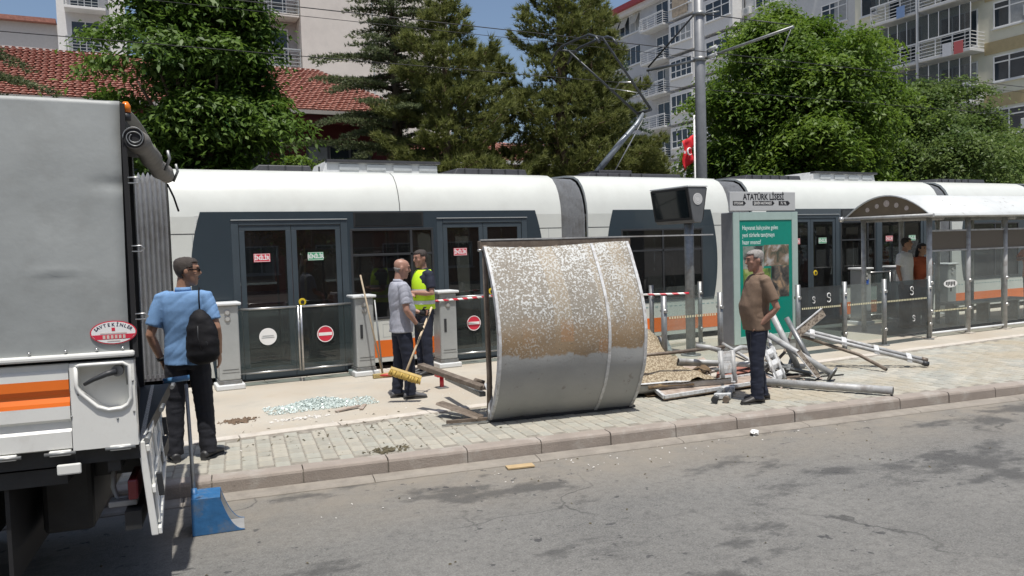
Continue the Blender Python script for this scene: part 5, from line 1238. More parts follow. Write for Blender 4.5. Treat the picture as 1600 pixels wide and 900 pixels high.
    for s in (1, -1):
        mb.tube([sh[s]*.9+V3((0, 0, .12)) if False else sh[s], sh[s].lerp(el[s], .5), el[s], el[s].lerp(wr[s], .3), el[s].lerp(wr[s], .75), wr[s]], [.052, .047, .039, .041, .031, .026], 12)
        d = V3(P['hL' if s > 0 else 'hR']) if P['hL' if s > 0 else 'hR'] else (wr[s]-el[s]).normalized()*.6+V3((0, -.05, -.5))
        hand(mb, wr[s], d, V3((-s, -.15, 0)), P['curlL' if s > 0 else 'curlR'], 1.0, side=-s if True else s)
        mb.tube([hip[s]+V3((0, 0, .03)), hip[s].lerp(kn[s], .5), kn[s], kn[s].lerp(an[s], .35), an[s], an[s]-V3((0, 0, .03))], [.075, .065, .048, .046, .034, .034], 12)
    sk = skinmat(skin, '%d' % int(skin[0]*1000))
    body = finish(remeshed(mb, vox, 3, .45), 'person', sk, M, loc=base); tag(body, label, 'person', group)
    # --- shirt
    def folds(p):
        w = p+V3((noise.noise(p*4), noise.noise(p*4+V3((3, 0, 0))), noise.noise(p*4+V3((0, 5, 0)))))*.05
        return .007*noise.noise(V3((w.x*6, w.y*6, w.z*7)))-.012*max(0, .35-abs(noise.noise(V3((w.x*3.5, w.y*3.5, w.z*11+w.x*8)))))+.003
    mb = MB(); mb.loft(torso(.010, bot=.84 if not tuck else .95), True, True)
    for s in (1, -1):
        e = sh[s].lerp(el[s], sleeve*1.25) if sleeve < 1 else None
        pts = [sh[s]*1.0+V3((-s*.05, 0, .0)), sh[s], sh[s].lerp(el[s], .45)] + ([e] if e else [el[s], el[s].lerp(wr[s], .5), el[s].lerp(wr[s], .93)])
        mb.tube(pts, [.062, .066, .063, .066] if e else [.064, .066, .060, .052, .046, .040], 14)
    smh = finish(remeshed(mb, vox*1.15, 5, .5), 'shirt', shirt, M, parent=body, disp=folds)
    # collar
    cl = MB(); n_ = 20; r0 = []; r1 = []
    for j in range(n_):
        a = 2*PI*j/n_; r0.append(LN((.070*math.cos(a), .016+.066*math.sin(a), 1.462-.012*(math.sin(a) < 0)))); r1.append(LN((.066*math.cos(a), .014+.062*math.sin(a), 1.502-.028*max(0, -math.sin(a)))))
    cl.loft([r0, r1], False, True); cl.xf(M); co = cl.build('collar', shirt, body); sm_ = co.modifiers.new('s', 'SOLIDIFY'); sm_.thickness = .006
    # --- trousers
    def tf(p): return (.004+.007*max(0, .75-p.z))*noise.noise(V3((p.x*10, p.y*10, p.z*19)))+.006*abs(noise.noise(V3((p.x*8, p.y*8, p.z*30+5))))*(1 if p.z < .25 or .4 < p.z < .6 or p.z > .75 else .4)-.002
    mb = MB(); mb.loft([[LN((cx, cy, z))+V3(((rx)*math.cos(2*PI*j/22), (ry)*math.sin(2*PI*j/22), 0)) for j in range(22)] for z, rx, ry, cx, cy in ((.80, .150, .105, 0, .01), (.86, .166, .118, 0, .008), (.92, .168, .118, 0, .004), (1.0, .158, .113, 0, 0), (1.01, .155, .11, 0, 0))], True, True)
    for s in (1, -1):
        lw = an[s]-V3((0, 0, .035))
        mb.tube([hip[s]+V3((0, .005, .0)), hip[s].lerp(kn[s], .3), hip[s].lerp(kn[s], .7), kn[s], kn[s].lerp(an[s], .3), kn[s].lerp(an[s], .75), an[s], lw], [.095, .097, .088, .080, .078, .073, .071, .076], 14)
    finish(remeshed(mb, vox*1.15, 4, .5), 'trousers', trousers, M, parent=body, disp=tf)
    # --- shoes
    shm = mat('shoe_%d' % int(shoes[0]*1000), shoes, .5, var=.15); sol = mat('shoe_sole', (.05, .05, .05), .8)
    for s in (1, -1):
        a = an[s]; R_ = Matrix.Translation((a.x, a.y, 0)) @ Matrix.Rotation(P['toeL' if s > 0 else 'toeR']+s*.14, 4, 'Z')
        mb = MB()
        for yy, rx, hh in ((.0, .040, .095),): pass
        rings = [[(w_*math.cos(2*PI*j/14), y, max(.012, .012+h*.5+h*.5*math.sin(2*PI*j/14))) for j in range(14)] for y, w_, h in ((.086, .026, .055), (.074, .036, .066), (.03, .042, .085), (-.03, .043, .098), (-.09, .047, .068), (-.15, .047, .050), (-.19, .036, .038), (-.205, .015, .024))]
        mb.loft(rings, True, True); mb.xf(M @ R_); so_ = mb.build('shoe', shm, body)
        sl = MB().prism([(w_, y, 0) for y, w_ in ((.088, .022), (.03, .046), (-.09, .050), (-.17, .044), (-.21, .018))]+[(-w_, y, 0) for y, w_ in ((-.21, .018), (-.17, .044), (-.09, .050), (.03, .046), (.088, .022))], (0, 0, .020)).xf(M @ R_); sl.build('sole', sol, so_)
    # --- hair, eyes, mouth
    HW = M @ HM
    if hair is not None:
        n_ = 30; rr = headrings(.006, n_); rr = [rr[0]]+[[tuple((V3(p)*(1-t_)+V3(q)*t_)) for p, q in zip(rr[i], rr[i+1])] for i in range(len(rr)-1) for t_ in (.5, 1.)]
        fn = hairfn or (lambda p: p[2] > (.192 if p[1] < -.045 else (.150 if p[1] < -.005 else (.105 if p[1] < .03 else .055))))
        mb = MB(); vs = [p for r in rr for p in r]; mb.add([tuple(V3(p)*1.0+V3((noise.noise(V3(p)*45), noise.noise(V3(p)*45+V3((9, 0, 0))), noise.noise(V3(p)*45+V3((0, 9, 0)))))*.005) for p in vs], [], True)
        fs = []
        for i in range(len(rr)-1):
            for j in range(n_):
                q = [i*n_+j, i*n_+(j+1) % n_, (i+1)*n_+(j+1) % n_, (i+1)*n_+j]
                if all(fn(vs[v_]) for v_ in q): fs.append(tuple(q))
        fs.append(tuple((len(rr)-1)*n_+j for j in range(n_)))
        mb.f += fs; mb.sm += [True]*len(fs); mb.xf(HW)
        ho = mb.build('hair', mat('hair_%d' % int(hair[0]*1000), hair, .55, var=.35, scale=60, bump=.6, bscale=180), body); s_ = ho.modifiers.new('s', 'SOLIDIFY'); s_.thickness = .008; s_.offset = -.6
    for s in (1, -1):
        MB().ell((s*.031, -.088, .132), .012, .007, .007, 8, 6).xf(HW).build('eye', mat('eye_dark', (.05, .04, .035), .2), body)
        MB().ell((s*.031, -.094, .152), .018, .006, .004, 8, 5).xf(HW).build('eyebrow', mat('brow', (.03, .025, .02), .8), body)
    MB().ell((0, -.0985, .060), .021, .005, .005, 10, 5).xf(HW).build('mouth', mat('lips', (.25, .10, .08), .5), body)
    return body, M, HW
BLK = cloth('black', (.013, .014, .020)); NAVY = cloth('navy', (.012, .016, .032))
# 1 man in blue shirt, back to the road, looking right
p1, M1, H1 = person('man seen from behind in blue shirt and black trousers, black bag on his shoulder', (.515, 7.445, .15), (.30, 1), 1.79, (.34, .19, .125), cloth('blue', (.15, .28, .49)), BLK, (.03, .03, .032), (.05, .038, .03), None,
    dict(elbL=(.275, .05, 1.10), wriL=(.215, -.04, .87), hL=(-.15, -.35, -.8), elbR=(-.265, .06, 1.14), wriR=(-.255, -.06, .91), yaw=-1.25, pitch=.05, anL=(.135, .02), anR=(-.14, 0), toeL=.25, toeR=-.25), vox=.0085, build=1.0)
gl = MB()
for s in (1, -1):
    gl.ell((s*.033, -.103, .135), .026, .005, .020, 12, 6); gl.bar((s*.058, -.100, .142), (s*.082, .0, .135), .004, .008)
gl.bar((-.01, -.106, .142), (.01, -.106, .142), .004, .004); gl.xf(H1).build('sunglasses', mat('lens_black', (.008, .008, .01), .1), p1)
MB().tube([(.222, -.03, .905), (.216, -.038, .878)], .037, 14).xf(M1).build('wrist_watch', M_black, p1)
belt = cloth('beltblack', (.01, .01, .01))
# shoulder bag
bag = thing('shoulder_bag', M1 @ V3((-.10, .16, 1.05)), 'black shoulder bag hanging on the back of the man in blue', 'bag')
M_bag = cloth('bag', (.008, .008, .010), .7, spec=.25)
mb = MB(); mb.loft([[(-.165+cx+1.0*rx*math.cos(2*PI*j/20), .165+cy+ry*math.sin(2*PI*j/20), 1.32+(z-1.32)*1.16) for j in range(20)] for z, rx, ry, cx, cy in ((.915, .05, .03, 0, 0), (.935, .11, .060, 0, 0), (.98, .135, .072, -.004, .004), (1.08, .136, .072, -.006, .004), (1.18, .120, .062, 0, 0), (1.26, .085, .045, .01, -.008), (1.305, .045, .026, .018, -.02), (1.32, .012, .010, .02, -.02))], True, True)
bme = remeshed(mb, .012, 4); finish(bme, 'bag_body', M_bag, M1, parent=bag, disp=lambda p: .008*noise.noise(V3((p.x*12, p.y*12, p.z*16)))+.004*abs(noise.noise(p*25)))
MB().tube([(-.15, .13, 1.30), (-.145, .115, 1.40), (-.135, .05, 1.488), (-.135, -.04, 1.465), (-.14, -.135, 1.36)], .016, 8, flat=.4).xf(M1).build('strap', M_bag, bag)
MB().tube([(-.17, .238, .98), (-.15, .243, 1.08), (-.15, .235, 1.18)], .004, 6).xf(M1).build('zip', M_dark, bag)
MB().disc((-.21, .236, 1.03), .018, (0, 1, 0), 14, .004).xf(M1).build('badge', M_dark, bag)
# 2 man in grey polo with broom
p2, M2, H2 = person('bald man in light grey polo and dark jeans holding a broom', (3.05, 9.08, .15), (1, -.02), 1.70, (.36, .20, .145), cloth('greypolo', (.36, .37, .42)), NAVY, (.10, .10, .105), (.22, .20, .19), lambda p: (.055 if p[1] > .03 else .10) < p[2] < .135 and p[1] > -.01,
    dict(elbR=(-.245, .0, 1.12), wriR=(-.215, -.13, .95), hR=(.1, -.5, -.75), curlR=1.0, elbL=(.215, -.09, 1.14), wriL=(.05, -.27, 1.06), hL=(-.5, -.7, -.05), curlL=1.0, yaw=-.1, pitch=.18, anL=(.10, .05), anR=(-.10, -.06)), belly=.05, vox=.0085, build=1.03)
glv = mat('work_glove', (.02, .02, .022), .7)
for wv, dv, sd_ in (((-.215, -.13, .95), (.1, -.5, -.75), -1), ((.05, -.27, 1.06), (-.5, -.7, -.05), 1)):
    mb = MB(); hand(mb, wv, dv, V3((-sd_, -.15, 0)), 1.0, 1.13, side=-sd_); mb.xf(M2); mb.build('glove', glv, p2)
br = thing('broom', (3.02, 8.85, .45), 'broom with pale wooden handle and yellow bristles, held by the bald man', 'broom')
hA = M2 @ (V3((.02, -.40, 1.08))); hB = M2 @ V3((-.175, -.22, .885))
dB = (hB-hA).normalized(); e0 = hA-dB*.06; e1 = V3((2.99, 8.80, .50))
MB().tube([e0, e1], .0135, 10).build('handle', mat('pale_wood', (.60, .48, .33), .55, var=.1, scale=20), br)
c0, c1 = V3((2.82, 8.85, .555)), V3((3.15, 8.71, .425)); ax = (c1-c0).normalized(); dn = (e1-e0).normalized(); dn = (dn-ax*dn.dot(ax)).normalized(); sdv = ax.cross(dn)
MB().obox(c0-dn*.03-sdv*.03, c1-c0, dn*.035, sdv*.06).build('brush_block', mat('brush_wood', (.50, .36, .12), .6, var=.15), br, bev=.005)
mb = MB()
for i in range(24):
    for j in range(4):
        q = c0+(c1-c0)*((i+.5)/24)+sdv*(-.022+.0147*j)+dn*.004; mb.tube([q, q+dn*.06+ax*random.uniform(-.01, .01)+sdv*random.uniform(-.012, .012)], [.007, .009], 5)
mb.build('bristles', mat('yellow_bristle', (.48, .34, .09), .8, var=.25, scale=50), br)
# 3 man in hi-vis vest
p3, M3, H3 = person('man in yellow high-visibility vest and dark clothes standing behind the bald man', (3.92, 10.62, .15), (-1, -.12), 1.80, (.36, .21, .15), NAVY, NAVY, (.02, .02, .02), (.04, .03, .025), None,
    dict(elbL=(.26, .0, 1.15), wriL=(.02, -.21, 1.17), hL=(-.9, -.1, .1), elbR=(-.26, .0, 1.14), wriR=(-.03, -.19, 1.13), hR=(.9, -.1, .1), yaw=.1, pitch=.12), vox=.010)
M_vest = mat('hi_vis_vest', (.55, .85, .02), .6, var=.05); M_refl = mat('reflective_tape', (.6, .62, .62), .3)
mb = MB()
for z, rx, ry, cy in ((.93, .197, .150, .004), (1.03, .190, .145, 0), (1.14, .192, .147, 0), (1.24, .198, .15, .0), (1.33, .19, .148, .002), (1.42, .16, .125, .008), (1.475, .11, .10, .014)):
    mb_ring = [(rx*math.cos(2*PI*j/24), cy+ry*math.sin(2*PI*j/24), z) for j in range(24)]
    if z == .93: rg_ = []
    rg_.append(mb_ring)
mb.loft(rg_, False, True); mb.xf(M3); vo = mb.build('high_visibility_vest', M_vest, p3); s_ = vo.modifiers.new('s', 'SOLIDIFY'); s_.thickness = .005
for z, rx, ry in ((1.0, .197, .151), (1.16, .197, .151)):
    mb = MB(); mb.loft([[(rx*math.cos(2*PI*j/24), ry*math.sin(2*PI*j/24), zz) for j in range(24)] for zz in (z, z+.05)], False, True); mb.xf(M3); o = mb.build('reflective_band', M_refl, p3)
# 4 man in brown polo
p4, M4, H4 = person('grey-haired man in brown polo and dark jeans with hands in pockets beside pipes', (6.32, 6.52, .15), (-1, .38), 1.69, (.33, .18, .13), cloth('brown', (.185, .125, .085)), NAVY, (.035, .032, .03), (.30, .28, .26), None,
    dict(elbL=(.255, .13, 1.10), wriL=(.158, -.03, .90), hL=(-.12, -.10, -1), elbR=(-.255, .13, 1.10), wriR=(-.158, -.03, .90), hR=(.12, -.10, -1), yaw=.0, pitch=.10, anL=(.11, -.05), anR=(-.10, .10), lean=-.03), belly=.06, vox=.0085, build=1.05)
# 5 couple on the platform
p5, M5, H5 = person('man in white t-shirt standing on the platform beside the shelter', (13.80, 10.22, .15), (.2, -1), 1.76, (.34, .20, .14), cloth('whitetee', (.68, .68, .68)), BLK, (.05, .05, .05), (.02, .017, .015), None, dict(yaw=.5), vox=.014)
p6, M6, H6 = person('woman in orange top with long dark hair standing on the platform', (14.22, 10.18, .15), (-.4, -1), 1.64, (.42, .25, .17), cloth('orangetop', (.42, .10, .045)), BLK, (.05, .05, .05), (.016, .012, .011), lambda p: p[2] > (.185 if p[1] < -.05 else (.11 if p[1] < -.01 else .03)), dict(yaw=.3, wriL=(.08, -.2, 1.02), hL=(-.8, -.3, 0)), vox=.014, fem=True, sleeve=.35)
mb = MB(); mb.loft([[(rx*math.cos(2*PI*j/16), cy+ry*math.sin(2*PI*j/16), z) for j in range(16)] for z, rx, ry, cy in ((.20, .07, .06, .03), (.10, .088, .06, .062), (0, .10, .055, .075), (-.12, .105, .05, .095), (-.20, .08, .03, .10))], True, True); mb.xf(H6); mb.build('long_hair', MATS['hair_16'], p6)
p7_, M7, H7 = person('person in orange shirt seen through the shelter glass', (17.35, 9.85, .15), (-.5, -1), 1.72, (.36, .22, .15), cloth('orangeshirt', (.55, .16, .06)), cloth('greytr', (.25, .27, .28)), (.3, .3, .3), (.03, .025, .02), None, dict(elbL=(.33, -.05, 1.25), wriL=(.22, -.25, 1.32), hL=(-.5, -.5, .4), elbR=(-.33, -.05, 1.25), wriR=(-.22, -.25, 1.32), hR=(.5, -.5, .4)), vox=.014)
# 6 passengers in the tram
for lb, b, hd_, H_, c, hc, po in (
    ('tram passenger in bright blue shirt standing inside the tram', (14.35, 12.75, .34), (.3, 1), 1.74, (.04, .17, .55), (.03, .025, .02), {}),
    ('tram passenger in red top standing beside the blue shirt', (14.05, 13.2, .34), (-.4, 1), 1.62, (.30, .05, .06), (.03, .025, .02), {}),
    ('tram passenger in dark jacket standing behind the closed doors', (2.75, 12.6, .34), (.2, -1), 1.70, (.03, .03, .035), (.02, .02, .02), {}),
    ('tram passenger in pale green shirt near the last doors', (13.3, 12.9, .34), (.5, -.6), 1.68, (.20, .34, .28), (.03, .025, .02), {}),
    ('seated tram passenger in dark blue behind the display pole', (8.55, 12.30, .34-.08), (1, 0), 1.72, (.05, .09, .22), (.02, .02, .02), dict(sit=True)),
    ('seated tram passenger in grey near the section end', (9.55, 12.30, .34-.08), (1, 0), 1.72, (.25, .22, .22), (.03, .02, .02), dict(sit=True)),
    ('seated tram passenger in pink behind the fallen canopy', (8.05, 12.30, .34-.08), (1, 0), 1.66, (.45, .18, .16), (.03, .02, .02), dict(sit=True))):
    person(lb, b, hd_, H_, (.36, .21, .15), cloth('pass_%d' % int(c[0]*1000+c[2]*100), c), BLK, (.03, .03, .03), hc, None, po, vox=.018)
# ================================================================ TREES
BARK = mat('bark', (.10, .075, .055), .95, var=.35, scale=12, bump=.8, bscale=30)
BARKP = mat('pine_bark', (.13, .085, .055), .95, var=.35, scale=10, bump=.9, bscale=25)
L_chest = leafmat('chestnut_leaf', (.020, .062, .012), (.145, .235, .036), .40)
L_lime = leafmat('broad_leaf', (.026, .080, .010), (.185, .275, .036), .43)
L_lime2 = leafmat('broad_leaf_dull', (.032, .08, .018), (.175, .24, .062), .42)
L_pine = leafmat('pine_needle', (.085, .112, .026), (.27, .285, .09), .45)
L_cedar = leafmat('cedar_needle', (.065, .10, .042), (.22, .25, .12), .42)
L_blue = leafmat('spruce_needle', (.07, .11, .068), (.20, .26, .165), .42)
def unit(a): return a/np.maximum(np.linalg.norm(a, axis=-1, keepdims=True), 1e-9)
def leaves(c, nrm, ln, wd, droop=.3):
    """folded leaf of two halves: (n,2,4) quads from stalk to tip"""
    n = len(c); t_ = unit(np.cross(nrm, RNG.normal(size=(n, 3)))); t_[:, 2] -= droop; t_ = unit(t_); b = unit(np.cross(nrm, t_)); nn = unit(np.cross(t_, b))
    L_ = (ln*(.7+.6*RNG.random(n)))[:, None]; W = (wd*(.7+.6*RNG.random(n)))[:, None]
    mid = c+t_*L_*.5+nn*W*.22
    return np.stack([c, mid+b*W*.5, c+t_*L_-nn*L_*.10, mid-b*W*.5], 1)
def trunk(t, base, top, r0, r1, m_, limbs=(), wob=.15):
    b, tp = V3(base), V3(top); pts = [b.lerp(tp, k/8)+V3((wob*math.sin(k*1.7+b.x), wob*math.cos(k*1.3+b.y), 0))*(0 if k == 0 else .6) for k in range(9)]
    mb = MB().tube(pts, [r0*(1.25 if k == 0 else 1)+(r1-r0)*k/8 for k in range(9)], 12)
    for p, q, r in limbs:
        p, q = V3(p), V3(q); m1 = p.lerp(q, .5)+V3((0, 0, .12*(q-p).length)); mb.tube([p, m1, q], [r, r*.7, r*.25], 8)
    return mb.build('trunk', m_, t)
def broad_tree(name, label, base, lobes, n_cl, per, lm, ln=.20, wd=.09, cl_r=.30, group='trees behind the tram', cat='tree', r0=.24, zmin=2.2):
    t = thing(name, base, label, cat, group)
    lob = np.array([l[0] for l in lobes], float); rad = np.array([l[1] for l in lobes], float)
    wgt = (rad.prod(1))**(2/3); wgt /= wgt.sum()
    k = RNG.choice(len(lobes), n_cl, p=wgt); d = unit(RNG.normal(size=(n_cl, 3))); d[:, 2] = np.where(d[:, 2] < -.5, -d[:, 2], d[:, 2])
    f = .45+.68*RNG.random(n_cl)**.75
    cc = lob[k]+d*rad[k]*f[:, None]; cc += RNG.normal(size=cc.shape)*.10
    hole = np.array([noise.noise(V3(p)*.75)+.5*noise.noise(V3(p)*1.7) for p in cc]); ok = (cc[:, 2] > zmin) & (hole > -.17); cc, d, f = cc[ok], d[ok], f[ok]; m = len(cc)
    clump_rnd = RNG.random(m)
    # leaves of each clump lie in a shallow drooping dome
    idx = np.repeat(np.arange(m), per); n = len(idx)
    off = RNG.normal(size=(n, 3))*np.array([cl_r, cl_r, cl_r*.26])*(.6+.8*RNG.random(m))[idx][:, None]; off[:, 2] -= (off[:, 0]**2+off[:, 1]**2)*.7
    c = cc[idx]+off; nr = unit(d[idx]*.55+np.array([0, 0, .75])+RNG.normal(size=(n, 3))*.42)
    Q = leaves(c, nr, ln, wd); rnd_shade = np.clip(.45*clump_rnd[idx]+.30*RNG.random(n)+.40*(f[idx]-.45)/.68-.08, 0, 1)  # inner leaves darker, outer lighter: crown shade put into the colour
    quads('crown', Q, lm, t, rnd_shade)
    b = V3(base); limbs = [(b+V3((0, 0, random.uniform(1.8, 3.4))), V3(l[0])+V3((0, 0, -.2)), .09) for l in lobes]
    trunk(t, base, (base[0], base[1], max(l[0][2] for l in lobes)), r0, r0*.3, BARK, limbs)
    return t
def ellobes(cx, cy, zs, seed):
    """stack of side lobes around a trunk: zs = [(z, radius, count, lobe radius)]"""
    rg = random.Random(seed); out = []
    for z, r, n, lr in zs:
        a0 = rg.random()*6
        for k in range(n):
            a = a0+2*PI*k/n+rg.uniform(-.2, .2); rr = r*rg.uniform(.7, 1.3)
            s = lr*rg.uniform(.6, 1.2); out.append(((cx+rr*math.cos(a), cy+rr*math.sin(a), z+rg.uniform(-.3, .3)), (s, s, s*.85)))
    return out
# dense chestnut at left
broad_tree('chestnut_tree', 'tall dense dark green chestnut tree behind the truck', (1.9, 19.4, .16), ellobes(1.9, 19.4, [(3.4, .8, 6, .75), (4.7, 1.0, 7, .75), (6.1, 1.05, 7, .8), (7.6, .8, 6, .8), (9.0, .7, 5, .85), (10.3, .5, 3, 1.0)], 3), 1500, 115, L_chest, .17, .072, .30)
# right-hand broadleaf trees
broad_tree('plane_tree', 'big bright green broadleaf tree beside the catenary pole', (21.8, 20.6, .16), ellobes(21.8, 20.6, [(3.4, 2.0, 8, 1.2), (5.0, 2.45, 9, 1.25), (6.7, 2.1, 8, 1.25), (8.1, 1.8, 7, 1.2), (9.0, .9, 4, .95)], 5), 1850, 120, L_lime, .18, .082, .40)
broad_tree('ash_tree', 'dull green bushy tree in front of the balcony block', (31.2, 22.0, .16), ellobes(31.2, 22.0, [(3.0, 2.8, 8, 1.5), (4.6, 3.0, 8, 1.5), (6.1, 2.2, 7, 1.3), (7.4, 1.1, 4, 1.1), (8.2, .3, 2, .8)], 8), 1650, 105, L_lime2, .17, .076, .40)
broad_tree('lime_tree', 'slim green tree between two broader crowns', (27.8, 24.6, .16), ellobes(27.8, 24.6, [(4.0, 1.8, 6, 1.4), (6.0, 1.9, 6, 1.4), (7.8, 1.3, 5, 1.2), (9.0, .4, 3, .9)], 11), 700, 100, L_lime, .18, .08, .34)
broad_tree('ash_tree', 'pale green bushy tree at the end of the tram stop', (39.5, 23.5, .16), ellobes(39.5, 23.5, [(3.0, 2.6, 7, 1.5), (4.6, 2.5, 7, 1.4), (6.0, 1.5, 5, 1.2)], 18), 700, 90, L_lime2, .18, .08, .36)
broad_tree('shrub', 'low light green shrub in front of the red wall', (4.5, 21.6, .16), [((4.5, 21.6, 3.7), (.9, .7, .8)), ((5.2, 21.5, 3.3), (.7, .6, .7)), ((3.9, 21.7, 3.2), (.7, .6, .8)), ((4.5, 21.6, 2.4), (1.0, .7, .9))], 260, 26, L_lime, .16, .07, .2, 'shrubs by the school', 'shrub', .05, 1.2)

def needles(c, dr, ln, wd, spread, per):
    """tufts: per thin blades spreading about direction dr at each point"""
    n = len(c)*per; i = np.repeat(np.arange(len(c)), per)
    d = unit(dr[i]+RNG.normal(size=(n, 3))*spread); sd_ = unit(np.cross(d, RNG.normal(size=(n, 3))))
    L_ = (ln*(.65+.6*RNG.random(n)))[:, None]; p = c[i]-d*L_*.1+RNG.normal(size=(n, 3))*.015
    return np.stack([p-sd_*wd*.5, p+sd_*wd*.5, p+d*L_+np.array([0, 0, -.01])], 1), i
def pine_tree(name, label, base, H_, z0, rfun, whorls, lm, seed, ln=.20, per=15, tip=1.0, r0=.2, up=.35, dens=1.0, bark=None):
    t = thing(name, base, label, 'tree', 'trees behind the tram'); rg = np.random.default_rng(seed); b = np.array(base)
    mb = MB(); cs = []; ds = []
    top = (base[0], base[1], base[2]+H_)
    for wv in range(whorls):
        s = wv/(whorls-1); z = z0+(H_-z0-.15)*s**.92; R_ = rfun(s); nb = int(4+rg.integers(0, 3))
        for k in range(nb):
            a = 2*PI*k/nb+rg.uniform(-.4, .4)+wv*1.1; L_ = R_*rg.uniform(.45, 1.25); dv = np.array([math.cos(a), math.sin(a), 0])
            p0 = b+np.array([0, 0, z]); bend = rg.uniform(.02, .40)*up/.35
            pts = [p0+dv*L_*q+np.array([0, 0, L_*(bend*q*q*1.6-.10*q)]) for q in (0, .33, .66, 1)]
            mb.tube(pts, [.03*max(.4, L_*.5), .022*max(.4, L_*.5), .014, .006], 5)
            nt_ = max(4, int(L_*12*dens))
            for q in np.linspace(.18, 1, nt_):
                pp = p0+dv*L_*q+np.array([0, 0, L_*(bend*q*q*1.6-.10*q)]); side = np.array([-dv[1], dv[0], 0])
                for _ in range(int(2+7*q*q)):
                    sp = rg.normal()*.34*L_*(.35+.45*math.sin(PI*min(1, q*.95))); f_ = rg.uniform(0, .12)
                    c_ = pp+side*sp+dv*(f_-abs(sp)*.15)+np.array([0, 0, rg.uniform(-.06, .12)]); cs.append(c_); ds.append(dv*.5*tip+side*np.sign(sp)*.25+np.array([0, 0, .65]))
    for q in np.linspace(0, 1, 10): cs.append(np.array(top)-np.array([0, 0, .7*q])+rg.normal(size=3)*.06); ds.append(np.array([0, 0, 1.]))
    cs = np.array(cs); ds = unit(np.array(ds)); Q, i = needles(cs, ds, ln, .024, .55, per)
    rn = rg.random(len(cs)); quads('crown', Q, lm, t, np.clip(.6*rn[i]+.4*RNG.random(len(i)), 0, 1))
    mb.build('branches', bark or BARKP, t, kind='stuff'); trunk(t, base, top, r0, .03, bark or BARKP, wob=.05)
    return t
def cedar_tree(name, label, base, H_, z0, Rmax, tiers, lm, seed, droop=.0, per=8, ln=.11, top=1.0, dens=1.0, pw=.8):
    t = thing(name, base, label, 'tree', 'trees behind the tram'); rg = np.random.default_rng(seed); b = np.array(base); mb = MB(); cs = []; ds = []
    for k in range(tiers):
        s = k/(tiers-1); z = z0+(H_-z0)*s; R_ = Rmax*(1-s*top)**pw+.25
        for j in range(8):
            a = 2*PI*j/8+rg.uniform(-.35, .35)+k*.9; L_ = R_*rg.uniform(.5, 1.18); dv = np.array([math.cos(a), math.sin(a), 0]); side = np.array([-dv[1], dv[0], 0])
            rise = rg.uniform(.10, .30); p0 = b+np.array([0, 0, z+rg.uniform(-.2, .2)])
            crv = lambda q: np.array([0, 0, L_*(rise*q-(rise*.75+droop)*q*q)])
            mb.tube([p0+dv*L_*q+crv(q) for q in (0, .3, .6, .85, 1)], [.028*L_**.6, .022*L_**.6, .014, .009, .004], 5)
            for q in np.linspace(.15, 1, max(4, int(L_*7*dens))):
                pp = p0+dv*L_*q+crv(q); bl = (.20+.30*L_*.45*(1.05-q))*rg.uniform(.7, 1.2)
                for sg in (-1, 1):
                    e = pp+(side*sg*.85+dv*.55)*bl+np.array([0, 0, -.10*bl]); nn = max(3, int(bl*16))
                    for w_ in np.linspace(0, 1, nn): cs.append(pp+(e-pp)*w_+rg.normal(size=3)*.018); ds.append(unit(side*sg*.5+dv*.5+np.array([0, 0, .55])))
    cs = np.array(cs); ds = np.array(ds); Q, i = needles(cs, ds, ln, .030, .6, per); rn = rg.random(len(cs))
    quads('crown', Q, lm, t, np.clip(.45*rn[i]+.55*RNG.random(len(i)), 0, 1)); mb.build('branches', BARK, t, kind='stuff'); trunk(t, base, (base[0], base[1], base[2]+H_), .24, .03, BARK, wob=.03)
    return t
cedar_tree('cedar_tree', 'wide dark cedar with layered branches in front of the cream block', (7.55, 22.2, .16), 12.0, 3.2, 3.5, 17, L_cedar, 4, droop=.05)
cedar_tree('cedar_tree', 'dark cedar whose branch tips reach in above the red roof', (-3.5, 20.5, .16), 11.0, 3.4, 2.8, 13, L_cedar, 9, droop=.12)
cedar_tree('spruce_tree', 'blue green spruce beside the catenary pole', (15.4, 23.0, .16), 9.0, 2.0, 2.3, 20, L_blue, 12, droop=.14, dens=1.1)
pine_tree('pine_tree', 'yellow green pine standing in front of the cedar', (8.05, 19.6, .16), 8.3, 2.2, lambda s: 2.1*(1-s)**.75+.3, 17, L_pine, 21)
pine_tree('pine_tree', 'tallest pine rising behind the pantograph', (12.0, 20.2, .16), 10.8, 2.4, lambda s: 2.2*(1-s*.82)**.9+.1, 20, L_pine, 22, r0=.30)
pine_tree('pine_tree', 'pine with a narrow spire right of the tallest pine', (13.5, 20.9, .16), 9.4, 2.2, lambda s: 2.1*(1-s)**.7+.25, 17, L_pine, 23)
pine_tree('pine_tree', 'low young pine filling the gap behind the tram roof', (10.0, 20.8, .16), 7.4, 1.8, lambda s: 1.7*(1-s)**.6+.25, 12, L_pine, 24, r0=.12)
pine_tree('pine_tree', 'young pine at the foot of the blue green spruce', (15.0, 20.3, .16), 5.0, 1.6, lambda s: 1.6*(1-s)**.6+.2, 11, L_pine, 25, r0=.1)

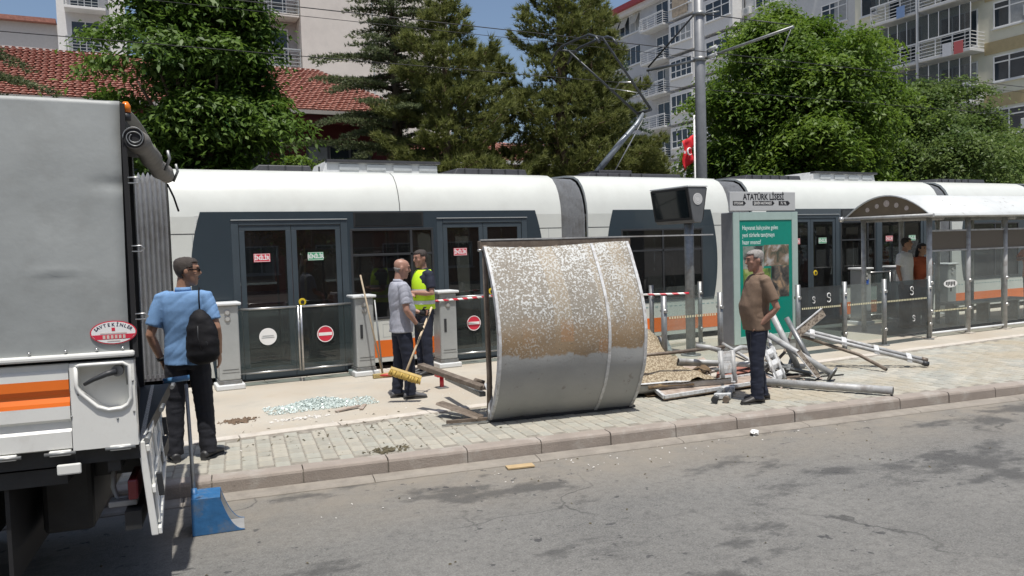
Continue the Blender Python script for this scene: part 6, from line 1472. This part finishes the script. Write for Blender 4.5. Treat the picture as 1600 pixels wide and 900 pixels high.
# ================================================================ CATENARY
cp_ = thing('catenary_pole', (12.50, 14.62, .03), 'tall grey steel catenary pole with bracket arms above the tram', 'pole')
M_pole = mat('pole_grey', (.23, .235, .24), .5, metal=.3, var=.12, scale=6)
PXc, PYc = 12.50, 14.62
MB().tube([(PXc, PYc, .03), (PXc, PYc, 5.0), (PXc-.02, PYc, 9.2)], [.135, .125, .105], 18).build('mast', M_pole, cp_)
MB().tube([(PXc, PYc, .03), (PXc, PYc, .09)], .22, 16).build('base_plate', M_pole, cp_)
for z in (6.20, 7.25): MB().tube([(PXc, PYc, z), (PXc, PYc, z+.09)], .15, 16).build('clamp_band', M_galv, cp_)
MB().tube([(PXc+.05, PYc-.12, 6.25), (13.0, 13.5, 6.42), (13.29, 12.5, 6.53)], .032, 8).build('bracket_arm', M_galv, cp_)
MB().tube([(PXc-.02, PYc+.12, 6.25), (12.4, 15.6, 6.3), (12.3, 16.4, 6.35)], .032, 8).build('bracket_arm', M_galv, cp_)
MB().tube([(PXc-.1, PYc+.08, 7.28), (12.30, 16.35, 6.42)], .022, 8).build('stay_rod', M_dark, cp_)
MB().tube([(PXc+.1, PYc-.08, 7.28), (13.28, 12.55, 6.58)], .012, 6).build('stay_rod', M_dark, cp_)
for p, q in (((13.27, 12.55, 6.50), (13.2, 12.75, 6.05)), ((12.3, 16.35, 6.33), (12.3, 16.25, 6.02))): MB().tube([p, q], .014, 6).build('registration_arm', M_galv, cp_)
for z in (6.26, 6.42): MB().tube([(PXc+.10, PYc-.2, z), (PXc+.14, PYc-.42, z+.04)], .045, 10).build('insulator', M_edgew, cp_)
MB().tube([(PXc+.1, PYc-.1, 7.28), (PXc+.3, PYc-.35, 7.3)], .02, 6).build('cross_arm', M_galv, cp_)
wires = [((-40, 12.9, 5.90), (90, 12.9, 5.92), .011, 'contact wire over the tram track'), ((-40, 16.2, 5.94), (90, 16.2, 5.94), .011, 'contact wire over the far track'),
         ((-40, 17.4, 7.1), (90, 17.4, 7.1), .009, 'feeder cable running high behind the far track')]
for a, b, r, lb in wires:
    r *= .75
    tag(MB().tube([a, b], r, 6).build('overhead_wire', M_black), 'thin black overhead '+lb, 'wire', 'overhead tram wires')

# flag on its pole, white fence behind the spruce
t = thing('flag', (15.0, 17.9, .16), 'red Turkish flag hanging from a thin white flagpole', 'flag')
MB().tube([(15.06, 17.90, .16), (15.06, 17.90, 5.6)], .025, 8).build('flagpole', M_paper, t)
fm = MB(); g = [[V3((15.04-.42*s+.05*math.sin(7*v), 17.90+.05*math.sin(9*s+2*v), 5.05-.70*v-.35*s*(.6+.4*v))) for v in np.linspace(0, 1, 9)] for s in np.linspace(0, 1, 9)]
fm.add([p for r in g for p in r], [(i*9+j, i*9+j+1, (i+1)*9+j+1, (i+1)*9+j) for i in range(8) for j in range(8)], True); fo = fm.build('flag_cloth', mat('flag_red', (.62, .012, .02), .7), t); s_ = fo.modifiers.new('s', 'SOLIDIFY'); s_.thickness = .004
cm = MB(); cm.tube([(14.80+.08*math.cos(a)+.02, 17.83, 4.55+.10*math.sin(a)) for a in np.linspace(.7, 5.6, 14)], [.006+.022*math.sin(PI*k/13) for k in range(14)], 6); cm.build('crescent', M_paper, t)
st_ = []
for k in range(10): a = PI/2+PI*k/5; r = .055 if k % 2 == 0 else .022; st_.append((14.64+r*math.cos(a), 17.82, 4.52+r*math.sin(a)))
MB().prism(st_, (0, .01, 0)).build('star', M_paper, t)
t = thing('white_fence', (17.0, 24.4, .16), 'white vertical bar fence beyond the far track', 'fence')
for k in range(30): MB().box((14.6+k*.28, 24.4, .16), (14.66+k*.28, 24.44, 5.0)).build('fence_bar', M_paper, t)
for z in (1.0, 4.7): MB().box((14.5, 24.45, z), (23.1, 24.49, z+.08)).build('fence_rail', M_paper, t)

# ================================================================ BUILDINGS
M_pane = mat('window_pane', (.035, .045, .055), .08, var=.3, scale=.8)
M_curt = mat('window_curtain', (.32, .33, .33), .7, var=.2, scale=5)
M_wfr = mat('white_window_frame', (.70, .70, .69), .5, var=.04)
class Facade:
    """flat facade through o, horizontal direction u, outward normal n"""
    def __init__(s, root, o, u, n): s.root, s.o, s.u, s.n = root, V3(o), V3(u).normalized(), V3(n).normalized(); s.cache = {}
    def P(s, a, z, d=0): return s.o+s.u*a+s.n*d+V3((0, 0, z))
    def slab(s, name, a0, a1, z0, z1, d0, d1, m_, parent=None, bev=0): return MB().obox(s.P(a0, z0, d0), s.u*(a1-a0), s.n*(d1-d0), (0, 0, z1-z0)).build(name, m_, parent or s.root, bev=bev)
    def window(s, a0, a1, z0, z1, nm=2, fr=.07, curt=.4, tr_=None, m_=None):
        m_ = m_ or M_wfr; w_ = MB(); t = fr
        for x0, x1, y0, y1 in ((a0, a1, z0, z0+t), (a0, a1, z1-t, z1), (a0, a0+t, z0+t, z1-t), (a1-t, a1, z0+t, z1-t)): w_.obox(s.P(x0, y0, -.02), s.u*(x1-x0), s.n*.07, (0, 0, y1-y0))
        for k in range(1, nm):
            x = a0+(a1-a0)*k/nm; w_.obox(s.P(x-t*.5, z0+t, -.015), s.u*t, s.n*.06, (0, 0, z1-z0-2*t))
        if tr_: w_.obox(s.P(a0+t, z0+(z1-z0)*tr_, -.012), s.u*(a1-a0-2*t), s.n*.055, (0, 0, t))
        o = w_.build('window', m_, s.root)
        MB().obox(s.P(a0+t, z0+t, .002), s.u*(a1-a0-2*t), s.n*.012, (0, 0, z1-z0-2*t)).build('pane', M_pane, o)
        if random.random() < curt:
            w = random.uniform(.25, .6)*(a1-a0); MB().obox(s.P(a0+t*1.1, z0+t*1.1, .0145), s.u*w, s.n*.004, (0, 0, z1-z0-2.2*t)).build('curtain', M_curt, o)
        MB().obox(s.P(a0-.08, z0-.08, .0), s.u*(a1-a0+.16), s.n*.12, (0, 0, .07)).build('sill', M_wfr, o)
    def balcony(s, a0, a1, z, dep, mslab, glazed=True, rail=M_wfr, h=1.0, H_=2.7, npan=5):
        o = s.slab('balcony', a0, a1, z-.18, z, 0, dep, mslab, bev=.02)
        rb = MB()
        for q in range(5): rb.obox(s.P(a0, z+.12+q*(h-.2)/4, dep-.05), s.u*(a1-a0), s.n*.03, (0, 0, .035)); rb.obox(s.P(a0, z+.12+q*(h-.2)/4, .02), s.u*.03, s.n*(dep-.06), (0, 0, .035)); rb.obox(s.P(a1-.03, z+.12+q*(h-.2)/4, .02), s.u*.03, s.n*(dep-.06), (0, 0, .035))
        rb.obox(s.P(a0, z+h, dep-.09), s.u*(a1-a0), s.n*.09, (0, 0, .08))
        for k in range(4): rb.obox(s.P(a0+(a1-a0-.05)*k/3, z, dep-.052), s.u*.05, s.n*.04, (0, 0, h))
        rb.build('railing', rail, o)
        if glazed:
            for k in range(npan):
                w = (a1-a0)/npan; MB().obox(s.P(a0+k*w+.02, z+h+.09, dep-.05), s.u*(w-.04), s.n*.015, (0, 0, H_-h-.28)).build('balcony_pane', M_bgl, o)
                MB().obox(s.P(a0+k*w-.02, z+h+.08, dep-.055), s.u*.04, s.n*.03, (0, 0, H_-h-.25)).build('mullion', rail, o)
        return o
M_bgl = glass('balcony_glass', (.42, .47, .49), .02, .9, .10, (.35, .37, .38), 1.5)
# school with red walls and tiled hip roof
sc_ = thing('school_building', (-8, 27, .16), 'low dark red school building with red tiled hip roof', 'building')
M_rwall = mat('dark_red_render', (.12, .022, .022), .8, var=.12)
F = Facade(sc_, (-26, 26.4, .16), (1, 0, 0), (0, -1, 0))
MB().box((-26, 26.4, .16), (8.9, 37, 6.35)).build('wall', M_rwall, sc_)
for a in np.arange(1.2, 32, 3.4): F.window(a, a+2.2, 1.2+2.6, 5.4, 3, m_=mat('dark_frame', (.10, .10, .11), .5)); F.window(a, a+2.2, .9, 2.7, 3, m_=MATS['dark_frame'])
M_tile = mat('roof_tile', (.31, .135, .10), .8, var=.32, scale=7, stain=(.20, .075, .05), sscale=3, smix=.5)
def tiled(p00, p10, p11, p01, rows, cols):
    """sloping roof face as rows of lapped curved tiles; p00-p10 eave, p01-p11 ridge"""
    p00, p10, p11, p01 = map(V3, (p00, p10, p11, p01)); nrm = (p10-p00).cross(p01-p00).normalized(); Q = []
    for r in range(rows):
        for c in range(cols):
            f0, f1 = r/rows, (r+1.12)/rows; L0, R0 = p00.lerp(p01, f0), p10.lerp(p11, f0); L1, R1 = p00.lerp(p01, min(1, f1)), p10.lerp(p11, min(1, f1))
            w0 = (R0-L0).length; n_ = max(1, round(w0/.19))
            if c >= n_: break
            a, b = c/n_, (c+1)/n_; j = random.uniform(-.008, .008)
            xs = [a, a+(b-a)*.3, a+(b-a)*.72, b]; hs = [.012, .034, .034, .012]
            for q in range(3):
                Q.append([L0.lerp(R0, xs[q])+nrm*(hs[q]+.05+j), L0.lerp(R0, xs[q+1])+nrm*(hs[q+1]+.05+j), L1.lerp(R1, xs[q+1])+nrm*(hs[q+1]+j), L1.lerp(R1, xs[q])+nrm*(hs[q]+j)])
            Q.append([L0.lerp(R0, xs[0])+nrm*.0, L0.lerp(R0, xs[3])+nrm*.0, L0.lerp(R0, xs[2])+nrm*(.084+j), L0.lerp(R0, xs[1])+nrm*(.084+j)])
    return np.array([[tuple(p) for p in q] for q in Q])
ez, rz = 6.55, 8.95
rf = MB().add([(-27, 25.6, ez-.02), (9.6, 25.6, ez-.02), (7.2, 30.4, rz-.02), (-27, 30.4, rz-.02), (9.6, 35.2, ez-.02), (-27, 35.2, ez-.02)], [(0, 1, 2, 3), (1, 4, 2), (4, 5, 3, 2)]).build('roof', M_tile, sc_)
quads('roof_tiles', tiled((-12, 25.6, ez), (9.6, 25.6, ez), (7.2, 30.4, rz), (-12, 30.4, rz), 24, 130), M_tile, rf, kind='stuff')
MB().box((-27, 25.5, ez-.12), (9.7, 25.62, ez-.0)).build('gutter', mat('gutter_metal', (.35, .33, .31), .5), sc_); MB().box((-27, 25.62, ez-.30), (9.6, 26.4, ez-.12)).build('eaves_board', M_rwall, sc_)
for x in (-1.55, 5.0): MB().tube([(x, 25.6, ez-.1), (x, 26.25, ez-.45), (x, 26.33, .2)], .06, 8).build('downpipe', M_galv, sc_)
# small annexe whose roof shows between the pines
an = thing('annexe', (12.5, 27, .16), 'small annexe with a red tiled roof glimpsed between the pines', 'building')
MB().box((9.4, 27, .16), (17, 31, 5.3)).build('wall', mat('cream_render', (.55, .50, .42), .85), an)
ar = MB().add([(9, 26.5, 5.2), (17.4, 26.5, 5.2), (17.4, 29, 6.2), (9, 29, 6.2), (17.4, 31.5, 5.2), (9, 31.5, 5.2)], [(0, 1, 2, 3), (3, 2, 4, 5)]).build('roof', M_tile, an)
quads('roof_tiles', tiled((9, 26.5, 5.22), (17.4, 26.5, 5.22), (17.4, 29, 6.22), (9, 29, 6.22), 8, 40), M_tile, ar, kind='stuff')
MB().box((9, 26.42, 5.08), (17.4, 26.52, 5.22)).build('gutter', M_wfr, an)
# tall cream block with a blank gable and balconies at its left
cr = thing('cream_apartment_block', (15, 46, .16), 'tall cream apartment block with a blank wall behind the cedar', 'building')
M_cream = mat('cream_wall', (.62, .575, .52), .85, var=.06, scale=1.0, stain=(.5, .46, .42), sscale=.6, smix=.5)
F = Facade(cr, (9.9, 45, .16), (1, 0, 0), (0, -1, 0))
MB().box((9.9, 45, .16), (18.8, 60, 27)).build('wall', M_cream, cr)
MB().box((14.0, 44.98, .2), (14.08, 45.0, 26)).build('wall_joint', M_grey, cr)
F2 = Facade(cr, (5.2, 46.2, .16), (1, 0, 0), (0, -1, 0)); MB().box((5.2, 46.2, .16), (9.9, 60, 27)).build('balcony_wing', mat('grey_render', (.40, .38, .36), .85), cr)
for k in range(9):
    z = .2+3.0*k; F2.window(.5, 2.0, z+1.0, z+2.4, 2); F2.window(2.5, 4.2, z+.3, z+2.4, 2); F2.balcony(2.0, 4.65, z, 1.1, M_cream, glazed=False, rail=M_grey)
# white block at far left
wb = thing('white_apartment_block', (-2, 62, .16), 'white apartment block with a balcony above the school roof', 'building')
M_wwall = mat('white_render', (.68, .67, .65), .85, var=.05)
MB().box((-9.0, 63, .16), (-2.8, 74, 18.2)).build('lower_wing', mat('pale_wing_render', (.58, .56, .53), .85, var=.06), wb); MB().box((-9.4, 62.5, 18.2), (-2.9, 74.4, 18.5)).build('roof_slab', M_tile, wb)
MB().box((-2.8, 62, .16), (1.4, 74, 27)).build('wall', M_wwall, wb)
F = Facade(wb, (-9.0, 63, .16), (1, 0, 0), (0, -1, 0)); G = Facade(wb, (-2.8, 62, .16), (1, 0, 0), (0, -1, 0))
for k in range(8):
    z = .3+3.1*k
    if k < 5:
        for a in (.8, 3.4): F.window(a, a+1.3, z+1.0, z+2.4, 2)
    G.balcony(.5, 3.0, z, 1.2, M_wwall, glazed=False, rail=M_grey); G.window(.8, 2.6, z+.2, z+2.4, 2)
# row of apartment blocks on the right, facing the school
A1 = thing('balcony_apartment_block', (46, 32, .16), 'cream apartment block with glazed balconies and ochre bands', 'building')
M_yel2 = mat('pale_yellow_render', (.70, .67, .54), .85, var=.06, scale=1.5, stain=(.58, .55, .45), sscale=.7, smix=.5); M_och = mat('ochre_render', (.45, .36, .20), .85, var=.08); M_grw = mat('pale_grey_render', (.58, .58, .57), .85, var=.06, stain=(.46, .46, .45), sscale=.7, smix=.5)
MB().box((45, 18, .16), (60, 37, 24)).build('wall', M_yel2, A1)
F = Facade(A1, (45, 18, .16), (0, 1, 0), (-1, 0, 0))
for k in range(8):
    z = .35+3.0*k
    F.slab('ochre_band', 0, 10.2, z-.38, z+.30, .003, .05, M_och)
    for a in (1.0, 4.6): F.window(a, a+1.9, z+1.0, z+2.45, 2, tr_=.72)
    F.window(7.9, 9.7, z+1.0, z+2.45, 2, tr_=.72)
    F.balcony(10.2, 13.4, z, 1.35, M_grw, npan=5); F.window(10.6, 12.9, z+.25, z+2.4, 3)
    F.balcony(13.7, 16.9, z, 1.15, M_grw, npan=5); F.window(14.1, 16.4, z+.25, z+2.4, 3)
    F.window(17.3, 18.5, z+1.0, z+2.4, 1)
for a in (13.55,): MB().tube([F.P(a, .2, 1.2), F.P(a, 24, 1.2)], .09, 8).build('downpipe', M_grw, A1)
B1 = thing('grey_apartment_block', (46, 45, .16), 'pale grey apartment block with white framed windows behind the pole', 'building')
MB().box((45.6, 37.1, .16), (60, 52, 29)).build('wall', M_grw, B1); F = Facade(B1, (45.6, 37.1, .16), (0, 1, 0), (-1, 0, 0))
for k in range(9):
    z = .35+3.1*k
    for a, w_ in ((1.0, 2.2), (4.6, 1.4), (7.2, 2.4)): F.window(a, a+w_, z+.9, z+2.4, 3 if w_ > 2 else 2, tr_=.7)
    F.slab('bay', 11.0, 14.4, z-.1, z+2.7, 0, 1.1, M_wwall)
    Fb = Facade(B1, F.P(11.0, 0, 1.1), F.u, F.n); Fb.window(.25, 3.15, z-.16+.9+.16, z+2.4, 3, tr_=.6)
    MB().tube([F.P(10.7, z, .1), F.P(10.7, z+3, .1)], .05, 6).build('cable_run', M_dark, B1)
C1 = thing('old_grey_apartment_block', (46, 60, .16), 'grey apartment block with red roof edge, awnings and balconies behind the pines', 'building')
M_grd = mat('weathered_grey_render', (.45, .455, .47), .85, var=.08, scale=1.2)
MB().box((45.2, 52.1, .16), (60, 66.5, 24.3)).build('wall', M_grd, C1); MB().box((44.2, 52.0, 24.3), (60, 67.3, 24.75)).build('roof_slab', mat('red_eaves', (.28, .04, .05), .7), C1); MB().box((44.6, 52.0, 23.9), (60, 67.0, 24.3)).build('cornice', M_wwall, C1)
F = Facade(C1, (45.2, 52.1, .16), (0, 1, 0), (-1, 0, 0)); M_awn = mat('awning_cloth', (.48, .45, .38), .9, var=.15)
for k in range(8):
    z = .25+3.0*k
    F.slab('balcony_bay', .4, 3.6, z-.1, z+2.6, 0, 1.0, M_wwall); Fb = Facade(C1, F.P(.4, 0, 1.0), F.u, F.n); Fb.window(.2, 3.0, z+.8, z+2.35, 4, tr_=.35)
    F.balcony(4.2, 7.6, z, 1.2, M_grw, glazed=False); F.window(4.8, 6.6, z+.2, z+2.3, 2)
    F.window(9.0, 13.2, z+.7, z+2.4, 5, m_=M_wfr)
    if k in (7, 5):
        for a in (9.1, 10.9, 12.2):
            aw = MB().obox(F.P(a, z+2.45, .05), F.u*1.0, F.n*.5-V3((0, 0, 1.1)), F.n*.02+V3((0, 0, .02))).build('awning', M_awn, C1)
# air conditioners, dishes and drying washing on the fronts
M_ac = mat('ac_white', (.6, .6, .58), .5, var=.08)
for root, o_, spots in ((A1, (45, 18, .16), ((3.4, 10.6), (7.1, 13.6), (7.2, 7.5), (9.9, 16.7))), (B1, (45.6, 37.1, .16), ((3.7, 13.4), (6.5, 16.4), (10.0, 19.6), (3.6, 19.5), (10.1, 13.2))), (C1, (45.2, 52.1, .16), ((8.1, 15.4), (13.6, 18.5), (8.2, 21.6), (13.7, 12.4)))):
    F = Facade(root, o_, (0, 1, 0), (-1, 0, 0))
    for a, z in spots:
        ac = F.slab('air_conditioner', a, a+.8, z, z+.55, .02, .34, M_ac, bev=.02); MB().disc(F.P(a+.34, z+.28, .341), .2, F.n, 16, .01).build('fan_grille', M_grey, ac)
for z, a, c in ((12.9, 10.6, (.5, .12, .12)), (12.9, 11.3, (.6, .6, .62)), (15.9, 14.3, (.2, .3, .5)), (9.9, 10.9, (.6, .55, .4))):
    F = Facade(A1, (45, 18, .16), (0, 1, 0), (-1, 0, 0)); F.slab('washing', a, a+.55, z-.75, z-.05, 1.36, 1.38, cloth('wash_%d' % int(c[0]*100+c[1]*10), c))
F = Facade(C1, (45.2, 52.1, .16), (0, 1, 0), (-1, 0, 0)); F.slab('hanging_rug', 1.0, 3.0, 21.3, 23.0, 1.06, 1.10, mat('tan_rug', (.42, .34, .25), .9, var=.3, scale=4))
# block across the road, behind the camera: it is what the windows mirror
D1 = thing('brick_apartment_block', (8, -22, 0), 'orange brick apartment block on the other side of the road', 'building')
MB().box((-14, -30, 0), (28, -20, 13)).build('wall', mat('orange_brick', (.36, .17, .09), .85, var=.2, scale=9), D1)
F = Facade(D1, (28, -20, 0), (-1, 0, 0), (0, 1, 0))
for k in range(4):
    for a in np.arange(1.2, 40, 3.8): F.window(a, a+1.8, .9+3.1*k, 2.4+3.1*k, 2)
